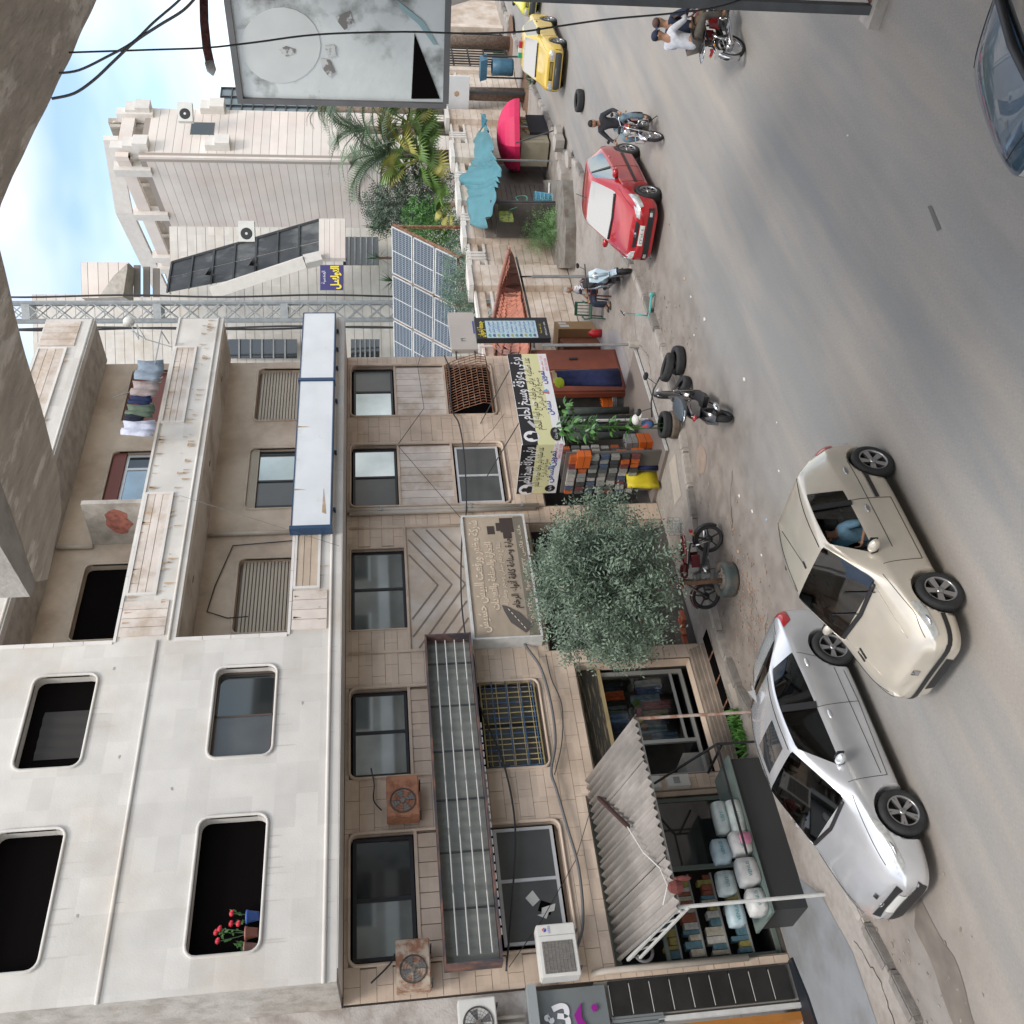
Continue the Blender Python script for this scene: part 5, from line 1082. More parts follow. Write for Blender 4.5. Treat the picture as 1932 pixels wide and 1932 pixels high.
details(t, bvh, xo, 1.66, 3.83, dict(gaps=[gapf(1.28, 1.24, .34, .86), gapf(2.42, 2.40, .34, .88), lin((1.28, .34), (2.42, .34), 8), lin((1.5, .66), (3.2, .68), 10)], handles=[(2.22, .74), (2.98, .78)], mould=(2.42, 3.02, .50, .56), mm=gold, mirror=(1.46, .90),
    side=[('headlight', [(.10, .60), (.62, .74), (.56, .60), (.13, .52)], lamp_c, 0, .012), ('lamp_reflector', [(.24, .605), (.42, .655), (.40, .60), (.25, .565)], chrome, 0, .03), ('tail_light', [(3.50, .98), (3.66, .94), (3.72, .74), (3.58, .74)], lamp_r, 0, .012), ('bumper_strip', [(.03, .42), (.40, .44), (.40, .38), (.03, .36)], blackp, 0, .01)],
    front=[('bumper_strip', [(-.6, .36), (.6, .36), (.6, .43), (-.6, .43)], blackp, 12, .012), ('grille', [(-.3, .22), (.3, .22), (.34, .33), (-.34, .33)], blackp, 8, 0), ('badge', [(-.05, .53), (.05, .53), (.05, .62), (-.05, .62)], chrome, 3, .01)],
    rear=[('number_plate', [(-.24, .5), (.24, .5), (.24, .6), (-.24, .6)], plate_m, 6, 0), ('bumper_strip', [(-.6, .4), (.6, .4), (.6, .46), (-.6, .46)], blackp, 10, .01)],
    top=[('bonnet_gap', lin((.16, -.6), (.42, -.72), 6) + lin((.5, -.735), (1.1, -.74), 8), gap_m, .008), ('bonnet_gap', lin((.16, .6), (.42, .72), 6) + lin((.5, .735), (1.1, .74), 8), gap_m, .008), ('bonnet_crease', lin((.3, .42), (1.05, .55), 8), gold, .012), ('bonnet_crease', lin((.3, -.42), (1.05, -.55), 8), gold, .012),
         ('roof_gutter', lin((1.85, .47), (3.2, .46), 10), gap_m, .012), ('roof_gutter', lin((1.85, -.47), (3.2, -.46), 10), gap_m, .012), ('cowl_strip', lin((1.08, -.58), (1.02, 0), 8) + lin((1.03, .1), (1.08, .58), 8), blackp, .07)]))
for a, b in (((1.0, .5), (1.32, .12)), ((1.0, .05), (1.32, -.35))): stroke('wiper', t, bvh, [(xo - x, y, 3) for x, y in lin(a + (0,), b + (0,), 5) for x, y in [(x, y)]] if 0 else [(xo - p.x, p.y, 3) for p in lin((*a, 0), (*b, 0), 5)], (0, 0, -1), blackp, .018, .02)
for a in (.03, .10): stroke('air_slot', t, bvh, [(xo - p.x, p.y, 3) for p in lin((.62, -.56 + a, 0), (.78, -.54 + a, 0), 4)], (0, 0, -1), gap_m, .035, .002)
stroke('roof_aerial', t, bvh, [(xo - p.x, p.y, 3.2) for p in lin((1.88, 0, 0), (2.0, 0, 0), 3)], (0, 0, -1), blackp, .03, .01)
part('roof_aerial', MB().tube([(xo - 1.95, 0, 1.44), (xo - 2.6, 0, 1.56)], .005, 5), blackp, t)
part('window_pillar', MB().bar((xo - 2.36, .80, .90), (xo - 2.44, .625, 1.37), .085, .02, up=Vector((0, 1, 0))), blackp, t); part('window_pillar', MB().bar((xo - 2.36, -.80, .90), (xo - 2.44, -.625, 1.37), .085, .02, up=Vector((0, 1, 0))), blackp, t)
hatch = t; t.scale = (.93, 1, 1.0); hatch_xf = (7.66, 9.62, math.pi)
# ---- silver sedan
silver = paint('silver_paint', (.70, .72, .75), .6, .27)
ST2 = [(0, .08, .50, .20, .52, .60, .45, .62, .3, .64), (.09, .16, .74, .18, .56, .66, .62, .70, .45, .72), (.50, .52, .85, .17, .72, .79, .70, .83, .50, .85), (.95, .95, .88, .16, .82, .88, .74, .92, .55, .94),
       (1.25, 1.20, .885, .16, .87, .94, .76, .97, .68, .99), (1.60, 2.05, .885, .16, .90, 1.37, .58, 1.42, .50, 1.435), (2.30, 2.55, .885, .16, .92, 1.405, .585, 1.45, .50, 1.465), (3.00, 3.05, .885, .16, .945, 1.38, .56, 1.42, .50, 1.44),
       (3.55, 3.40, .88, .17, .98, 1.28, .55, 1.33, .50, 1.35), (3.95, 3.98, .86, .19, 1.00, 1.03, .70, 1.05, .58, 1.065), (4.35, 4.36, .78, .21, .96, 1.00, .66, 1.02, .45, 1.03), (4.50, 4.48, .66, .24, .74, .80, .56, .82, .4, .83), (4.53, 4.51, .5, .3, .5, .55, .4, .56, .3, .57)]
t, body, bvh, xo = car('sedan_car', 'silver four-door sedan with a sunroof parked nose to the lower edge beside the kerb', (6.28, 12.48), math.pi + .03, ST2, 1.77, 2.69, .90, .32, silver, 'double', car_glass_d, gl=(4, (5, 6, 7), 8))
details(t, bvh, xo, 1.77, 4.53, dict(gaps=[gapf(1.42, 1.38, .34, .9), gapf(2.60, 2.56, .3, .92), gapf(3.30, 3.52, .4, .93), lin((1.42, .34), (2.6, .30), 8), lin((2.6, .3), (3.25, .33), 6), lin((1.45, .42), (3.2, .46), 10)], handles=[(2.42, .80), (3.32, .84)], hm=silver, mm=silver, mirror=(1.66, .90),
    side=[('headlight', [(.16, .62), (.88, .80), (.72, .66), (.22, .54)], lamp_c, 0, .012), ('lamp_reflector', [(.32, .62), (.56, .69), (.52, .635), (.34, .585)], chrome, 0, .03), ('tail_light', [(4.02, .96), (4.36, .95), (4.46, .78), (4.16, .80)], lamp_r, 0, .012)],
    front=[('grille', [(-.42, .52), (.42, .52), (.46, .60), (-.46, .60)], blackp, 10, 0), ('air_intake', [(-.5, .22), (.5, .22), (.62, .38), (-.62, .38)], blackp, 10, 0), ('number_plate', [(-.26, .40), (.26, .40), (.26, .51), (-.26, .51)], plate_m, 6, .0)],
    rear=[('number_plate', [(-.26, .6), (.26, .6), (.26, .7), (-.26, .7)], plate_m, 6, 0)],
    top=[('bonnet_gap', lin((.30, -.60), (1.2, -.80), 10), gap_m, .008), ('bonnet_gap', lin((.30, .60), (1.2, .80), 10), gap_m, .008), ('roof_gutter', lin((2.1, .5), (3.45, .49), 10), gap_m, .014), ('roof_gutter', lin((2.1, -.5), (3.45, -.49), 10), gap_m, .014), ('boot_gap', lin((4.0, -.66), (4.4, -.62), 5), gap_m, .008), ('boot_gap', lin((4.0, .66), (4.4, .62), 5), gap_m, .008), ('boot_gap', lin((4.42, -.6), (4.44, .6), 8), gap_m, .008),
         ('cowl_strip', lin((1.2, -.64), (1.12, 0), 8) + lin((1.13, .1), (1.2, .64), 8), blackp, .06)]))
decal('sunroof', t, bvh, [(xo - 2.2, -.36, 3), (xo - 2.68, -.36, 3), (xo - 2.68, .36, 3), (xo - 2.2, .36, 3)], (0, 0, -1), mat('sunroof_glass', (.03, .035, .04), .06, spec=1, coat=1), 6, 6, .006)
decal('badge', t, bvh, [(xo - .12, -.05, 3), (xo - .17, -.05, 3), (xo - .17, .05, 3), (xo - .12, .05, 3)], (0, 0, -1), chrome, 3, 3, .01)
part('shark_fin', MB().prism([(xo - 3.2, 0, 1.42), (xo - 3.42, .03, 1.41), (xo - 3.42, -.03, 1.41)], (-.1, 0, .0)).add([(xo - 3.2, 0, 1.42), (xo - 3.42, .035, 1.40), (xo - 3.42, -.035, 1.40), (xo - 3.42, 0, 1.51)], [(0, 1, 3), (0, 3, 2), (1, 2, 3)]), silver, t)
for s in (1, -1): part('window_pillar', MB().bar((xo - 2.6, s * .845, .93), (xo - 2.68, s * .65, 1.38), .11, .02, up=Vector((0, 1, 0))), blackp, t)
part('windscreen_note', MB().quad((xo - 1.62, .1, 1.155), (xo - 1.5, .1, 1.1), (xo - 1.5, .3, 1.1), (xo - 1.62, .3, 1.155)), mat('blue_note', (.25, .45, .6), .5), t)
part('badge_ring', MB().tube([(xo - .02, .06 * math.cos(a * .524), .665 + .03 * math.sin(a * .524)) for a in range(13)], .006, 5), chrome, t)
# ---- red hatchback down the street
red = paint('bright_red_paint', (.42, .012, .02), .2, .3)
ST3 = [(0, .06, .52, .20, .58, .64, .44, .66, .3, .68), (.08, .14, .72, .19, .62, .70, .58, .74, .42, .76), (.42, .44, .80, .18, .76, .84, .64, .88, .46, .90), (.80, .78, .83, .18, .88, .95, .68, .98, .52, 1.0),
       (1.0, .98, .84, .18, .92, 1.0, .70, 1.03, .62, 1.045), (1.35, 1.85, .84, .18, .95, 1.42, .56, 1.47, .48, 1.49), (1.95, 2.2, .84, .18, .97, 1.45, .57, 1.49, .47, 1.505), (2.6, 2.65, .84, .18, .99, 1.42, .55, 1.46, .46, 1.48),
       (2.95, 3.05, .83, .19, 1.02, 1.34, .53, 1.38, .46, 1.40), (3.3, 3.42, .80, .20, 1.02, 1.04, .64, 1.07, .54, 1.08), (3.6, 3.62, .72, .22, .86, .90, .58, .92, .4, .93), (3.75, 3.75, .54, .27, .6, .64, .44, .66, .3, .67)]
g1, g2 = G(1249, 365), G(1207, 284); hd = math.atan2(g1.y - g2.y, g1.x - g2.x)
cx, cy = (g1.x + g2.x) / 2, (g1.y + g2.y) / 2
t, body, bvh, xo = car('red_car', 'bright red hatchback facing the viewer beside the rider, further up the street', (cx - math.sin(hd) * -.0 + .05, cy + .82), hd, ST3, 1.66, 2.45, .75, .31, red, 'multi', car_glass_s, gl=(4, (5, 6, 7), 8))
details(t, bvh, xo, 1.66, 3.75, dict(gaps=[gapf(1.2, 1.16, .32, .93), gapf(2.05, 2.03, .3, .96), lin((1.2, .32), (2.05, .3), 6)], handles=[(1.9, .86), (2.6, .9)], hm=red, mould=(1.15, 2.85, .50, .57), mm=red, mirror=(1.4, .95),
    side=[('headlight', [(.10, .66), (.60, .82), (.50, .62), (.12, .54)], lamp_c, 0, .02), ('tail_light', [(3.38, 1.0), (3.5, .98), (3.6, .78), (3.46, .78)], lamp_r, 0, .01)],
    front=[('grille', [(-.30, .60), (.30, .60), (.34, .68), (-.34, .68)], blackp, 8, 0), ('lower_grille', [(-.66, .28), (.66, .28), (.66, .42), (-.66, .42)], blackp, 12, .0), ('number_plate', [(-.26, .46), (.26, .46), (.26, .57), (-.26, .57)], plate_m, 6, 0), ('headlight', [(.40, .60), (.62, .62), (.64, .74), (.44, .68)], lamp_c, 6, .01), ('headlight', [(-.62, .62), (-.40, .60), (-.44, .68), (-.64, .74)], lamp_c, 6, .01), ('fog_lamp', [(.48, .32), (.58, .32), (.58, .39), (.48, .39)], lamp_c, 3, .01), ('fog_lamp', [(-.58, .32), (-.48, .32), (-.48, .39), (-.58, .39)], lamp_c, 3, .01), ('badge', [(-.06, .63), (.06, .63), (.06, .68), (-.06, .68)], chrome, 3, .01)],
    rear=[('number_plate', [(-.26, .5), (.26, .5), (.26, .6), (-.26, .6)], plate_m, 6, 0)],
    top=[('bonnet_gap', lin((.25, -.58), (1.0, -.74), 8), gap_m, .008), ('bonnet_gap', lin((.25, .58), (1.0, .74), 8), gap_m, .008), ('cowl_strip', lin((1.0, -.58), (.94, 0), 8) + lin((.95, .1), (1.0, .58), 8), blackp, .08)]))
part('roof_aerial', MB().tube([(xo - 2.0, 0, 1.48), (xo - 2.25, 0, 1.72)], .008, 5), blackp, t)
for s in (1, -1): part('window_pillar', MB().bar((xo - 2.05, s * .80, .98), (xo - 2.12, s * .61, 1.42), .08, .02, up=Vector((0, 1, 0))), blackp, t)
t.scale = (1.04, 1.04, 1.04)
text('٣٣٥٤٠٤', .085, black, (xo + .012, 0, .515), (0, 1, 0), (0, 0, 1), t, ar=False, width=.4)
# ---- two yellow taxis
yel = paint('taxi_yellow_paint', (.62, .43, .06), .0, .35)
ST4 = [(0, .04, .62, .22, .62, .72, .56, .74, .4, .75), (.08, .12, .78, .20, .66, .78, .66, .80, .5, .81), (.45, .46, .82, .18, .76, .84, .70, .86, .5, .87), (.85, .84, .83, .18, .82, .90, .72, .92, .55, .93),
       (1.15, 1.12, .83, .18, .87, .95, .74, .97, .66, .98), (1.45, 1.75, .83, .18, .89, 1.34, .60, 1.39, .53, 1.40), (2.1, 2.2, .83, .18, .90, 1.37, .61, 1.41, .53, 1.42), (2.8, 2.75, .83, .18, .92, 1.35, .60, 1.39, .53, 1.40),
       (3.2, 3.0, .82, .19, .93, 1.27, .6, 1.31, .53, 1.33), (3.5, 3.5, .81, .2, .94, .97, .68, .99, .6, 1.0), (4.0, 4.0, .78, .21, .92, .95, .66, .96, .5, .97), (4.15, 4.15, .66, .25, .7, .8, .56, .82, .4, .83)]
def taxi(x, y, h, lab, yy):
    t, body, bvh, xo = car('taxi', lab, (x, y), h, ST4, 1.66, 2.4, .8, .30, yy, 'five', car_glass_s, gl=(4, (5, 6, 7), 8))
    t['category'] = 'taxi'; t['group'] = 'yellow taxis'
    details(t, bvh, xo, 1.66, 4.15, dict(gaps=[gapf(1.25, 1.22, .32, .88), gapf(2.2, 2.2, .3, .9), gapf(2.95, 3.1, .4, .9)], handles=[(2.05, .8), (2.85, .82)], mm=blackp, mirror=(1.5, .9), hm=blackp,
        side=[('bumper', [(-.02, .50), (.42, .50), (.42, .26), (-.02, .26)], mat('grey_bumper', (.05, .055, .06), .6), 0, .02), ('sill', [(.5, .3), (3.7, .3), (3.7, .22), (.5, .22)], blackp, 0, .0)],
        front=[('bumper', [(-.72, .26), (.72, .26), (.74, .50), (-.74, .50)], MATS['grey_bumper'], 12, .05), ('headlight', [(.38, .54), (.70, .54), (.70, .68), (.38, .68)], lamp_c, 6, .005), ('headlight', [(-.70, .54), (-.38, .54), (-.38, .68), (-.70, .68)], lamp_c, 6, .005), ('grille', [(-.33, .55), (.33, .55), (.33, .67), (-.33, .67)], blackp, 8, 0), ('grille_bar', [(-.3, .58), (.3, .58), (.3, .595), (-.3, .595)], yy, 8, .003), ('grille_bar', [(-.3, .62), (.3, .62), (.3, .635), (-.3, .635)], yy, 8, .003), ('number_plate', [(-.26, .38), (.26, .38), (.26, .47), (-.26, .47)], mat('plate_yellow_black', (.12, .13, .12), .5), 6, .06)],
        rear=[('number_plate', [(-.26, .5), (.26, .5), (.26, .6), (-.26, .6)], plate_m, 6, 0)],
        top=[('bonnet_gap', lin((.2, -.62), (1.12, -.76), 8), gap_m, .008), ('bonnet_gap', lin((.2, .62), (1.12, .76), 8), gap_m, .008), ('cowl_strip', lin((1.12, -.6), (1.12, .6), 8), blackp, .08)]))
    rs = part('roof_sign', MB().box((xo - 2.25, -.28, 1.415), (xo - 2.1, -.08, 1.53)), mat('sign_green', (.02, .3, .18), .4), t); part('roof_sign', MB().box((xo - 2.25, -.08, 1.415), (xo - 2.1, .08, 1.53)), cast_w, t); part('roof_sign', MB().box((xo - 2.25, .08, 1.415), (xo - 2.1, .30, 1.53)), mat('sign_red', (.4, .02, .05), .4), t)
    return t
taxi(36.6, 14.55, math.pi + .06, 'yellow taxi with a green, white and red roof sign nosing along the far kerb', yel)
taxi(43.5, 14.2, math.pi - .12, 'second, greener-yellow taxi parked just behind the first one', paint('lime_yellow_paint', (.60, .58, .05), 0, .35))
# ---- dark blue car right under the viewer
navy = paint('steel_blue_paint', (.05, .10, .16), .5, .25)
ST5 = [(0, .06, .60, .22, .62, .70, .52, .73, .36, .75), (.08, .14, .78, .20, .66, .78, .66, .82, .48, .84), (.45, .46, .86, .18, .80, .88, .72, .92, .52, .94), (.88, .86, .89, .18, .88, .97, .76, 1.01, .58, 1.03),
       (1.15, 1.1, .895, .18, .93, 1.02, .78, 1.06, .70, 1.075), (1.5, 2.0, .895, .18, .97, 1.46, .60, 1.51, .52, 1.53), (2.2, 2.4, .895, .18, .99, 1.5, .61, 1.54, .52, 1.56), (2.9, 2.9, .895, .18, 1.01, 1.47, .6, 1.51, .52, 1.53),
       (3.4, 3.5, .88, .19, 1.03, 1.36, .57, 1.4, .5, 1.42), (3.85, 3.95, .84, .2, 1.02, 1.06, .66, 1.09, .56, 1.1), (4.1, 4.12, .76, .22, .86, .9, .6, .92, .4, .93), (4.25, 4.25, .6, .28, .6, .66, .48, .68, .3, .69)]
t, body, bvh, xo = car('blue_car', 'steel-blue car with a gleaming windscreen, cut off by the frame at the lower right corner', (8.26, 2.2), 1.22, ST5, 1.79, 2.55, .85, .32, navy, 'five', glass('windscreen_bright', (.3, .36, .38), 3.5), gl=(4, (5, 6, 7), 8))
details(t, bvh, xo, 1.79, 4.25, dict(gaps=[gapf(1.4, 1.36, .34, .92)], handles=[], mm=navy, mirror=(1.6, .95), side=[('headlight', [(.14, .66), (.7, .84), (.6, .66), (.16, .56)], lamp_c, 0, .01)],
    front=[('grille', [(-.4, .4), (.4, .4), (.4, .6), (-.4, .6)], blackp, 8, 0)], rear=[], top=[('bonnet_gap', lin((.2, -.62), (1.1, -.80), 8), gap_m, .01), ('bonnet_gap', lin((.2, .62), (1.1, .80), 8), gap_m, .01), ('cowl_strip', lin((1.08, -.62), (1.02, 0), 8) + lin((1.03, .1), (1.08, .62), 8), blackp, .12)]))

# =====================================================  PEOPLE
def skinmesh(name, V, E, m, parent, lv=2):
    me = bpy.data.meshes.new(name); me.from_pydata([v[:3] for v in V], E, [])
    o = bpy.data.objects.new('t', me); COL.objects.link(o); o.modifiers.new('s', 'SKIN')
    for v, d in zip(V, me.skin_vertices[0].data): d.radius = (v[3], v[4] if len(v) > 4 else v[3]); d.use_root = False
    me.skin_vertices[0].data[0].use_root = True
    s = o.modifiers.new('u', 'SUBSURF'); s.levels = lv; s.render_levels = lv
    bpy.context.view_layer.update()
    r = bpy.data.meshes.new_from_object(o.evaluated_get(bpy.context.evaluated_depsgraph_get())); bpy.data.objects.remove(o)
    r.materials.clear(); r.materials.append(m)
    for p in r.polygons: p.use_smooth = True; p.material_index = 0
    return link(name, r, parent)
def elbow(a, b, l1, l2, bend):
    a = Vector(a); b = Vector(b); d = b - a; L = min(d.length, (l1 + l2) * .999); u = d.normalized()
    x = (l1 * l1 - l2 * l2 + L * L) / (2 * L); h = math.sqrt(max(0, l1 * l1 - x * x)); w_ = Vector(bend); w_ = (w_ - u * w_.dot(u)).normalized()
    return a + u * x + w_ * h, a + u * L
def cloth(c, n='cloth'): return mat('%s_%d_%d_%d' % (n, *[int(v * 250) for v in c]), c, .9, var=.15, vscale=12, bump=.35, bscale=24)
def person(label, loc, rz, hip, lean, hands, feet, shirt, trousers, hair, head_look=(0, 0), cap=None, sleeve=1.0, beard=False, hatm=None, shorts=False, scale=1.0, kb=((1, .3, .4), (1, -.3, .4))):
    t = thing('person', label, 'person', loc, rz); t.scale = (scale,) * 3
    hp = Vector(hip); ch = hp + Vector((math.sin(lean) * .30, 0, math.cos(lean) * .30)); sh = hp + Vector((math.sin(lean) * .50, 0, math.cos(lean) * .50)); nk = sh + Vector((math.sin(lean) * .07, 0, .08))
    hd_ = nk + Vector((.03, 0, .13))
    V = []; E = []
    def v(p, r, r2=None): V.append((*p, r, r2 or r)); return len(V) - 1
    a = v(hp, .12, .15); b = v(ch, .11, .15); c = v(sh, .07, .10); n = v(nk, .052); h0 = v(hd_ - Vector((-.01, 0, .055)), .088, .085); h1 = v(hd_ + Vector((0, 0, .045)), .118, .105)
    E += [(a, b), (b, c), (c, n), (n, h0), (h0, h1)]
    arms = []; legs = []
    for s, H_ in zip((1, -1), hands):
        so_ = sh + Vector((0, s * .19, -.02)); el, wr = elbow(so_, H_, .29, .26, (-.5, s * .7, -.6))
        i = v(so_, .045); j = v(el, .038); k = v(wr, .026); u = (wr - el).normalized(); pm_ = wr + u * .05; q = v(pm_, .034, .018); E += [(c, i), (i, j), (j, k), (k, q)]
        side = Vector((0, 1, 0)).cross(u).normalized() if abs(u.y) < .9 else Vector((0, 0, 1)); ac = u.cross(side).normalized()
        for f in range(4):
            l = (.07, .08, .075, .06)[f]; b0 = pm_ + u * .035 + ac * (f - 1.5) * .02; x1 = v(b0, .0095); x2 = v(b0 + (u * .75 - side * .5) * l * .6, .009); x3 = v(b0 + (u * .55 - side * 1.0) * l, .008); E += [(q, x1), (x1, x2), (x2, x3)]
        th = wr + u * .025 + ac * -.035 * s; x1 = v(th, .011); x2 = v(th + u * .035 - side * .035, .0095); E += [(k, x1), (x1, x2)]
        arms.append((so_, el, wr))
    for s, Ft, kk in zip((1, -1), feet, kb):
        ho = hp + Vector((0, s * .10, -.02)); kn, an = elbow(ho, Ft, .43, .42, kk); i = v(ho, .085); j = v(kn, .055); k = v(an, .04); q = v(an + Vector((.12, 0, -.05)), .035); E += [(a, i), (i, j), (j, k), (k, q)]; legs.append((ho, kn, an))
    skinmesh('body', V, E, skin, t)
    V = []; E = []
    a = v(hp - Vector((0, 0, .09)), .14, .175); b = v(ch, .125, .165); c = v(sh - Vector((0, 0, .02)), .10, .15); E += [(a, b), (b, c)]
    n_ = v(nk - Vector((0, 0, .02)), .065); E.append((c, n_))
    for so_, el, wr in arms:
        i = v(so_, .075); E.append((c, i))
        if sleeve < .6: k = v(so_.lerp(el, .75), .058); E.append((i, k))
        else: j = v(el, .05); k = v(el.lerp(wr, .9), .037); E += [(i, j), (j, k)]
    skinmesh('shirt', V, E, cloth(shirt), t)
    V = []; E = []
    a = v(hp + Vector((0, 0, .02)), .13, .165)
    for ho, kn, an in legs:
        i = v(ho, .10); E.append((a, i))
        if shorts: k = v(kn, .085); E.append((i, k))
        else: j = v(kn, .075); k = v(kn.lerp(an, .93), .06); E += [(i, j), (j, k)]
    skinmesh('trousers', V, E, cloth(trousers), t)
    for s, (ho, kn, an) in zip((1, -1), legs): part('shoe', MB().ball((an.x + .07, an.y, an.z - .055), (.14, .05, .045), 12), mat('shoe_dark', (.04, .035, .03), .7), t, True)
    cy_, cz_ = head_look
    M_ = Matrix.Rotation(cy_, 3, 'Z') @ Matrix.Rotation(cz_, 3, 'Y')
    def hv(x, y, z): return hd_ + M_ @ Vector((x, y, z))
    mb = MB()
    def ballr(c_, r, n, m, nm): 
        mb = MB(); mb.ball((0, 0, 0), r, n); mb.v = [tuple(hv(c_[0], c_[1], c_[2]) + M_ @ Vector(p)) for p in mb.v]; return part(nm, mb, m, t, True)
    ballr((.095, 0, .0), (.022, .014, .022), 8, skin, 'nose')
    for s in (1, -1):
        ballr((.088, s * .033, .03), (.01, .014, .008), 8, mat('eye_dark', (.02, .015, .012), .3), 'eye'); ballr((.0, s * .086, .005), (.018, .01, .03), 8, skin, 'ear')
        ballr((.09, s * .033, .048), (.008, .02, .004), 6, hair, 'eyebrow')
    ballr((.09, 0, -.045), (.01, .026, .006), 8, mat('lips', (.28, .1, .08), .5), 'mouth')
    if beard: ballr((.045, 0, -.055), (.05, .06, .04), 12, hair, 'beard')
    if cap:
        ballr((-.008, 0, .05), (.10, .093, .072), 14, cap, 'cap')
        mb = MB(); P = [hv(.05 + .10 * math.sin(a * .3927), .08 * math.cos(a * .3927), .05) for a in range(9)]; mb.prism(P, (0, 0, .01)); part('cap_peak', mb, cap, t)
        ballr((-.03, 0, .02), (.075, .083, .05), 12, hair, 'hair')
    else: ballr((-.022, 0, .045), (.092, .088, .072), 14, hair, 'hair')
    return t
hair_b = mat('black_hair', (.018, .014, .012), .8, bump=.5, bscale=60); hair_g = mat('grey_white_hair', (.42, .40, .37), .85, bump=.5, bscale=60)

# =====================================================  MOTORBIKES
def bwheel(t, x, R, w, style):
    o = part('tyre', MB().lathe([(R * .80, -w * .4), (R * .93, -w * .5), (R, -w * .2), (R, w * .2), (R * .93, w * .5), (R * .80, w * .4), (R * .80, -w * .4)], (x, 0, R), 1, 36), rubber, t, True)
    rim = part('rim', MB().lathe([(R * .81, -w * .35), (R * .75, -w * .3), (R * .75, w * .3), (R * .81, w * .35)], (x, 0, R), 1, 32), chrome if style == 'wire' else blackp, t, True)
    part('hub', MB().lathe([(0, -.06), (R * .25, -.055), (R * .25, .055), (0, .06)], (x, 0, R), 1, 16), alloy if style == 'wire' else blackp, rim, True)
    if style == 'wire':
        for k in range(18): a = k * math.pi / 9; part('spoke', MB().bar((x + R * .2 * math.cos(a), (-1) ** k * .045, R + R * .2 * math.sin(a)), (x + R * .76 * math.cos(a + .2), 0, R + R * .76 * math.sin(a + .2)), .004), chrome, rim)
    else:
        for k in range(5): a = k * 2 * math.pi / 5 + .4; part('spoke', MB().bar((x + R * .2 * math.cos(a), 0, R + R * .2 * math.sin(a)), (x + R * .77 * math.cos(a), 0, R + R * .77 * math.sin(a)), .035, .03), blackp, rim)
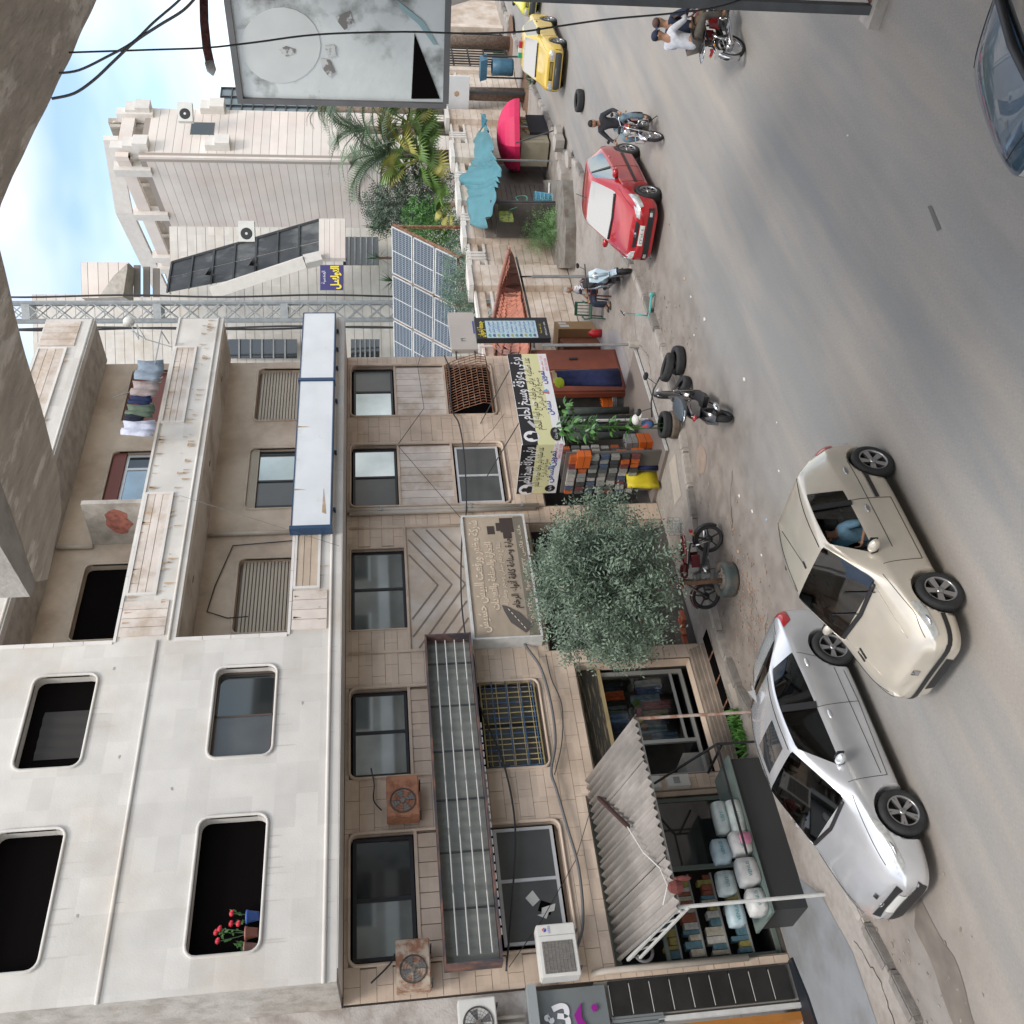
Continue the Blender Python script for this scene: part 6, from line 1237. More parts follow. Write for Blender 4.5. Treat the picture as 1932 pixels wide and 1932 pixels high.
def motorcycle(label, loc, rz, col, wheels='wire', rack=False, crate=False, roll=0.0, cowl=None, crash=True, mirrors=True, seat2=None, scale=1.0, plate=False):
    t = thing('motorcycle', label, 'motorcycle', loc, rz, 'motorcycles in the street'); t.rotation_euler.x = roll; t.scale = (scale,) * 3
    R = .30; wb = 1.27; fx, rx = wb / 2, -wb / 2
    bwheel(t, fx, R, .085, wheels); bwheel(t, rx, R, .095, wheels)
    head = Vector((fx - .36, 0, .86)); top = Vector((fx - .42, 0, .97))
    for s in (1, -1):
        part('fork', MB().tube([(fx, s * .075, R), (head.x + .05, s * .075, .80), (top.x, s * .075, .96)], [.022, .022, .016], 8), chrome, t, True)
        part('shock', MB().tube([(rx + .02, s * .11, R + .03), (rx + .14, s * .12, .66)], .022, 8), chrome, t, True)
        part('swing_arm', MB().bar((rx, s * .09, R), (-.05, s * .08, .36), .03, .04), steel_d, t)
        part('footrest', MB().bar((.02, s * .12, .30), (.02, s * .30, .30), .025), blackp, t)
        part('indicator', MB().ball((head.x + .10, s * .15, .83), (.03, .03, .025), 8), mat('amber_lens', (.5, .18, .02), .3), t, True)
        part('indicator', MB().ball((rx - .12, s * .13, .66), (.03, .03, .025), 8), MATS['amber_lens'], t, True)
        part('side_cover', MB().prism([(-.32, s * .11, .5), (-.05, s * .12, .48), (-.04, s * .12, .66), (-.3, s * .11, .68)], (0, s * .02, 0)), col, t)
    part('frame', MB().tube([tuple(head), (0, 0, .70), (-.35, 0, .70), (rx + .1, 0, .68)], .02, 8), steel_d, t, True)
    part('frame', MB().tube([tuple(head), (.28, 0, .32), (-.05, 0, .26), (-.08, 0, .66)], .02, 8), steel_d, t, True)
    part('engine', MB().box((-.08, -.11, .26), (.2, .11, .44)), mat('engine_alloy', (.22, .22, .22), .4, .7, var=.2, vscale=20), t)
    cy_ = part('cylinder', MB().hexa([(.1, -.07, .42), (.22, -.07, .42), (.22, .07, .42), (.1, .07, .42), (.16, -.07, .6), (.27, -.07, .58), (.27, .07, .58), (.16, .07, .6)]), MATS['engine_alloy'], t)
    for k in range(5): part('fin', MB().box((.08 + k * .012, -.09, .44 + k * .03), (.26 + k * .01, .09, .45 + k * .03)), steel_d, cy_)
    part('crank_cover', MB().lathe([(0, .145), (.07, .14), (.085, .11)], (.03, 0, .35), 1, 16), chrome, t, True); part('crank_cover', MB().lathe([(0, -.145), (.07, -.14), (.085, -.11)], (.03, 0, .35), 1, 16), chrome, t, True)
    V = [(.25, 0, .76, .10, .07), (.12, 0, .80, .13, .11), (-.04, 0, .79, .10, .09), (-.12, 0, .77, .06, .06)]
    skinmesh('fuel_tank', V, [(0, 1), (1, 2), (2, 3)], col, t)
    sb = MB(); sb.prism([(-.12, -.11, .76), (-.4, -.13, .76), (-.74, -.11, .82), (-.74, .11, .82), (-.4, .13, .76), (-.12, .11, .76)], (0, 0, .075)); o = part('seat', sb, seat2 or blackp, t, True)
    bv = o.modifiers.new('b', 'BEVEL'); bv.width = .03; bv.segments = 3
    if seat2:
        for xa, xb in ((-.2, -.42), (-.48, -.68)): part('seat_pad', MB().box((xb, -.09, .845), (xa, .09, .868)), blackp, t)
    def fender(x, r, a0, a1, w_, m, nm):
        mb = MB(); n = 12; vs = []
        for k in range(n + 1):
            a = math.radians(a0 + (a1 - a0) * k / n)
            for q in (-1, -.5, .5, 1): vs.append((x + (r - .03 * (abs(q) > .6)) * math.cos(a), q * w_ / 2, R + (r - .03 * (abs(q) > .6)) * math.sin(a)))
        mb.add(vs, [(k * 4 + j, k * 4 + j + 1, k * 4 + j + 5, k * 4 + j + 4) for k in range(n) for j in range(3)]); o = part(nm, mb, m, t, True); sd = o.modifiers.new('s', 'SOLIDIFY'); sd.thickness = .005
    fender(fx, R + .035, 30, 150, .12, chrome if wheels == 'wire' else col, 'front_mudguard'); fender(rx, R + .045, 60, 205, .14, chrome if wheels == 'wire' else blackp, 'rear_mudguard')
    part('exhaust', MB().tube([(.24, -.09, .5), (.34, -.10, .36), (.2, -.13, .24), (-.2, -.15, .26), (-.35, -.16, .30), (rx - .15, -.17, .36)], [.02, .02, .02, .02, .042, .045], 10), chrome, t, True)
    part('chain_guard', MB().bar((rx, .10, R + .08), (-.05, .10, .42), .02, .06), blackp, t)
    part('headlight', MB().lathe([(0, -.06), (.06, -.05), (.09, 0), (.088, .03), (0, .05)], (head.x + .14, 0, .86), 0, 20), chrome, t, True)
    part('headlight_glass', MB().lathe([(0, .055), (.05, .05), (.082, .03)], (head.x + .14, 0, .86), 0, 20), lamp_c, t, True)
    part('handlebar', MB().tube([(top.x - .16, .36, 1.02), (top.x - .06, .24, 1.05), (top.x, .08, .98), (top.x, -.08, .98), (top.x - .06, -.24, 1.05), (top.x - .16, -.36, 1.02)], .013, 8), chrome, t, True)
    for s in (1, -1):
        part('grip', MB().tube([(top.x - .165, s * .38, 1.02), (top.x - .10, s * .27, 1.045)], .02, 8), blackp, t, True)
        if mirrors:
            part('mirror_arm', MB().tube([(top.x - .08, s * .25, 1.05), (top.x - .06, s * .32, 1.2)], .006, 5), blackp, t); part('mirror', MB().ball((top.x - .06, s * .33, 1.23), (.015, .06, .04), 10), blackp, t, True)
    part('gauge', MB().box((top.x - .02, -.09, .99), (top.x + .08, .09, 1.04)), blackp, t)
    part('tail_lamp', MB().box((rx - .20, -.06, .66), (rx - .14, .06, .72)), lamp_r, t)
    if plate: part('number_plate', MB().box((rx - .23, -.10, .50), (rx - .22, .10, .63)), plate_m, t)
    if cowl: part('headlamp_cowl', MB().prism([(head.x + .2, -.1, .76), (head.x + .25, 0, .78), (head.x + .2, .1, .76), (head.x + .12, .12, 1.0), (head.x + .16, 0, 1.03), (head.x + .12, -.12, 1.0)], (-.02, 0, 0)), cowl, t)
    if crash: part('crash_bar', MB().tube([(.30, .05, .62), (.36, .28, .58), (.33, .30, .36), (.22, .08, .28)], .012, 8), chrome, t, True); part('crash_bar', MB().tube([(.30, -.05, .62), (.36, -.28, .58), (.33, -.30, .36), (.22, -.08, .28)], .012, 8), chrome, t, True)
    part('side_stand', MB().tube([(0, .1, .26), (-.08, .26, .02)], .012, 6), steel_d, t)
    if rack:
        for s in (1, -1): part('rack_rail', MB().tube([(-.45, s * .14, .78), (-.7, s * .15, .86), (-.95, s * .13, .88), (-.98, 0, .88)], .01, 6), chrome, t, True)
        for k in range(4): part('rack_bar', MB().bar((-.72 - k * .07, -.14, .87), (-.72 - k * .07, .14, .87), .01), chrome, t)
    if crate:
        for z in (.9, 1.05, 1.2 - .04): 
            for a, b in (((-.75, -.16), (-1.05, -.16)), ((-1.05, -.16), (-1.05, .16)), ((-1.05, .16), (-.75, .16)), ((-.75, .16), (-.75, -.16))): part('basket_wire', MB().bar((*a, z), (*b, z), .008), steel, t)
        for k in range(6):
            for s in (-1, 1): part('basket_wire', MB().bar((-.75 - k * .06, s * .16, .9), (-.75 - k * .06, s * .16, 1.16), .006), mat('teal_wire', (.1, .3, .35), .4), t)
    return t
red_b = paint('motor_red', (.32, .012, .02), .2, .3); blk_b = paint('motor_black', (.015, .015, .018), .2, .3); mar_b = paint('motor_maroon', (.12, .01, .015), .2, .3)
m1 = motorcycle('red motorcycle with chrome crash bar ridden towards the viewer beside the red car', (22.6, 10.72, 0), math.pi + .12, red_b, 'wire')
person('man in a charcoal shirt and pale jeans riding the motorcycle beside the red car', (22.6, 10.72, 0), math.pi + .12, (-.28, 0, .90), .12, [(.08, .37, 1.04), (.08, -.37, 1.04)], [(.02, .26, .36), (.02, -.26, .36)], (.028, .03, .038), (.16, .24, .29), hair_b, (.35, .25), beard=True, kb=((1, .6, .6), (1, -.6, .6)))
hd2 = -.32
m2 = motorcycle('red and chrome motorcycle carrying two riders away behind the grey post', (18.16 + .63 * math.cos(hd2) - .1, 6.87 + .63 * math.sin(hd2) + .1, 0), hd2, red_b, 'wire', rack=True, plate=True)
lo2 = m2.location[:]
person('passenger in a loose white shirt and dark cap on the rear of the motorcycle', lo2, hd2, (-.56, 0, .97), .22, [(-.08, .22, 1.15), (-.08, -.22, 1.15)], [(-.15, .30, .42), (-.15, -.30, .42)], (.58, .60, .66), (.10, .09, .08), hair_b, (-.9, .2), cap=mat('navy_cap', (.02, .03, .06), .9), kb=((1, .8, .3), (1, -.8, .3)))
person('rider in a navy top and brown cap steering the motorcycle with a passenger', lo2, hd2, (-.20, 0, .90), .2, [(.1, .37, 1.04), (.1, -.37, 1.04)], [(.02, .26, .36), (.02, -.26, .36)], (.02, .03, .06), (.20, .14, .09), hair_b, (.5, .1), cap=mat('brown_cap', (.10, .06, .05), .9), kb=((1, .7, .4), (1, -.7, .4)))
m3 = motorcycle('parked red motorcycle with a wire basket behind the seat, under the round tree', (12.02, 15.42, .12), math.pi + -.9, mar_b, 'cast', rack=True, crate=True, roll=0, seat2=red_b, crash=False)
p_a, p_b = G(1365, 1000), G(1357, 1140)
ang = math.atan2(p_b.y - p_a.y, p_b.x - p_a.x)
m3.location = ((p_a.x + p_b.x) / 2, (p_a.y + p_b.y) / 2, 0.0); m3.rotation_euler.z = ang; m3.rotation_euler.x = .12
m3['label'] = 'parked red-seated motorcycle with a wire basket, half hidden behind the round tree trunk'
def scooter(label, loc, rz, shell, seatm, roll=0, cover=False, R=.25, big=1.0):
    t = thing('scooter', label, 'scooter', loc, rz, 'scooters parked by the kerb'); t.rotation_euler.x = roll; t.scale = (big,) * 3
    fx, rx = .62, -.58
    bwheel(t, fx, R, .09, 'cast'); bwheel(t, rx, R, .10, 'cast')
    for s in (1, -1): part('fork', MB().tube([(fx, s * .07, R), (fx - .12, s * .06, .62)], .018, 8), alloy, t, True)
    skinmesh('front_shield', [(fx - .06, 0, .50, .05, .10), (fx - .16, 0, .66, .06, .17), (fx - .24, 0, .86, .06, .16), (fx - .30, 0, .98, .05, .09)], [(0, 1), (1, 2), (2, 3)], shell, t)
    skinmesh('leg_shield', [(fx - .30, 0, .34, .03, .17), (fx - .28, 0, .55, .03, .22), (fx - .30, 0, .80, .03, .18)], [(0, 1), (1, 2)], shell, t)
    part('floor', MB().box((-.12, -.16, .24), (fx - .28, .16, .32)), blackp, t)
    skinmesh('rear_body', [(-.1, 0, .46, .12, .13), (-.35, 0, .55, .13, .15), (-.68, 0, .64, .09, .12), (-.88, 0, .70, .04, .06)], [(0, 1), (1, 2), (2, 3)], shell, t)
    o = part('seat', MB().prism([(-.04, -.11, .70), (-.4, -.15, .72), (-.82, -.10, .80), (-.86, 0, .81), (-.82, .10, .80), (-.4, .15, .72), (-.04, .11, .70)], (0, 0, .08)), seatm, t, True); b_ = o.modifiers.new('b', 'BEVEL'); b_.width = .025; b_.segments = 3
    for q in range(2):
        n = 10; mb = MB(); cx_ = (fx, rx)[q]; a0, a1 = ((40, 150), (60, 160))[q]; vs = []
        for k in range(n + 1):
            a = math.radians(a0 + (a1 - a0) * k / n)
            for y in (-.07, 0, .07): vs.append((cx_ + (R + .04 - abs(y) * .3) * math.cos(a), y, R + (R + .04 - abs(y) * .3) * math.sin(a)))
        mb.add(vs, [(k * 3 + j, k * 3 + j + 1, k * 3 + j + 4, k * 3 + j + 3) for k in range(n) for j in range(2)]); part('mudguard', mb, shell, t, True)
    part('engine', MB().box((rx - .05, .05, .20), (rx + .34, .15, .38)), MATS['engine_alloy'], t)
    part('exhaust', MB().tube([(-.2, -.1, .24), (rx + .1, -.14, .26), (rx - .22, -.15, .34)], [.02, .04, .05], 10), chrome, t, True)
    part('handlebar', MB().tube([(fx - .44, .33, 1.0), (fx - .34, .1, 1.03), (fx - .34, -.1, 1.03), (fx - .44, -.33, 1.0)], .014, 8), blackp, t, True)
    part('headlight', MB().ball((fx - .14, 0, .86), (.05, .09, .06), 12), lamp_c, t, True); part('tail_lamp', MB().ball((-.9, 0, .70), (.03, .06, .03), 10), lamp_r, t, True)
    for s in (1, -1): part('mirror_arm', MB().tube([(fx - .38, s * .2, 1.02), (fx - .34, s * .28, 1.17)], .006, 5), blackp, t); part('mirror', MB().ball((fx - .34, s * .30, 1.20), (.015, .07, .045), 10), blackp, t, True)
    part('rack_rail', MB().tube([(-.78, .1, .84), (-1.0, .09, .9), (-1.02, 0, .9), (-1.0, -.09, .9), (-.78, -.1, .84)], .012, 6), chrome, t, True)
    part('stand', MB().tube([(-.05, .1, .22), (-.12, .2, .01)], .012, 6), steel_d, t)
    if cover:
        for s in (1, -1): part('rear_panel', MB().prism([(-.15, s * .17, .40), (-.8, s * .14, .58), (-.86, s * .10, .74), (-.3, s * .17, .70), (-.1, s * .16, .6)], (0, s * .02, 0)), mat('pale_blue_panel', (.30, .42, .50), .35, coat=.6), t)
        part('front_panel', MB().prism([(fx - .02, -.06, .55), (fx - .02, .06, .55), (fx - .13, .17, .8), (fx - .24, .12, .98), (fx - .24, -.12, .98), (fx - .13, -.17, .8)], (-.02, 0, 0)), MATS['pale_blue_panel'], t)
    return t
p_a, p_b = G(1397, 800), G(1320, 738)
s1 = scooter('black scooter with a grey-blue seat parked beside the stacked tyres', ((p_a.x + p_b.x) / 2, (p_a.y + p_b.y) / 2, 0), math.atan2(p_b.y - p_a.y, p_b.x - p_a.x), blk_b, mat('grey_blue_seat', (.06, .08, .10), .4), .12, big=1.32)
p_a, p_b = G(1180, 492), G(1190, 545, .12)
paleb = paint('pale_blue_scooter', (.33, .43, .50), .3, .3)
s2 = scooter('pale blue scooter with black seat leaning by the kerb in front of the old man', (22.35, 15.2, .02), math.atan2(p_b.y - p_a.y, p_b.x - p_a.x), paleb, blackp, .1, True, big=1.18)
s2.location = ((p_a.x + p_b.x) / 2 + .1, (p_a.y + p_b.y) / 2 + .1, .1); s2.rotation_euler.z = math.pi + .75
# child's kick scooter
kp = G(1235, 578)
kt = thing('kick_scooter', "child's turquoise kick scooter standing on the edge of the kerb", 'kick scooter', (kp.x, kp.y, .03), 1.9)
tq = mat('turquoise_paint', (.10, .42, .40), .4)
part('stem', MB().tube([(.25, 0, .1), (.2, 0, .45)], .016, 8), tq, kt, True); part('upper_stem', MB().tube([(.2, 0, .45), (.17, 0, .8)], .012, 8), chrome, kt, True)
part('handlebar', MB().tube([(.17, -.2, .8), (.17, .2, .8)], .015, 8), blackp, kt, True); part('deck', MB().box((-.28, -.05, .07), (.2, .05, .1)), tq, kt)
for x in (-.3, .27): part('wheel', MB().lathe([(0, -.018), (.06, -.018), (.07, 0), (.06, .018), (0, .018)], (x, 0, .07), 1, 16), tq, kt, True)
part('brake_cable', MB().tube([(.18, -.1, .78), (.26, -.08, .5), (.26, 0, .2)], .005, 5), tq, kt)
# old man on a chair
oc = G(1150, 548, .12)
def chair(label, loc, rz, m, grp='plastic chairs on the pavement', arms=True, sc=1):
    t = thing('chair', label, 'chair', loc, rz, grp)
    part('seat', MB().prism([(-.2, -.21, .42), (.22, -.22, .43), (.22, .22, .43), (-.2, .21, .42)], (0, 0, .025)), m, t)
    for x, y in ((.2, .2), (.2, -.2), (-.2, .2), (-.2, -.2)): part('leg', MB().bar((x * 1.15, y * 1.15, 0), (x, y, .43), .04, .03), m, t)
    for s in (1, -1):
        part('back_post', MB().bar((-.2, s * .2, .43), (-.30, s * .19, .86), .045, .03), m, t)
        if arms: part('arm', MB().bar((-.25, s * .24, .64), (.18, s * .25, .64), .05, .02).bar((.18, s * .25, .64), (.2, s * .22, .43), .03), m, t)
    part('top_rail', MB().bar((-.30, -.2, .83), (-.30, .2, .83), .03, .09), m, t)
    for k in range(3): part('back_slat', MB().bar((-.22, -.1 + k * .1, .45), (-.29, -.1 + k * .1, .82), .03, .02), m, t)
    return t
mar = mat('maroon_chair_wood', (.10, .02, .018), .5)
chair('dark maroon wooden chair the old man is sitting on', (oc.x, oc.y, .12), 2.4, mar)
person('white-haired man in a white shirt and navy trousers sitting on a chair', (oc.x, oc.y, .12), 2.4 + math.pi * 1.0 - math.pi, (-.02, 0, .56), -.05, [(.28, .16, .68), (.25, -.14, .66)], [(.42, .14, .08), (.44, -.14, .08)], (.60, .62, .68), (.03, .04, .07), hair_g, (.3, .35), sleeve=.5, kb=((1, .1, .8), (1, -.1, .8)))
gc = G(1140, 585, .12)
chair('empty dark green plastic chair on the pavement next to the brown boxes', (gc.x, gc.y, .12), 3.6, mat('dark_green_plastic', (.02, .075, .05), .45))
# driver in the gold car
lx = Matrix.Translation((hatch_xf[0], hatch_xf[1], 0)) @ Matrix.Rotation(hatch_xf[2], 4, 'Z')
dp = lx @ Vector((-.24, .36, 0))
person('driver in a pale blue patterned shirt leaning at the open window of the gold hatchback', tuple(dp), hatch_xf[2], (0, .0, .52), .12, [(.30, .16, .82), (.34, -.14, .80)], [(.70, .08, .42), (.70, -.08, .42)], (.16, .30, .42), (.05, .06, .08), hair_b, (.3, .3), sleeve=.5, scale=.97)
# =====================================================  PLANTS
def cloud(name, lobes, n, m, parent, lf=.09, lw=.03, seed=1, sprig=7, droop=.2, shell=.55):
    """leaf sprigs spread through ellipsoid lobes: (centre, radii, share)"""
    rg = np.random.default_rng(seed); tot = sum(l[2] for l in lobes); vs = []; fs = []
    for c, r, sh_ in lobes:
        k = int(n * sh_ / tot)
        for _ in range(k):
            d = rg.normal(size=3); d /= np.linalg.norm(d); rr = (shell + (1 - shell) * rg.random() ** .6) * (1 + .18 * math.sin(5 * d[0] + 3 * d[2] + seed) * rg.random()) if rg.random() < .8 else rg.random() * shell
            p = np.array(c) + d * np.array(r) * rr
            ax = d * .8 + rg.normal(size=3) * .55 + np.array([0, 0, .25 - droop]); ax /= np.linalg.norm(ax)
            s = np.cross(ax, rg.normal(size=3)); s /= np.linalg.norm(s); u = np.cross(s, ax)
            L = lf * sprig * .38
            for q in range(sprig):
                t = q / sprig; b = p + ax * L * t - np.array([0, 0, droop * L * t * t]); sg = 1 if q % 2 else -1
                dd = ax * .55 + s * sg * .8 + u * rg.normal() * .35; dd /= np.linalg.norm(dd); l = lf * (1 - .4 * t) * (.8 + .4 * rg.random()); w_ = np.cross(dd, u + .4 * rg.normal(size=3)); w_ /= np.linalg.norm(w_)
                o = len(vs); vs += [tuple(b), tuple(b + dd * l * .5 + w_ * lw * .5), tuple(b + dd * l), tuple(b + dd * l * .5 - w_ * lw * .5)]; fs.append((o, o + 1, o + 2, o + 3))
    me = bpy.data.meshes.new(name); me.from_pydata(vs, [], fs); me.materials.append(m)
    o = link(name, me, parent); o['kind'] = 'stuff'; return o
def limbs(parent, base, top, r, forks, m=bark, seed=1):
    rr = random.Random(seed); b = Vector(base); t_ = Vector(top); mb = MB()
    mid = b.lerp(t_, .5) + Vector((rr.uniform(-.05, .05), rr.uniform(-.05, .05), 0))
    part('trunk', mb.tube([b, mid, t_], [r, r * .8, r * .65], 9), m, parent, True)
    for f in forks: f = Vector(f); q = t_.lerp(f, .5) + Vector((rr.uniform(-.1, .1), rr.uniform(-.1, .1), .1)); part('branch', MB().tube([t_ - Vector((0, 0, r)), q, f], [r * .55, r * .35, r * .12], 6), m, parent, True)
# ---- round grey-green street tree growing out of an old tyre
tr = thing('street_tree', 'round grey-green street tree growing out of an old tyre before the shaded shop', 'tree')
lob = [((11.5, 14.9, 2.85), (1.35, 1.5, 1.15), 5), ((11.9, 15.2, 2.2), (1.1, 1.2, .75), 2.2), ((11.2, 14.6, 3.5), (.9, .95, .65), 1.6), ((11.5, 15.9, 2.6), (.8, .8, .9), 1.2), ((11.3, 14.2, 2.2), (1.0, .7, .65), 1.3), ((12.3, 15.0, 3.1), (.8, .8, .8), 1), ((10.7, 14.9, 2.3), (.7, .8, .7), 1)]
limbs(tr, (11.5, 14.88, .1), (11.52, 14.9, 1.5), .055, [(l[0][0] + random.uniform(-.5, .5), l[0][1] + random.uniform(-.5, .5), l[0][2] + random.uniform(-.1, .5)) for l in lob for _ in (0, 1)], mat('slim_brown_trunk', (.20, .115, .07), .9, var=.3, vscale=15, bump=.5))
rt = random.Random(12)
for _ in range(42):
    c_, r_, _s = rt.choice(lob); d = Vector((rt.gauss(0, 1), rt.gauss(0, 1), rt.gauss(0, 1))).normalized(); q_ = Vector(c_) + Vector((d.x * r_[0], d.y * r_[1], d.z * r_[2])) * rt.uniform(.9, 1.2); lob2 = rt.uniform(.10, .26)
    lob.append((tuple(q_), (lob2, lob2, lob2 * .8), .13))
cloud('foliage', lob, 2800, leaf_olive, tr, .125, .034, 3, 11, .25, .6)
cloud('foliage', [(c, tuple(k * .8 for k in r), s) for c, r, s in lob[:7]], 700, mat('shaded_inner_leaf', (.07, .11, .075), .7, var=.3), tr, .10, .04, 9, 6, .3, .1)  # inner crown shade put into a darker leaf colour
def tyre(name, x, y, z, R, w, lab, m=rubber, rot=(0, 0, 0), grp='old tyres by the kerb'):
    o = thing(name, lab, 'tyre', (x, y, z), 0, grp)
    o.rotation_euler = rot
    part('casing', MB().lathe([(R * .60, -w * .38), (R * .80, -w * .5), (R * .97, -w * .42), (R, -w * .25), (R, w * .25), (R * .97, w * .42), (R * .80, w * .5), (R * .60, w * .38), (R * .62, w * .2), (R * .9, w * .1), (R * .9, -w * .1), (R * .62, -w * .2), (R * .60, -w * .38)], (0, 0, 0), 2, 36), m, o, True)
    mb = MB()
    for k in range(36):
        for q in (-1, 0, 1): a = k * math.pi / 18 + q * .04; mb.bar((R * 1.0 * math.cos(a), R * 1.0 * math.sin(a), q * w * .14 - .02), (R * math.cos(a + .09), R * math.sin(a + .09), q * w * .14 + .02), .012)
    part('tread', mb, m, o, kind='stuff'); return o
tyre('old_tyre', 11.5, 14.88, .17, .36, .30, 'dusty blue-green tyre ringed round the trunk of the round tree', mat('dusty_green_rubber', (.075, .10, .10), .8, col2=(.16, .12, .09), c2scale=3, var=.2, bump=.4), (.1, 0, 0))
part('tyre_soil', MB().lathe([(0, .26), (.2, .25), (.24, .2)], (11.5, 14.88, 0), 2, 16), soil, tr)
crumbs('gravel', 60, lambda r: (11.5 + r.uniform(-.18, .18), 14.88 + r.uniform(-.18, .18), .25), mat('stone_crumb', (.3, .3, .3), .9), .02, .05, 8)
tyre('old_tyre', 16.15, 14.85, .12 + .1, .33, .2, 'brownish muddy tyre at the bottom of the stack holding the leafy sapling', mat('muddy_rubber', (.12, .095, .075), .9, var=.3, vscale=9), (0, .03, .2))
tyre('old_tyre', 16.15, 14.85, .12 + .31, .32, .2, 'dark tyre on top of the stack holding the leafy sapling', rubber, (.05, .05, 0))
a_ = G(1262, 693, .3); tyre('old_tyre', a_.x, a_.y, .33, .34, .21, 'dark tyre lying on another tyre, nearest to the kerb', rubber, (.1, .25, 0))
a_ = G(1280, 680, .1); tyre('old_tyre', a_.x, a_.y, .12, .34, .21, 'dark tyre lying flat under the edge of its neighbour', rubber, (0, 0, 0))
a_ = G(1285, 735, .2); tyre('old_tyre', a_.x, a_.y, .2, .33, .2, 'dark tyre tilted between the tyre pile and the black scooter', rubber, (.35, .3, 0))
tyre('old_tyre', 31.45, 14.05, .13, .36, .24, 'lone tyre lying flat on the open road behind the red car', rubber, (0, 0, 0))
# ---- sapling with large leaves
sp = thing('sapling', 'leafy green sapling with large glossy leaves planted in stacked tyres', 'sapling')
zt = XP(1030, 760, 16.2)
part('stem', MB().tube([(16.15, 14.8, .4), (16.2, 14.95, 1.2), (16.3, 15.0, 2.0), (16.3, 14.9, 2.9)], [.016, .014, .012, .006], 6), leaf_bright, sp, True)
part('stem', MB().tube([(16.1, 14.9, .4), (16.3, 15.1, 1.1), (16.6, 15.3, 2.2), (16.9, 15.2, 2.75)], [.014, .012, .01, .005], 6), leaf_bright, sp, True)
lfm = []
for m in (leaf_bright, mat('deep_leaf', (.035, .12, .03), .4, spec=.7, var=.2)):
    mb = MB(); n = 5; vs = []
    for k in range(n + 1):
        t = k / n; w_ = .042 * math.sin(math.pi * min(1, t * 1.02) ** .8); vs += [(-w_, t * .2, -.03 * t * t + abs(w_) * .35), (0, t * .2, -.03 * t * t), (w_, t * .2, -.03 * t * t + abs(w_) * .35)]
    mb.add(vs, [(k * 3 + j, k * 3 + j + 1, k * 3 + j + 4, k * 3 + j + 3) for k in range(n) for j in range(2)]); lfm.append(mb.mesh('leaf', m, True))
rg = random.Random(4)
for (x, y, z, r, k) in ((16.3, 15.0, 2.75, .30, 46), (16.6, 15.3, 2.5, .32, 44), (16.35, 15.1, 2.1, .24, 36), (17.0, 15.1, 2.65, .22, 24), (16.3, 15.0, 1.65, .18, 24), (16.25, 14.95, 1.3, .14, 16), (15.9, 14.8, 2.3, .22, 24)):
    for _ in range(k):
        d = Vector((rg.gauss(0, 1), rg.gauss(0, 1), rg.gauss(0, 1))).normalized(); o = link('leaf', lfm[rg.random() < .4], sp); o.location = Vector((x, y, z)) + d * r * rg.uniform(.3, 1)
        o.rotation_euler = (rg.uniform(-.9, .3), rg.uniform(-.5, .5), math.atan2(-d.x, d.y) + rg.uniform(-.5, .5)); s_ = rg.uniform(.7, 1.25); o.scale = (s_, s_, s_)
q = XP(1200, 792, 16.15); mb = MB(); mb.ball((q.x, q.y, q.z), (.13, .13, .10), 14); mb.prism([(q.x - .12, q.y - .1, q.z - .06), (q.x + .12, q.y - .1, q.z - .06), (q.x + .08, q.y - .24, q.z - .08), (q.x - .08, q.y - .24, q.z - .08)], (0, 0, .015))
solo('helmet', mb, cast_w, 'white hard hat hanging from the sapling above the tyre stack', 'helmet', smooth=True)
q = XP(1222, 800, 16.15); solo('cloth_bundle', MB().ball((q.x, q.y, q.z), (.13, .1, .16), 10), mat('red_blue_cloth', (.45, .06, .07), .9, col2=(.05, .15, .3), c2scale=5, c2lo=.48, c2hi=.52, bump=.8), 'red and blue bundle of cloth tied to the sapling stake', 'cloth bundle', smooth=True)
# weeds
def tuft(x, y, z, n, h, lab, m=leaf_bright, seed=1):
    r = random.Random(seed); mb = MB()
    for _ in range(n):
        a = r.uniform(0, 6.28); l = h * r.uniform(.5, 1); b = Vector((x + r.gauss(0, h * .5), y + r.gauss(0, h * .5), z)); e = b + Vector((math.cos(a) * l * .6, math.sin(a) * l * .6, l)); s = Vector((-math.sin(a), math.cos(a), 0)) * .02
        mb.quad(b - s * .4, b.lerp(e, .5) + s, e, b.lerp(e, .5) - s)
    t = thing('weed_clump', lab, 'weeds', (0, 0, 0), 0, 'weeds'); part('leaves', mb, m, t, kind='stuff')
a_ = G(1395, 1362, .12); tuft(a_.x, a_.y, .12, 200, .22, 'bright green clump of weeds by the front awning post, nearer to the shop window', mat('vivid_weed', (.10, .28, .05), .6, var=.3), 1)
a_ = G(1405, 1398, .12); tuft(a_.x, a_.y, .12, 200, .22, 'bright green clump of weeds by the front awning post, nearer to the counter', MATS['vivid_weed'], 2)
a_ = G(1005, 145, .12); tuft(a_.x, a_.y, .12, 80, .4, 'tuft of green weeds on the far kerb below the blue bin', leaf_dark, 3)
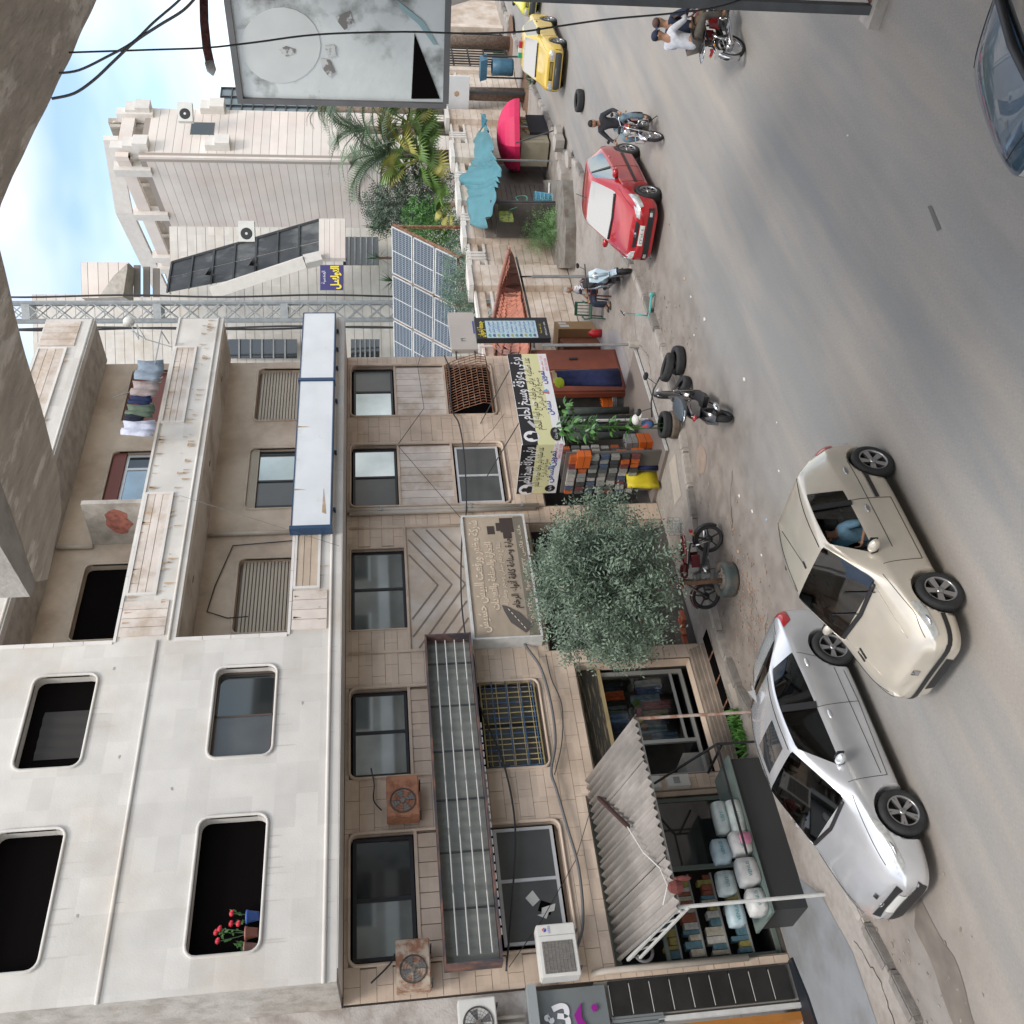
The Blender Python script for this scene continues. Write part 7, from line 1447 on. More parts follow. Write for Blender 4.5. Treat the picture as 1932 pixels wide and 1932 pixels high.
# ---- palms
def frond(m, L=2.2, n=26, ll=.5):
    mb = MB(); P = [Vector((0, L * t, .5 * L * math.sin(t * 1.9) * .55 - .55 * L * t * t)) for t in [i / n for i in range(n + 1)]]
    for i in range(0, n, 6): mb.bar(P[i], P[min(i + 6, n)], .03 * (1 - i / n) + .006)
    for i in range(2, n):
        t = i / n; l = ll * (1 - .6 * abs(t - .4)); dn = (P[i + 1] - P[i]).normalized() if i < n else Vector((0, 1, 0))
        for s in (1, -1):
            e = P[i] + Vector((s * l * .75, l * .55, -.28 * l + .1)); w_ = Vector((0, .018, 0)); mb.quad(P[i] - w_, P[i] + w_, P[i].lerp(e, .6) + w_ * .8 , e)
    return mb.mesh('frond', m)
def fan(m, R=.75, n=22):
    mb = MB(); mb.bar((0, 0, 0), (0, .9, .15), .03)
    for k in range(n):
        a = math.radians(-115 + 230 * k / (n - 1)); d = Vector((math.sin(a), math.cos(a), 0)); c = Vector((0, .9, .15)); s = Vector((d.y, -d.x, 0)) * .04; l = R * (.8 + .2 * math.cos(a))
        mb.quad(c, c + d * l * .55 + s + Vector((0, 0, .03)), c + d * l + Vector((0, 0, -.22)), c + d * l * .55 - s - Vector((0, 0, .01)))
    return mb.mesh('fan_leaf', m)
fr_me = [frond(leaf_palm), frond(mat('blue_palm_leaf', (.13, .18, .13), .55, var=.3), 2.4, 28, .55)]; fn_me = [fan(leaf_fan), fan(mat('yellowing_fan', (.28, .27, .06), .6, var=.3))]
def palm(label, base, zc, trunk_r, kind, n, sc, seed=1, tilt=0, trunk=True):
    t = thing('palm_tree', label, 'palm', (0, 0, 0), 0, 'palms behind the garden wall'); x, y = base; r = random.Random(seed)
    if trunk:
        mb = MB(); mb.tube([(x, y, 0), (x + tilt * .5, y, zc * .5), (x + tilt, y, zc)], [trunk_r * 1.15, trunk_r, trunk_r * .95], 14); part('trunk', mb, bark_palm, t, True)
        if zc > 1: 
            for k in range(int(zc / .3)): pass
    for k in range(n):
        me = (fr_me if kind == 'date' else fn_me)[0 if r.random() < .7 else 1]; o = link('frond' if kind == 'date' else 'fan_leaf', me, t); o.location = (x + tilt, y, zc)
        a = k * 2.4; el = r.uniform(-.5, 1.05) if kind == 'date' else r.uniform(-.9, 1.1); o.rotation_euler = (el, r.uniform(-.3, .3), a); s_ = sc * r.uniform(.8, 1.1); o.scale = (s_,) * 3
    return t
c = F(735, 290, 21.4); palm('big grey-green date palm whose feathery fronds spread in front of the pink building', (c.x, c.y), c.z, .22, 'date', 40, 1.35, 2)
c = F(690, 245, 22.5); palm('blue-green date palm partly hidden behind the billboard edge', (c.x, c.y), c.z, .2, 'date', 26, 1.3, 5)
c = F(775, 235, 21.0); palm('fan palm with bright green and yellowing leaves beside the billboard edge', (c.x, c.y), c.z, .18, 'fan', 30, 1.25, 3)
c = F(790, 300, 20.8); palm('pale-leaved fan palm drooping above the turquoise tarpaulin', (c.x, c.y), c.z, .16, 'fan', 26, 1.25, 4)
c = F(850, 385, 20.6); palm('low fan palm peeping over the wall at the near end of the tarpaulin', (c.x, c.y), c.z, .12, 'fan', 9, .7, 6)
c = F(600, 205, 23); palm('small palm crown in front of the glazed block, high up', (c.x, c.y), c.z, .15, 'date', 12, .6, 7)
for (x_, y_, lab, w_) in ((43.4, 19.2, 'thick brown palm trunk with a ring of bare soil behind the white board', .27), (49.5, 19.3, 'thick brown palm trunk beside the metal gate, by the top edge', .28)):
    t = palm(lab, (x_, y_), 8.3, w_, 'date', 14, 1.1, int(x_)); t['group'] = 'street palms'
    part('soil_ring', MB().lathe([(0, .02), (1.0, .015), (1.25, 0)], (x_ - .1, y_ - .1, .122), 2, 24), soil, t)
def shrub(name, label, lobes, n, m, lf, lw, seed, grp='garden trees behind the wall', base=None):
    t = thing(name, label, 'tree' if 'tree' in name else 'shrub', (0, 0, 0), 0, grp); c = lobes[0][0]; b = base or (c[0], c[1], .1)
    limbs(t, b, (c[0], c[1], max(.5, c[2] - lobes[0][1][2] * .5)), .08, [(l[0][0], l[0][1], l[0][2]) for l in lobes], bark, seed)
    cloud('foliage', lobes, n, m, t, lf, lw, seed, 7, .1); return t
def lb(x, y, dep, r, sh_=1):
    Y = 20.7 + max(0, (dep - 30) * .32) + (.5 if dep > 32 else 0); c = F(x, y, Y); k = (c - CAM).dot(FW) / dep; return (tuple(c), tuple(q * k for q in r), sh_)
shrub('garden_tree', 'dense dark grey-green tree between the pink building and the palms', [lb(770, 385, 35, (1.1, 1.1, 1.1), 3), lb(735, 395, 35.5, (.8, .8, .7), 1.5), lb(800, 372, 34.5, (.9, .9, .8), 2), lb(830, 350, 34, (.8, .8, .7), 1)], 1300, mat('oleander_leaf', (.085, .125, .085), .5, var=.3), .17, .045, 11)
shrub('garden_tree', 'spreading branch of dark leaves standing out against the pink stone wall', [lb(707, 385, 35.5, (.5, .5, .35), 1), lb(716, 410, 35.5, (.6, .6, .35), 1.3), lb(735, 415, 35.5, (.4, .4, .3), .6)], 330, MATS['oleander_leaf'], .17, .045, 12)
shrub('garden_shrub', 'bright green bushy shrub just above the solar panels', [lb(815, 425, 33.5, (.9, .9, .9), 2), lb(840, 445, 33, (.7, .7, .6), 1), lb(790, 412, 34, (.7, .7, .6), 1)], 900, leaf_bright, .12, .06, 13)
shrub('oleander_bush', 'grey-green oleander bush poking over the wall in front of the solar panels', [lb(868, 520, 30.5, (.75, .75, .5), 1.5), lb(872, 560, 30.2, (.8, .8, .6), 2), lb(880, 590, 30, (.6, .6, .5), 1), lb(862, 480, 31, (.5, .5, .4), .8)], 800, mat('oleander_blue', (.10, .17, .115), .55, var=.3), .16, .03, 14)
for i, (x_, y_) in enumerate(((712, 428), (715, 487), (742, 530))):
    t = thing('yucca', ('first', 'second', 'third')[i] + ' spiky yucca in the row above the solar panels, counting from the top', 'yucca', (0, 0, 0), 0, 'spiky yuccas'); c = DP(x_, y_, 43); mb = MB(); r = random.Random(i)
    for _ in range(70):
        d = Vector((r.gauss(0, 1), r.gauss(0, 1), r.gauss(0, .8) + .2)).normalized(); l = r.uniform(.5, .85); s = d.cross(Vector((0, 0, 1))).normalized() * .022; mb.quad(c, c + d * l * .4 + s, c + d * l, c + d * l * .4 - s)
    part('leaves', mb, leaf_dark, t, kind='stuff'); part('stem', MB().tube([(c.x, c.y, .1), tuple(c)], .06, 6), bark, t)
c = G(1038, 428, .6); bt_ = thing('rosemary_bush', 'mounded feathery green bush growing from the concrete planter', 'bush'); cloud('foliage', [((c.x, c.y, .95), (.75, .75, .65), 2), ((c.x - .4, c.y - .2, .6), (.6, .5, .4), 1)], 900, mat('feathery_leaf', (.20, .36, .15), .6, var=.3), bt_, .13, .018, 21, 9, .3, .3); part('stem', MB().tube([(c.x, c.y, .3), (c.x, c.y, .9)], .04, 6), bark, bt_)

# =====================================================  GARDEN WALL, KIOSK, CANOPY
YG = 19.8
gw = thing('garden_wall', 'pale stone garden wall with capped piers and slotted top along the pavement', 'wall')
piers = [(28.9, 29.9), (33.0, 34.0), (36.6, 37.4), (40.2, 41.0), (44.4, 45.2), (25.2, 25.9)]
def yx(y, Y=YG): return F(950, y, Y).x
piers = [(yx(551), yx(512)), (yx(462), yx(438)), (yx(391), yx(362)), (yx(310), yx(283)), (yx(238), yx(219))]
part('wall_core', MB().box((22.6, YG + .03, 0), (47.2, YG + .28, 3.0)), joint, gw)
part('wall_core', MB().box((52.5, YG + .03, 0), (120, YG + .28, 3.3)), stone_v, gw)
nst = 0
for j in range(10):
    z = .15 + j * .285; x = 22.6 + (j % 2) * .6
    while x < 47:
        L = random.uniform(1.1, 1.9); x1 = min(x + L, 47.1); pbox('stone_slat', (x + .006, YG - random.uniform(0, .015), z + .008), (x1 - .006, YG + .03, z + .277), stone_v, gw); x = x1
for (a, b) in piers:
    for j in range(11): z = .15 + j * .32; pbox('pier_stone', (a, YG - .28, z + .006), (b, YG + .3, z + .315), stone_v, gw)
    pbox('pier_cap', (a - .08, YG - .36, 3.68), (b + .08, YG + .38, 3.84), cap_w, gw)
seg = [22.6] + [q for p in sorted(piers) for q in p] + [47.2]
for k in range(0, len(seg), 2):
    a, b = seg[k], seg[k + 1]
    if b - a < .3: continue
    pbox('ledge', (a, YG - .05, 3.0), (b, YG + .3, 3.08), cap_w, gw); pbox('top_beam', (a, YG - .02, 3.28), (b, YG + .22, 3.58), stone_v, gw); pbox('coping', (a, YG - .08, 3.58), (b, YG + .3, 3.66), cap_w, gw)
    for q in range(3):
        for dx in (-.09, .09): x = (a + b) / 2 + dx * 1 + (q - 1) * .22 if q == 1 else None
    for q in (-.2, 0, .2): pbox('baluster', ((a + b) / 2 + q - .04, YG - .12, 3.05), ((a + b) / 2 + q + .04, YG + .3, 3.75), cap_w, gw)
sl_ = thing('garden_gate', 'tall black metal gate with vertical bars between stone piers near the top edge', 'gate')
for k in range(16): x = 47.4 + k * .31; part('bar', MB().bar((x, YG + .1, .2), (x, YG + .1, 3.9), .05), blackp, sl_)
for z in (.3, 1.4, 2.2, 3.0, 3.9): part('rail', MB().bar((47.3, YG + .1, z), (52.2, YG + .1, z), .07), blackp, sl_)
part('panel', MB().box((50.0, YG + .12, .3), (51.0, YG + .15, 1.4)), blackp, sl_)
for z0, z1 in ((.15, 3.9),): part('gate_pier', MB().box((46.9, YG - .2, z0), (47.3, YG + .5, z1)), stone_v, sl_); part('gate_pier', MB().box((52.2, YG - .2, z0), (52.6, YG + .5, z1)), stone_v, sl_)
sheet('garden_lawn', [(22.6, 20.1), (56, 20.1), (56, 34), (22.6, 34)], .13, mat('garden_grass', (.07, .11, .035), .95, var=.4, vscale=3, bump=.8, bscale=30), .2, 41, 1.0)
# planter blocks on the pavement
pl = thing('concrete_planter', 'long low grey concrete planter at the pavement edge beside the red car', 'planter')
pc = [tuple(G(*q, 0)[:2]) for q in ((1087, 340), (1094, 430), (1092, 506), (1050, 506), (1048, 340))]
part('wall', MB().prism([(x, y, 0) for x, y in pc], (0, 0, .5)), mat('planter_concrete', (.20, .19, .17), .9, col2=(.14, .12, .10), c2scale=2, var=.15, vscale=5, bump=.6), pl)
part('rim_pipe', MB().tube([G(1037, 345, .55), G(1034, 400, .55), G(1036, 415, .5)], .04, 8), steel_w, pl, True)
for i, q in enumerate(((1075, 300), (1065, 318), (1072, 330), (1055, 290), (1058, 250), (1062, 268))):
    c = G(*q, .12); mb = MB(); r = random.Random(i); mb.prism([(c.x + .5 * math.cos(a) * r.uniform(.6, 1), c.y + .35 * math.sin(a) * r.uniform(.6, 1), .12) for a in (0, .9, 1.9, 2.8, 4, 5.1)], (r.uniform(-.05, .05), 0, .12 + .1 * (i % 3)))
    solo('stone_slab', mb, mat('broken_slab', (.36, .33, .30), .9, var=.15, bump=.5), 'broken pale paving slab in the heap in front of the kiosk' if i < 4 else 'rough stone block holding the foot of a thin signpost', 'stone', 'broken slabs and stones near the kiosk' if i < 4 else 'stone blocks at the signpost')
ch_ = G(1030, 462, .5); chair('upturned dark grey plastic chair set down among the planter bushes', (ch_.x, ch_.y, .75), 2.0, mat('dark_grey_plastic', (.06, .065, .07), .5), sc=1)
c = G(1043, 375, .45); bk_ = thing('waste_basket', 'light blue plastic lattice basket on the planter rim', 'basket', (c.x, c.y, .5)); bm_ = mat('sky_blue_plastic', (.12, .38, .52), .5)
for k in range(16): a = k * .3927; part('strut', MB().bar((.17 * math.cos(a), .17 * math.sin(a), 0), (.25 * math.cos(a), .25 * math.sin(a), .62), .04, .01), bm_, bk_)
for z, r in ((0, .17), (.15, .19), (.3, .21), (.45, .23), (.62, .26)): part('hoop', MB().tube([(r * math.cos(a * .3927), r * math.sin(a * .3927), z) for a in range(17)], .018, 5, cap=False), bm_, bk_)
for q, l, m_ in (((1035, 440), 'red cloth bag slumped between the chair and the planter', 'bag_redx'), ((1016, 432), 'black and grey bag beside the upturned chair', 'bag_blkx')):
    c = G(*q, .5); solo('bag', MB().ball((c.x, c.y, .72), (.28, .22, .3), 10), mat(m_, (.42, .05, .03) if 'red' in m_ else (.04, .04, .05), .8, bump=.9, bscale=8, bdist=.1), l, 'bag', smooth=True)
# kiosk under the tarpaulin
kk = thing('kiosk', 'grey-brown panelled street kiosk under the turquoise tarpaulin', 'kiosk')
kp_ = [(32.2, 18.9), (36.6, 19.2)]
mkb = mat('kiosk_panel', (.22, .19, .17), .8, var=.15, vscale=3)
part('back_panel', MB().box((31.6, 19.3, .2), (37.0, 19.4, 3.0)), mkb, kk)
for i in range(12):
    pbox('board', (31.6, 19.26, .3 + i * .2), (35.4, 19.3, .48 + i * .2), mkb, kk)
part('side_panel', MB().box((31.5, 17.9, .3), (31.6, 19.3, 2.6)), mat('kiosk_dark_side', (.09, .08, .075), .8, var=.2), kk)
part('post', MB().bar((34.9, 18.0, .2), (34.9, 18.0, 2.6), .06), steel, kk); part('post', MB().bar((31.6, 17.9, .2), (31.6, 17.9, 2.9), .08), steel_d, kk)
part('counter', MB().box((35.6, 17.6, .2), (37.8, 18.6, 1.3)), mat('beige_counter', (.30, .27, .2), .7, var=.1), kk); part('shelf', MB().box((35.6, 18.6, 1.4), (37.8, 18.9, 1.45)), blackp, kk)
part('small_window', MB().box((32.6, 19.22, 1.5), (33.4, 19.27, 2.1)), darkin, kk); part('crates', MB().box((32.0, 18.7, .3), (32.9, 19.2, .9)), mat('grey_crate', (.3, .3, .31), .7, var=.2), kk)
q = F(925, 405, 18.4)
part('picture_box', MB().box((30.9, 18.2, 2.1), (31.9, 18.3, 2.6)), mat('lime_poster', (.40, .50, .12), .6, col2=(.12, .14, .06), c2scale=6), kk)
part('hose', MB().tube(spl([(31.4, 18.1, 2.2), (31.7, 18.0, 1.6), (32.2, 18.0, 1.5), (32.1, 18.0, 1.9), (31.6, 18.0, 1.7)]), .02, 6), mat('green_hose', (.1, .35, .25), .5), kk, True)
for i in range(14):
    pbox('goods', (35.7 + (i % 7) * .28, 17.7 + .3 * (i // 7), 1.3), (35.9 + (i % 7) * .28, 17.9 + .3 * (i // 7), 1.42 + .1 * (i % 3)), m_pk[i % 5], kk)
def ZD(x, y): return (863.3 + x * .1295, 187.7 + y * .1295)
tp = thing('tarpaulin', 'crumpled turquoise tarpaulin draped from the wall piers over the kiosk', 'tarpaulin')
top_ = [(300, 480), (235, 620), (225, 800), (200, 960), (60, 1090), (25, 1190), (115, 1290), (130, 1450), (150, 1600), (185, 1830)]
bot_ = [(430, 400), (480, 560), (500, 700), (560, 900), (620, 990), (610, 1080), (590, 1200), (560, 1350), (500, 1580), (405, 1830)]
nx_, nr = 60, 14; vs = []
for j in range(nr + 1):
    for i in range(nx_ + 1):
        f = i / nx_ * 9; k = min(8, int(f)); f -= k; v = j / nr
        a = Vector(ZD(*top_[k])).lerp(Vector(ZD(*top_[k + 1])), f); b = Vector(ZD(*bot_[k])).lerp(Vector(ZD(*bot_[k + 1])), f)
        p = F(a.x, a.y, 19.6).lerp(F(b.x, b.y, 17.5), v)
        fo = .10 * math.sin(i * .9 + 2 * v + math.sin(i * .31) * 3) * (.4 + v) + .12 * noise.noise(Vector((i * .18, v * 2.5, 3))) + .3 * math.sin(math.pi * v) * -1 * .5
        vs.append((p.x + fo * .3, p.y - fo * .5, p.z + fo * .6))
o = part('sheet', MB().add(vs, [(j * (nx_ + 1) + i, j * (nx_ + 1) + i + 1, (j + 1) * (nx_ + 1) + i + 1, (j + 1) * (nx_ + 1) + i) for j in range(nr) for i in range(nx_)]), mat('turquoise_tarp', (.07, .215, .255), .5, var=.12, vscale=1.5, bump=.3, bscale=5, bdist=.05, spec=.5), tp, True); sd = o.modifiers.new('s', 'SOLIDIFY'); sd.thickness = .012
part('rope', MB().tube([F(*ZD(340, 205), 18.5), F(*ZD(430, 300), 18.2), F(*ZD(300, 500), 19.6)], .03, 6), MATS['turquoise_tarp'], tp)
o = part('strap', MB().quad(F(*ZD(345, 210), 18.6), F(*ZD(410, 212), 18.6), F(*ZD(430, 400), 18.6), F(*ZD(350, 400), 18.6)), mat('dark_turquoise_tarp', (.05, .2, .28), .6), tp)
um = thing('umbrella', 'crimson-pink market umbrella tilted over a goods stand beside the kiosk', 'umbrella')
uc = DP(972, 258, 38.5); mb = MB(); nv = 8; R_ = 1.45; apx = Vector((0, 0, .75)); tl = Matrix.Rotation(.12, 3, 'Y') @ Matrix.Rotation(-.1, 3, 'X')
for k in range(nv):
    vs = []; n = 6
    for i in range(n + 1):
        t = i / n; r = R_ * math.sin(t * 1.45) / math.sin(1.45); z = .75 * (math.cos(t * 1.45) - math.cos(1.45)) / (1 - math.cos(1.45))
        for q in range(4):
            a = (k + q / 3) * math.pi / 4 + .2; rr = r * (math.cos(math.pi / 8) / math.cos((q / 3 - .5) * math.pi / 4)); vs.append(uc + tl @ Vector((rr * math.cos(a), rr * math.sin(a), z)))
    part('canopy_panel', MB().add(vs, [(i * 4 + q, i * 4 + q + 1, i * 4 + q + 5, i * 4 + q + 4) for i in range(n) for q in range(3)]), mat('crimson_canvas', (.55, .015, .09), .6, var=.06), um)
    a = k * math.pi / 4 + .2; part('valance', MB().quad(uc + tl @ Vector((R_ * math.cos(a), R_ * math.sin(a), 0)), uc + tl @ Vector((R_ * math.cos(a + .785), R_ * math.sin(a + .785), 0)), uc + tl @ Vector((R_ * math.cos(a + .785), R_ * math.sin(a + .785), -.2)), uc + tl @ Vector((R_ * math.cos(a), R_ * math.sin(a), -.2))), MATS['crimson_canvas'], um)
part('pole', MB().tube([(uc.x, uc.y, .12), tuple(uc + Vector((0, 0, .7)))], .03, 8), steel_w, um)
st_ = thing('goods_stand', 'dark-draped goods stand with small wares under the pink umbrella', 'stand')
part('table', MB().box((uc.x - .6, uc.y - .5, .12), (uc.x + .9, uc.y + .5, .9)), mat('dark_drape', (.03, .028, .035), .9, bump=.5), st_)
for i in range(26): pbox('small_goods', (uc.x - .55 + (i % 9) * .16, uc.y - .45 + .3 * (i // 9), .9), (uc.x - .45 + (i % 9) * .16, uc.y - .3 + .3 * (i // 9), 1.0 + .07 * (i % 4)), m_pk[(i * 3) % 5], st_)
for k in range(7): part('display_bar', MB().bar((uc.x - 1.0, uc.y - .4 + k * .13, .4), (uc.x - 1.0, uc.y - .4 + k * .13, 1.1), .02), steel, st_)
# tiled canopy between the shop corner and the villa
tcn = thing('tiled_canopy', 'red-tiled lean-to canopy on steel posts beside the vertical sign', 'canopy')
Tp = [(961, 473), (947, 529), (938, 574), (930, 615), (922, 660), (930, 730), (948, 808)]; Bt = [(967, 486), (976, 522), (990, 585), (997, 625), (1000, 655), (985, 720), (951, 812)]
A_ = [G(x, y, 3.35) for x, y in Tp]; B_ = [G(x, y, 2.72 + (.3 if i == 5 else .55 if i == 6 else 0)) for i, (x, y) in enumerate(Bt)]
m_tl = mat('terracotta_tile', (.42, .165, .11), .75, var=.12, vscale=6, rnd=.12, bump=.2); m_tl2 = mat('weathered_terracotta', (.30, .16, .13), .85, var=.25, vscale=7, rnd=.2, bump=.3)
tlm = []
for m in (m_tl, m_tl2):
    mb = MB(); n = 8; vs = []
    for j in (0, 1):
        for i in range(n + 1): vs.append((i / n, j * 1.08, .28 * math.sin(math.pi * 2 * i / n) * .16 + (.10 if j == 0 else 0)))
    mb.add(vs, [(i, i + 1, n + 2 + i, n + 1 + i) for i in range(n)]); mb.quad((0, 0, 0), (1, 0, 0), (1, 0, .1), (0, 0, .1)); tlm.append(mb.mesh('tile', m, False))
def strip(P, s):
    L = [0]
    for a, b in zip(P[:-1], P[1:]): L.append(L[-1] + (b - a).length)
    s *= L[-1]
    for i in range(len(P) - 1):
        if s <= L[i + 1] or i == len(P) - 2: return P[i].lerp(P[i + 1], (s - L[i]) / (L[i + 1] - L[i]))
nc, nr_ = 44, 5
for i in range(nc):
    for j in range(nr_):
        p00 = strip(B_, i / nc).lerp(strip(A_, i / nc), j / nr_); p10 = strip(B_, (i + 1) / nc).lerp(strip(A_, (i + 1) / nc), j / nr_); p01 = strip(B_, i / nc).lerp(strip(A_, i / nc), (j + 1) / nr_)
        ex = p10 - p00; ey = p01 - p00; ez = ex.cross(ey).normalized()
        if ez.z < 0: ez = -ez
        o = link('tile', tlm[1 if i > 24 else 0], tcn); ez = ez * .35
        o.matrix_world = Matrix(((ex.x, ey.x, ez.x, p00.x), (ex.y, ey.y, ez.y, p00.y), (ex.z, ey.z, ez.z, p00.z + random.uniform(-.01, .01)), (0, 0, 0, 1)))
mb = MB(); n_ = 24; vs = [strip(B_, i / n_) - Vector((0, 0, .06)) for i in range(n_ + 1)] + [strip(A_, i / n_) - Vector((0, 0, .06)) for i in range(n_ + 1)]
part('underlay', mb.add(vs, [(i, i + 1, n_ + 2 + i, n_ + 1 + i) for i in range(n_)]), mat('roof_underlay', (.2, .09, .07), .9), tcn)
part('ridge_tile', MB().tube([p + Vector((0, 0, .03)) for p in A_], .06, 8), m_tl2, tcn, True)
part('eaves_rail', MB().tube([p - Vector((0, 0, .12)) for p in B_[:5]], .035, 6), steel_d, tcn)
pA = G(1205, 650, .12); pB = G(1176, 522, .12)
part('post', MB().tube([tuple(pA), (pA.x, pA.y, 2.75)], .04, 8), steel, tcn); part('tie_beam', MB().bar((pB.x, pB.y, 2.72), B_[1] - Vector((0, 0, .1)), .05), steel_d, tcn); part('post_footing', MB().lathe([(0, .3), (.1, .3), (.11, 0)], (pA.x, pA.y, .1), 2, 10), conc_l, tcn)
part('post', MB().tube([tuple(pB), (pB.x, pB.y, 2.75)], .045, 8), steel, tcn)
# cardboard boxes and shop goods at the hardware corner
bc = mat('tan_cardboard', (.36, .22, .10), .8, var=.08); bd = mat('brown_crate', (.20, .06, .025), .7, var=.15)
q0 = G(1127, 640, .12)
bx = thing('cardboard_box', 'large tan cardboard box with white labels next to the green chair', 'box', (q0.x + .25, q0.y + .1, .12), .35); part('carton', MB().box((-.1, -.3, 0), (.75, .45, 1.25)), bc, bx); part('paper_label', MB().box((.1, -.305, .85), (.35, -.3, 1.15)), plate_m, bx); part('paper_label', MB().box((.42, -.305, .9), (.62, -.3, 1.15)), plate_m, bx)
bx = thing('wooden_crate', 'dark red-brown cabinet beside the cardboard box', 'cabinet', (q0.x - .55, q0.y + .1, .12), .35); part('carcass', MB().box((-.1, -.3, 0), (.68, .45, 1.2)), bd, bx)
solo('jug', MB().lathe([(0, 0), (.13, 0), (.13, .3), (.07, .36), (.05, .42), (0, .42)], (q0.x - .35, q0.y - .5, .12), 2, 16), mat('red_plastic', (.5, .02, .03), .4), 'red plastic container standing before the brown cabinet', 'container', smooth=True)
dr = thing('metal_doors', 'pair of brown metal doors folded open at the end of the hardware shop', 'door')
for x in (20.2, 21.15): part('leaf_panel', MB().box((x, YL - .28, .2), (x + .9, YL - .24, 2.65)), mat('brown_metal', (.21, .055, .03), .5, var=.12), dr); part('lock', MB().box((x + .42, YL - .31, 1.35), (x + .5, YL - .28, 1.6)), black, dr)
part('frame', MB().box((20.12, YL - .24, .12), (22.1, YL - .1, 2.7)), MATS['brown_metal'], dr)
def hang(x, y, z, wd, ht, m, name, lab, cat):
    mb = MB(); n = 8; vs = []
    for j in range(4):
        for i in range(n): a = math.pi * i / (n - 1); vs.append((x - wd / 2 * math.cos(a) * (1 + .1 * j), y - .12 * math.sin(a) * (1 + .3 * math.sin(i * 2)), z - ht * j / 3))
    mb.add(vs, [(j * n + i, j * n + i + 1, (j + 1) * n + i + 1, (j + 1) * n + i) for j in range(3) for i in range(n - 1)]); o = solo(name, mb, m, lab, cat, 'work clothes hung outside the hardware shop', True); sd = o.modifiers.new('s', 'SOLIDIFY'); sd.thickness = .03
q1 = F(1050, 722, 16.4)
hang(q1.x + .1, 16.35, 2.35, .55, 1.75, mat('navy_workwear', (.012, .018, .07), .9, var=.3, vscale=8), 'overalls', 'long navy work overalls hanging outside the brown doors', 'overalls')
hang(q1.x + .45, 16.6, 2.4, .45, 1.1, mat('khaki_workwear', (.32, .24, .15), .9, var=.2, vscale=8), 'jacket', 'beige and olive work jacket hanging behind the navy overalls', 'jacket')
solo('hi_vis_vest', MB().ball((q1.x - .1, 16.3, 2.3), (.22, .1, .14), 10), mat('hi_vis', (.5, .65, .03), .7), 'bright yellow-green cap on top of the navy overalls', 'cap', smooth=True)
hang(16.7, 16.6, 1.2, .5, 1.0, MATS['navy_workwear'], 'overalls', 'second navy overalls at the near corner of the hardware shop behind the tree', 'overalls')
hang(16.35, 16.9, 1.0, .5, .8, mat('yellow_rain', (.6, .5, .02), .6, var=.2), 'raincoat', 'yellow raincoat hanging at the near corner of the hardware shop', 'raincoat')
dbd = thing('display_board', 'peg board crowded with tool packets and orange cases at the corner shop', 'display'); m_or = mat('orange_case', (.6, .13, .02), .45)
part('board', MB().box((16.45, 16.0, .2), (16.5, 17.4, 2.6)), mat('board_dark', (.12, .11, .1), .8), dbd); part('edge_strip', MB().box((17.6, 16.0, .3), (17.66, 16.04, 2.6)), steel_w, dbd)
pkc = [mat('tool_packet_%d' % i, c, .5, var=.25, vscale=25) for i, c in enumerate([(.25, .26, .25), (.05, .055, .06), (.16, .05, .05), (.07, .10, .16), (.40, .39, .36), (.45, .11, .03), (.10, .11, .11)])]
rg = random.Random(9)
for i in range(9):
    for j in range(7):
        y = 16.05 + i * .15; z = .75 + j * .26; pbox('tool_packet', (16.38 - rg.uniform(0, .05), y, z), (16.45, y + .12, z + .2), rg.choice(pkc), dbd)
for i in range(8):
    for j in range(6): x = 16.6 + i * .13; z = .95 + j * .26; pbox('tool_packet', (x, 16.9 - rg.uniform(0, .05), z), (x + .11, 16.98, z + .2), rg.choice(pkc), dbd)
part('rack_back', MB().box((16.55, 16.98, .2), (17.65, 17.02, 2.6)), MATS['board_dark'], dbd)
def case(x, y, z, s, lab, rz=0, m=m_or):
    t = thing('tool_case', lab, 'tool case', (x, y, z), rz, 'orange tool cases'); part('shell', MB().box((-.22 * s, -.1 * s, 0), (.22 * s, .1 * s, .34 * s)), m, t); part('lid_line', MB().box((-.222 * s, -.102 * s, .16 * s), (.222 * s, .102 * s, .17 * s)), black, t); part('handle', MB().tube([(-.07 * s, 0, .34 * s), (-.06 * s, 0, .39 * s), (.06 * s, 0, .39 * s), (.07 * s, 0, .34 * s)], .012, 6), black, t)
q = F(1195, 845, 16.6); case(17.35, 16.5, .2, 1.0, 'orange tool case on the step at the right of the display', .2)
case(17.4, 16.55, .56, .9, 'grey-labelled case standing on the orange one', .1, pkc[0]); case(16.9, 16.6, .45, .9, 'orange tool case in the middle of the lower row', -.1); case(16.75, 16.5, .15, .9, 'flat orange case at the foot of the display', .3); case(16.42, 16.2, 2.0, 1.0, 'orange power tool case hung high near the tree crown', 1.5); case(17.0, 16.7, .85, .8, 'small orange case above the lower row', 0)
bkq = G(1180, 757, .12)
bu = thing('bucket', 'stack of grey buckets holding an orange container at the shop corner', 'bucket', (bkq.x, bkq.y, .12)); part('pail', MB().lathe([(.16, 0), (.2, .32), (.22, .32), (.22, .36), (0, .36)], (0, 0, 0), 2, 20), mat('grey_pail', (.22, .25, .26), .6), bu, True)
for k in range(3): part('rim', MB().lathe([(.2, .3 + k * .05), (.235, .31 + k * .05), (.2, .33 + k * .05)], (0, 0, 0), 2, 20), MATS['grey_pail'], bu, True)
case(bkq.x, bkq.y, .5, .95, 'bright orange container sitting on the grey buckets', .2)
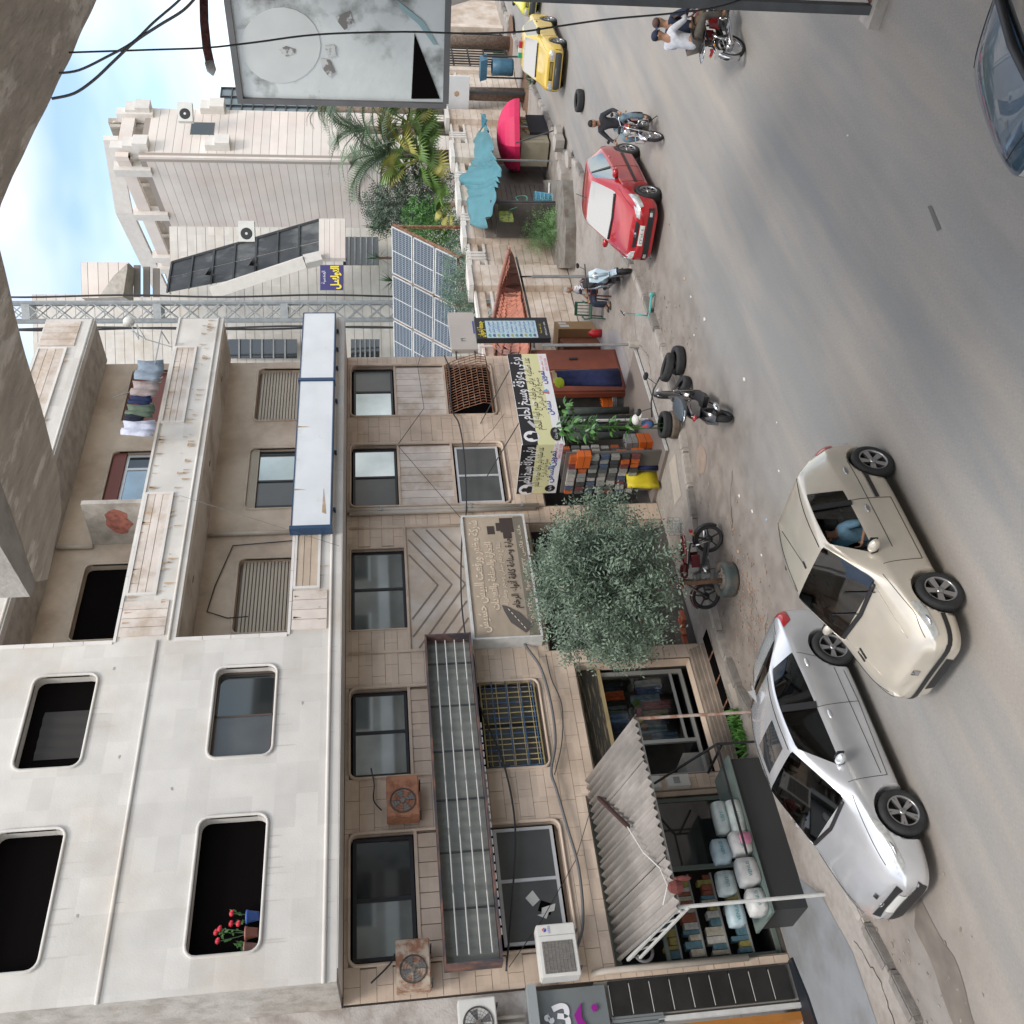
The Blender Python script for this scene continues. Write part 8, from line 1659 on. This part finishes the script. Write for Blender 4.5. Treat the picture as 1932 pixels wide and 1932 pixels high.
for i, (x, z, h) in enumerate(((18.1, .3, 1.9), (18.4, .4, 1.75), (18.75, .3, 2.0), (19.1, .35, 1.7))):
    solo('fabric_roll', MB().tube([(x, 17.0, z), (x + .03, 17.02, z + h)], .10, 12), mat('roll_grey', (.06, .075, .07), .8, var=.2, vscale=10, bump=.6), ('first', 'second', 'third', 'fourth')[i] + ' dark grey-green roll standing in the hardware shop, counting from the display', 'roll', 'dark rolls in the hardware shop', True)
part('step', MB().box((16.2, 15.75, .12), (20.2, YL + .2, .2)), mat('shop_step', (.2, .17, .15), .8), apt); part('step_edge', MB().box((16.2, 15.72, .15), (20.2, 15.75, .22)), steel_w, apt)
ws_ = thing('notice_board', 'white printed board leaning in the shade behind the round tree', 'notice board'); part('panel', MB().prism([(11.6, 16.9, 2.3), (12.7, 16.9, 2.3), (12.7, 16.9, 3.1), (11.6, 16.9, 3.1)], (0, .04, 0)), cast_w, ws_)
text('مطبعة', .2, nb, (12.15, 16.89, 2.95), (1, 0, 0), (0, 0, 1), ws_, width=.8)
for k in range(5): part('print_line', MB().box((11.75, 16.892, 2.4 + k * .08), (12.55, 16.9, 2.42 + k * .08)), steel_d, ws_)
for i, (q, a) in enumerate((((1292, 1163), -.3), ((1290, 1175), 0), ((1293, 1190), .3), ((1296, 1207), .6))):
    c = G(*q, .12); br = bpy.data.objects.new('x', None) if 0 else None
    solo('brick', MB().box((c.x - .14, c.y - .06, .12), (c.x + .14, c.y + .06, .22)), mat('red_brick', (.40, .11, .06), .9, var=.15, bump=.4), ('first', 'second', 'third', 'fourth')[i] + ' red brick from the round tree side in the curved row by the wall foot', 'brick', 'red bricks in a curved row')

# =====================================================  STREET FURNITURE FURTHER UP
wb_ = thing('white_board', 'rust-spotted blank white board on a dark post before the palm trunk', 'board'); c = DP(862, 174, 46); 
bx0, bx1 = XP(862, 208, 42.9), XP(862, 143, 42.9); zt_, zb_ = XP(838, 176, 42.9).z, XP(885, 176, 42.9).z
part('panel', MB().box((42.85, bx1.y, zb_), (42.95, bx0.y, zt_)), white_p, wb_); cyb = XP(990, 178, 42.9).y
part('post', MB().bar((43.0, cyb, .1), (43.0, cyb, zb_ + .2), .12), steel_d, wb_); part('rust_spot', MB().prism([(42.845, (bx0.y + bx1.y) / 2 + .14 * math.cos(a), (zt_ + zb_) / 2 + .12 * math.sin(a)) for a in (0, 1, 2, 3.2, 4.3, 5.2)], (-.002, 0, 0)), MATS['rust_run'], wb_)
bn = G(990, 128, .12); tb = thing('litter_bin', 'blue drum litter bin hung in a steel frame on the far pavement', 'litter bin', (bn.x, bn.y, .12)); c0 = .55
part('drum', MB().lathe([(0, c0), (.36, c0), (.38, c0 + .1), (.36, c0 + .5), (.38, c0 + .95), (.33, c0 + .96), (.31, c0 + .2), (0, c0 + .2)], (0, 0, 0), 2, 20), mat('bin_blue', (.04, .12, .19), .5, var=.2, vscale=5), tb, True)
for s in (-1, 1): part('leg', MB().bar((0, s * .48, 0), (0, s * .48, 1.95), .06), steel_d, tb)
part('foot_bar', MB().bar((-.4, -.48, .03), (.4, -.48, .03), .05).bar((-.4, .48, .03), (.4, .48, .03), .05) if 0 else MB().bar((-.4, -.48, .03), (.4, -.48, .03), .05), steel_d, tb); part('hood', MB().prism([(-.3, -.45, 1.75), (.3, -.45, 1.75), (.3, .45, 1.75), (-.3, .45, 1.75)], (0, .1, .3)), MATS['bin_blue'], tb)
sq = G(1048, 245, .12); sg_ = thing('thin_post', 'thin leaning steel post with a foot clamp among the stones', 'post', (sq.x, sq.y, 0)); part('rod', MB().tube([(0, 0, .1), (.1, .6, 1.6)], .03, 6), steel_d, sg_); part('cross', MB().bar((-.3, .1, .12), (.3, .1, .12), .05), steel_d, sg_)
# billboard set square to the street
bb = thing('billboard', 'big weathered billboard with torn pale sheeting and dark smudges, seen at the top', 'billboard')
XB = 13.4
part('sheet', MB().box((XB, 2.3, 6.0), (XB + .05, 6.08, 8.8)), mat('weathered_sheeting', (.62, .66, .66), .5, col2=(.17, .18, .17), c2scale=1.35, c2lo=.52, c2hi=.68, var=.08, vscale=2, bump=.3, bscale=6), bb)
for a, b in (((XB - .05, 6.06, 5.98), (XB + .10, 6.13, 8.86)), ((XB - .05, 2.2, 8.78), (XB + .10, 6.06, 8.86)), ((XB - .05, 2.2, 5.95), (XB + .10, 6.06, 6.03))): part('frame_side', MB().box(a, b), mat('grey_frame_paint', (.14, .14, .145), .6, .2, var=.15), bb)
def ybz(x, y): p = XP(x, y, XB); return (p.y, p.z)
part('pale_patch', MB().prism([(XB - .004, *ybz(530 + 75 * math.cos(a * .3), 85 + 72 * math.sin(a * .3) + 0)) for a in range(21)], (-.004, 0, 0)), mat('pale_sheeting', (.60, .63, .62), .5, var=.05), bb)
part('torn_hole', MB().prism([(XB - .006, *ybz(*q)) for q in ((782, 62), (776, 186), (830, 186))], (-.003, 0, 0)), darkin, bb)
for i, P in enumerate([((527, 92), (540, 86), (558, 92), (557, 100), (540, 106), (532, 100)), ((612, 86), (632, 84), (634, 104), (620, 108)), ((604, 110), (622, 112), (632, 136), (622, 146), (608, 128)), ((632, 32), (660, 20), (668, 44), (650, 56), (640, 44))]):
    part('dark_smudge', MB().prism([(XB - .012, *ybz(*q)) for q in P], (-.002, 0, 0)), mat('smudge_grey', (.20, .19, .18), .7, col2=(.55, .57, .56), c2scale=7, c2lo=.5, c2hi=.56), bb)
part('blue_streak', MB().prism([(XB - .01, *ybz(*q)) for q in ((750, 0), (762, 10), (800, 40), (826, 84), (818, 84), (790, 46), (756, 16))], (-.002, 0, 0)), mat('faded_teal', (.30, .44, .47), .6), bb)
for i in range(0): part('sheet_fold', MB().tube([(XB - .01, 4.6 + .02 * i, 8.6 - i * .35), (XB - .03, 5.3, 8.56 - i * .35 - .04 * (i % 3)), (XB - .01, 5.98, 8.62 - i * .33)], .012, 5), MATS['pale_sheeting'], bb, True)
part('post', MB().box((XB - .06, 4.55, 0), (XB + .07, 4.67, 6.1)), mat('post_grey', (.10, .105, .11), .6, .3, var=.2), bb); part('footing', MB().box((XB - .16, 4.42, 0), (XB + .2, 4.82, .16)), conc_l, bb); part('stay', MB().bar((XB, 4.55, .1), (XB + .8, 3.5, .9), .08), rust, bb)
part('bracket_sleeve', MB().prism([(XB - .1, 4.5, 5.2), (XB - .1, 4.74, 5.95), (XB - .1, 4.3, 5.95)], (.2, 0, 0)), conc_l, bb)
# cables overhead
def oc_(P, dep, r, m, lab): solo('overhead_cable', MB().tube(spl([DP(x, y, dep) for x, y in P]), r, 7), m, lab, 'cable', 'overhead cables', True)
oc_([(98, 186), (140, 176), (178, 150), (215, 115), (255, 78), (300, 48), (345, 20), (372, -8)], 6, .009, cable_g, 'thick grey cable curving up from the slab, the lower of the crossing pair')
oc_([(112, 138), (150, 132), (200, 108), (250, 80), (290, 42), (330, 8), (350, -12)], 6.2, .008, cable_g, 'thick grey cable curving up from the slab, the upper of the crossing pair')
oc_([(130, 99), (280, 94), (390, 90), (480, 80), (600, 65), (760, 60), (880, 63), (980, 60), (1050, 50), (1150, 36), (1260, 26), (1350, 14), (1420, -8)], 8, .008, cable_m, 'thin black cable hanging in front of the billboard and the taxi')
solo('wrapped_pipe', MB().tube([DP(384, -10, 7), DP(385, 40, 7), DP(390, 90, 7), DP(396, 118, 7)], .032, 9), mat('maroon_wrap', (.13, .05, .05), .8, var=.4, vscale=30, bump=.8), 'maroon rag-wrapped pipe end poking into the sky at the top', 'pipe', smooth=True)
solo('pipe_tip', MB().tube([DP(395, 118, 7), DP(399, 132, 7), DP(402, 142, 7)], [.035, .035, .008], 9), steel_w, 'pale metal tip on the end of the rag-wrapped pipe', 'pipe tip', smooth=True)

# =====================================================  MAST, SOLAR ARRAY, FAR BUILDINGS
ms = thing('lattice_mast', 'tall galvanised lattice mast with black cables rising past the main building', 'mast')
MX, MY, s_ = 38.3, 27.5, .40; ZT = XP(10, 582, MX).z
ca = [Vector((MX + s_ * a, MY + s_ * b, 0)) for a, b in ((-1, -1), (1, -1), (1, 1), (-1, 1))]
rot = Matrix.Rotation(.7, 3, 'Z'); ctr = Vector((MX, MY, 0)); ca = [ctr + rot @ (p - ctr) for p in ca]
for p in ca: part('leg', MB().bar(p, p + Vector((0, 0, ZT)), .13), steel, ms)
nb_ = int(ZT / .95); stp = ZT / nb_
for k in range(nb_):
    for i in range(4):
        a, b = ca[i], ca[(i + 1) % 4]; z0, z1 = k * stp, (k + 1) * stp
        if i < 2 or k % 1 == 0: part('brace', MB().bar(a + Vector((0, 0, z0)), b + Vector((0, 0, z1)), .05), steel, ms); part('brace', MB().bar(b + Vector((0, 0, z0)), a + Vector((0, 0, z1)), .05), steel, ms)
        if k % 6 == 0: part('joint_plate', MB().bar(a + Vector((0, 0, z0)), b + Vector((0, 0, z0)), .06, .35), steel, ms)
for i, off in enumerate((Vector((-.75, .35, 0)), Vector((.55, -.5, 0)), Vector((-.62, .5, 0)))):
    part('cable', MB().tube([ctr + off + Vector((.08 * math.sin(z * .7 + i), 0, z)) for z in np.linspace(0, ZT, 30)], .05, 6), cable_m, ms, True)
sa = thing('solar_array', 'sloping array of white-gridded blue solar panels in three tiers above the villa garden', 'solar panels')
cell = mat('solar_cell', (.03, .05, .075), .3, 0, spec=.5, var=.06, vscale=.8); celf = mat('solar_grid_line', (.36, .40, .44), .5)
dS = Vector((32.35 - 34.7, 0, 3.92 - 6.44)); dl = dS.length; dn = dS.normalized(); nS = Vector((0, 1, 0)).cross(dn).normalized()
if nS.z < 0: nS = -nS
O = Vector((34.7, 20.78, 6.44)); PW, PH = 2.2, dl / 3 - .05
pm_ = MB(); pm_.box((0, 0, -.02), (PW, PH, 0)); fm_ = MB()
for a, b in (((0, 0), (PW, .045)), ((0, PH - .045), (PW, PH)), ((0, 0), (.045, PH)), ((PW - .045, 0), (PW, PH)), ((PW / 2 - .02, 0), (PW / 2 + .02, PH))): fm_.box((*a, -.03), (*b, .012))
gm_ = MB()
for k in range(1, 6): gm_.box((0, PH * k / 6 - .009, 0), (PW, PH * k / 6 + .009, .003))
for k in range(1, 24):
    if k != 12: gm_.box((PW * k / 24 - .006, 0, 0), (PW * k / 24 + .006, PH, .003))
me1, me2, me3 = pm_.mesh('panel', cell), fm_.mesh('frame', steel_w), gm_.mesh('grid_lines', celf)
for c_ in range(4):
    for r_ in range(3):
        o0 = O + Vector((0, c_ * 2.3, 0)) + dn * (r_ * dl / 3)
        M4 = Matrix(((0, dn.x, nS.x, o0.x), (1, dn.y, nS.y, o0.y), (0, dn.z, nS.z, o0.z), (0, 0, 0, 1)))
        p_ = link('panel', me1, sa); p_.matrix_world = M4
        for nm_, me_ in (('frame', me2), ('grid_lines', me3)):
            o = link(nm_, me_, p_)
for c_ in range(5): y = 20.75 + c_ * 2.3; part('rafter', MB().bar(O + Vector((0, y - 20.78, 0)) - nS * .1, O + Vector((0, y - 20.78, 0)) + dS - nS * .1, .08), rust, sa); part('post', MB().bar((34.6, y, .1), (34.6, y, 6.2), .1), rust, sa); part('post', MB().bar((32.5, y, .1), (32.5, y, 3.9), .1), rust, sa)
# ---- pink stone building
pb = thing('pink_stone_building', 'tall pinkish building clad in long stone courses, behind the palms', 'building')
a_d = Vector((math.sin(math.radians(25.5)), math.cos(math.radians(25.5)), 0)); b_d = Vector((math.sin(math.radians(100)), math.cos(math.radians(100)), 0))
K = 1.26
C1 = DP(317, 297, 53); C1.z = 0
zA = DP(263, 297, 53).z; zR = DP(225, 290, 53).z
LA, LB = 17.0, 4.3
def wallrun(P0, d, L, z1, m, parent, inn, courses=True, ch=.48, nm='stone_course'):
    d = d.normalized(); n = Vector((d.y, -d.x, 0));  n = n if n.dot(CAM - P0) > 0 else -n
    P1 = P0 + d * L
    part('wall_core', MB().prism([P0, P1, P1 - n * inn, P0 - n * inn], (0, 0, z1)), mat('pale_joint', (.33, .29, .26), .9), parent)
    k = int(z1 / ch)
    for j in range(k):
        x = -.03 if j % 2 == 0 else -.03
        z = j * ch
        if z < 3 and False: continue
        A = P0 + d * -.03 + n * .0; B = P1 + d * .03
        mb = MB(); mb.prism([A + n * .03, B + n * .03, B - n * .005, A - n * .005], (0, 0, ch - .02)); mb.v = [(x_, y_, z_ + z) for x_, y_, z_ in mb.v]; part(nm, mb, m, parent)
    return n
nA = wallrun(C1, a_d, LA, zA, stone_f, pb, .3); nB = wallrun(C1, b_d, LB, zA, stone_f, pb, .3)
part('core', MB().prism([C1 + Vector((.5, .6, 0)), C1 + b_d * LB + Vector((0, .5, 0)), C1 + b_d * LB + Vector((2, 14, 0)), C1 + a_d * LA + Vector((3, 1, 0)), C1 + a_d * LA + Vector((.6, 0, 0))], (0, 0, zA - .2)), stone_f, pb)
part('quoin', MB().prism([C1 + nA * .035 + nB * .035, C1 + nB * .035 + b_d * .12, C1 + b_d * .12 - nB * .1, C1 + a_d * .12 - nA * .1, C1 + a_d * .12 + nA * .035], (0, 0, zA)), stone_f, pb)
# roof terrace: beam, posts, sloping slab
for (P0, d, L) in ((C1, a_d, LA), (C1, b_d, LB)):
    n = nA if d is a_d else nB
    part('terrace_beam', MB().prism([P0 + Vector((0, 0, zA + .55)), P0 + d * L + Vector((0, 0, zA + .55)), P0 + d * L - n * .3 + Vector((0, 0, zA + .55)), P0 - n * .3 + Vector((0, 0, zA + .55))], (0, 0, .7)), stone_f, pb)
    for k, t in enumerate((.05, .30, .58, .66, .93) if d is a_d else (.1, .8)):
        q = P0 + d * L * t + n * .25 + Vector((0, 0, zA - .45)); part('terrace_post', MB().prism([q, q + d * .6, q + d * .6 - n * .6, q - n * .6], (0, 0, 2.0)), cap_w, pb)
rs0 = C1 + a_d * 1.2 - nA * 2; rs1 = C1 + a_d * 6.5 - nA * .8; rs2 = C1 + a_d * LA - nA * .6
zp = DP(183, 373, 55).z
part('roof_parapet', MB().hexa([rs0 + Vector((0, 0, zA + 1.5)), rs1 + Vector((0, 0, zp - 1.0)), rs1 - nA * .3 + Vector((0, 0, zp - 1.0)), rs0 - nA * .3 + Vector((0, 0, zA + 1.5)), rs0 + Vector((0, 0, zA + 2.3)), rs1 + Vector((0, 0, zp)), rs1 - nA * .3 + Vector((0, 0, zp)), rs0 - nA * .3 + Vector((0, 0, zA + 2.3))]), cap_w, pb)
part('roof_parapet', MB().hexa([rs1 + Vector((0, 0, zp - 1.0)), rs2 + Vector((0, 0, zp - 1.2)), rs2 - nA * .3 + Vector((0, 0, zp - 1.2)), rs1 - nA * .3 + Vector((0, 0, zp - 1.0)), rs1 + Vector((0, 0, zp)), rs2 + Vector((0, 0, zp - .2)), rs2 - nA * .3 + Vector((0, 0, zp - .2)), rs1 - nA * .3 + Vector((0, 0, zp))]), cap_w, pb)
part('terrace_back', MB().hexa([rs0 - nA * 1.2 + Vector((0, 0, zA - .2)), rs2 - nA * 1.2 + Vector((0, 0, zA - .2)), rs2 - nA * 1.5 + Vector((0, 0, zA - .2)), rs0 - nA * 1.5 + Vector((0, 0, zA - .2)), rs0 - nA * 1.2 + Vector((0, 0, zA + 2.1)), rs2 - nA * 1.2 + Vector((0, 0, zp - .9)), rs2 - nA * 1.5 + Vector((0, 0, zp - .9)), rs0 - nA * 1.5 + Vector((0, 0, zA + 2.1))]), mat('terrace_soffit', (.33, .29, .24), .9, col2=(.55, .5, .43), c2scale=1.2, c2lo=.6, c2hi=.63, var=.1), pb)
for k in range(7): q = rs0.lerp(rs2, k / 6.5) - nA * .9; part('terrace_rib', MB().prism([q + Vector((0, 0, zA)), q + a_d * .15 + Vector((0, 0, zA)), q + a_d * .15 - nA * .2 + Vector((0, 0, zA)), q - nA * .2 + Vector((0, 0, zA))], (0, 0, 2.0)), conc_l, pb)
# small things on the right face
q = C1 + b_d * 2.0 + nB * .05; part('window', MB().prism([q + Vector((0, 0, zA - 3.9)), q + b_d * 1.1 + Vector((0, 0, zA - 3.9)), q + b_d * 1.1 - nB * .03 + Vector((0, 0, zA - 3.9)), q - nB * .03 + Vector((0, 0, zA - 3.9))], (0, 0, 1.3)), glass_dark, pb)
for k, (dz, t0) in enumerate(((-.5, .4), (-4.9, .6), (-.3, 3.6), (-4.4, 3.9))):
    q = C1 + b_d * t0 + nB * .4 + Vector((0, 0, zA + dz)); part('ledge_block', MB().prism([q, q + b_d * .8, q + b_d * .8 - nB * .5, q - nB * .5], (0, 0, 1.35)), cap_w, pb); part('ledge_block', MB().prism([q + nB * .15, q + b_d * .8 + nB * .15, q + b_d * .8, q], (0, 0, .8)), cap_w, pb)
GC = C1 + b_d * LB + Vector((.3, .4, 0))
gz0, gz1 = DP(640, 200, 56).z, DP(412, 200, 56).z
part('glazed_block', MB().prism([GC + Vector((0, 0, 0)), GC + b_d * 2.6, GC + b_d * 2.6 + Vector((1, 3, 0)), GC + Vector((1, 3, 0))], (0, 0, gz1)), mat('blue_grey_glazing', (.10, .14, .16), .15, spec=1), pb)
for k in range(12): z = gz0 + (gz1 - gz0) * k / 11; part('glazing_bar', MB().bar(GC + nB * .05 + Vector((0, 0, z)), GC + b_d * 2.6 + nB * .05 + Vector((0, 0, z)), .07), steel_d, pb)
for k in range(4): q = GC + b_d * (.02 + k * .85) + nB * .05; part('glazing_bar', MB().bar(q + Vector((0, 0, gz0 - 1)), q + Vector((0, 0, gz1)), .07), steel_d, pb)
def far_ac(x, y, dep, lab):
    c = DP(x, y, dep); t = thing('air_conditioner', lab, 'air conditioner', (c.x, c.y, c.z - .35), -math.radians(48), 'air conditioner units'); t.scale = (1.15,) * 3; part('casing', MB().box((-.45, -.2, 0), (.45, .15, .7)), cast_w, t); part('fan', MB().lathe([(0, -.215), (.24, -.215), (.26, -.2)], (-.1, 0, .35), 1, 20), blackp, t); part('fan_hub', MB().lathe([(0, -.23), (.06, -.22)], (-.1, 0, .35), 1, 10), cast_w, t)
far_ac(468, 438, 49.0, 'white air conditioner on the pink stone wall just above the dark slanted canopy'); far_ac(352, 213, 53.5, 'white air conditioner beside the small window high on the pink building')
# ---- dark panelled slanted canopy with pale edge beam
dc = thing('slanted_canopy', 'long slanted canopy of grimy dark metal panels with an open flap and pale edge beam', 'canopy')
top = [DP(x, y, 49.0) for x, y in ((325, 495), (605, 414))]; bot = [DP(x, y, 48.0) for x, y in ((316, 552), (605, 497))]
m_dk = mat('grimy_metal_panel', (.05, .053, .055), .5, .3, col2=(.16, .165, .16), c2scale=1.1, c2lo=.5, c2hi=.7, var=.2, vscale=3, stretch=(1, 1, .4))
n = 7
for i in range(n):
    a0 = top[0].lerp(top[1], i / n); a1 = top[0].lerp(top[1], (i + .95) / n); b0 = bot[0].lerp(bot[1], i / n); b1 = bot[0].lerp(bot[1], (i + .95) / n); th_ = FW * .06
    for j in range(2):
        c0, c1, d0, d1 = a0.lerp(b0, j / 2), a1.lerp(b1, j / 2), a0.lerp(b0, (j + .97) / 2), a1.lerp(b1, (j + .97) / 2); part('metal_panel', MB().prism([c0, c1, d1, d0], th_), m_dk, dc)
    part('rib', MB().bar(a0 - FW * .05, b0 - FW * .05, .09), steel_d, dc)
part('edge_rail', MB().bar(top[0] - FW * .05, top[1] - FW * .05, .1), steel_d, dc)
bmP = [DP(400, 552, 47.2), DP(575, 494, 47.2), DP(606, 487, 47.4)]
for a, b in zip(bmP[:-1], bmP[1:]): part('edge_beam', MB().bar(a, b, .45, .55), cap_w, dc)
for (x, y) in ((380, 518), (462, 500)): part('open_flap', MB().prism([DP(x, y, 47.6), DP(x + 18, y - 14, 48.0), DP(x + 24, y + 2, 47.7)], FW * .03), black, dc); part('flap_plate', MB().prism([DP(x - 14, y - 2, 47.7), DP(x + 18, y - 16, 47.8), DP(x + 6, y + 2, 46.9)], FW * .02), m_dk, dc)
for a in range(5):
    p = DP(607 + a * 10, 416, 48.4); q_ = DP(607 + a * 10, 490, 47.7); part('ledge_course', MB().bar(p, q_, .33, .25), stone_f, dc)
# ---- white building behind, with recessed windows
wbd = thing('white_stone_building', 'white stone-clad building closing the view behind the mast', 'building')
rd_ = RT.copy(); rd_.z = 0; rd_.normalize(); fd = Vector((FW.x, FW.y, 0)).normalized()
W0 = DP(640, 700, 54); W0.z = 0; W1 = DP(640, 555, 54); W1.z = 0; zW = DP(165, 560, 54).z; W2 = DP(640, 430, 54); W2.z = 0
def face(P0, P1, z0, z1, m, nm='stone_course', ch=.5):
    d = (P1 - P0).normalized(); n = Vector((d.y, -d.x, 0)); n = n if n.dot(CAM - P0) > 0 else -n
    part('wall_core', MB().prism([P0 + Vector((0, 0, z0)), P1 + Vector((0, 0, z0)), P1 - n * .8 + Vector((0, 0, z0)), P0 - n * .8 + Vector((0, 0, z0))], (0, 0, z1 - z0)), MATS['pale_joint'], wbd)
    z = z0
    while z < z1 - .1:
        part(nm, MB().prism([P0 + n * .03 + Vector((0, 0, z)), P1 + n * .03 + Vector((0, 0, z)), P1 + Vector((0, 0, z)), P0 + Vector((0, 0, z))], (0, 0, min(ch, z1 - z) - .025)), m, wbd); z += ch
    return n
face(W0, W1, 0, DP(88, 610, 54).z, stone_w); nW = face(W1, W2, 0, DP(330, 500, 54).z, stone_w)
q0_, q1_ = DP(640, 560, 49), DP(640, 470, 49); q0_.z = q1_.z = 0
face(DP(200, 560, 49) * 1, DP(200, 495, 49) * 1, DP(205, 560, 49).z, DP(150, 560, 49).z, stone_f) if 0 else None
for (y0_, y1_, xa, xb, m) in ((562, 495, 242, 155, stone_f),):
    P0 = DP(200, y0_, 48.5); P1 = DP(200, y1_, 48.5); P0.z = P1.z = 0; z0, z1 = DP(xa, 530, 48.5).z, DP(xb, 530, 48.5).z; face(P0, P1, z0, z1, m)
part('concrete_hood', MB().prism([DP(185, 562, 47), DP(215, 520, 47), DP(240, 497, 47), DP(240, 508, 47), DP(232, 560, 47)], FW * 1.0), conc_l, wbd)
for k in range(3): part('recess_shade_slab', MB().prism([DP(252 + k * 18, 560, 47.9), DP(252 + k * 18, 500 + k * 3, 47.9), DP(264 + k * 18, 500 + k * 3, 47.9), DP(264 + k * 18, 560, 47.9)], FW * .1), mat('recess_shade', (.18, .16, .14), .9), wbd)  # solid slabs, dark colour standing for the shade of recesses
for (xa, xb, ya, yb) in ((430, 560, 640, 676), (662, 716, 640, 676), (315, 322, 640, 676), (648, 714, 447, 500)):
    P = [DP(xa, ya, 52.8), DP(xb, ya, 52.8), DP(xb, yb, 52.8), DP(xa, yb, 52.8)]; w_ = part('window', MB().prism(P, FW * .08), glass_dark, wbd)
    if xb - xa > 50:
        for k in range(1, 6): part('window_bar', MB().bar(P[0].lerp(P[1], k / 6) - FW * .05, P[3].lerp(P[2], k / 6) - FW * .05, .08), steel, w_)
ps = thing('purple_sign', 'dark purple-blue shop sign with yellow Arabic letters below the slanted canopy', 'sign')
Pc = [DP(604, 547, 37), DP(604, 500, 37), DP(647, 500, 37), DP(647, 547, 37)]; part('panel', MB().prism(Pc, FW * .08), mat('deep_violet_print', (.035, .03, .14), .5), ps)
text('التوكـل', .42, MATS['yellow_print'], (Pc[0] + Pc[2]) / 2 - FW * .02 - UP * .15, RT, UP, ps, bold=.02, width=.9); text('الهندسية', .2, wh, (Pc[0] + Pc[2]) / 2 - FW * .02 + UP * .3, RT, UP, ps, width=.5)
# small dish and aerial frame beside the mast
an = thing('antenna_frame', 'small white antenna drum on a light steel frame above the loggia', 'antenna'); c = F(243, 607, 16.6)
part('drum', MB().ball(tuple(c), (.16, .14, .16), 12), cast_w, an, True)
for a, b in (((243, 607), (262, 640)), ((262, 640), (258, 612)), ((250, 625), (275, 640)), ((275, 640), (258, 612)), ((275, 640), (325, 655))): part('rod', MB().bar(F(*a, 16.6), F(*b, 16.3), .022), steel, an)
# more of the town far beyond, and the villa side wall
tw = thing('far_building', 'plain pale building far up the street beyond the gate', 'building'); part('wall', MB().box((60, 24, 0), (90, 40, 9)), stone_v, tw); part('roof_edge', MB().box((59.8, 23.8, 9), (90.2, 40.2, 9.3)), cap_w, tw)
for k in range(6): part('window', MB().box((59.96, 25.5 + k * 2.4, 3), (60.0, 26.7 + k * 2.4, 4.4)), glass_dark, tw)
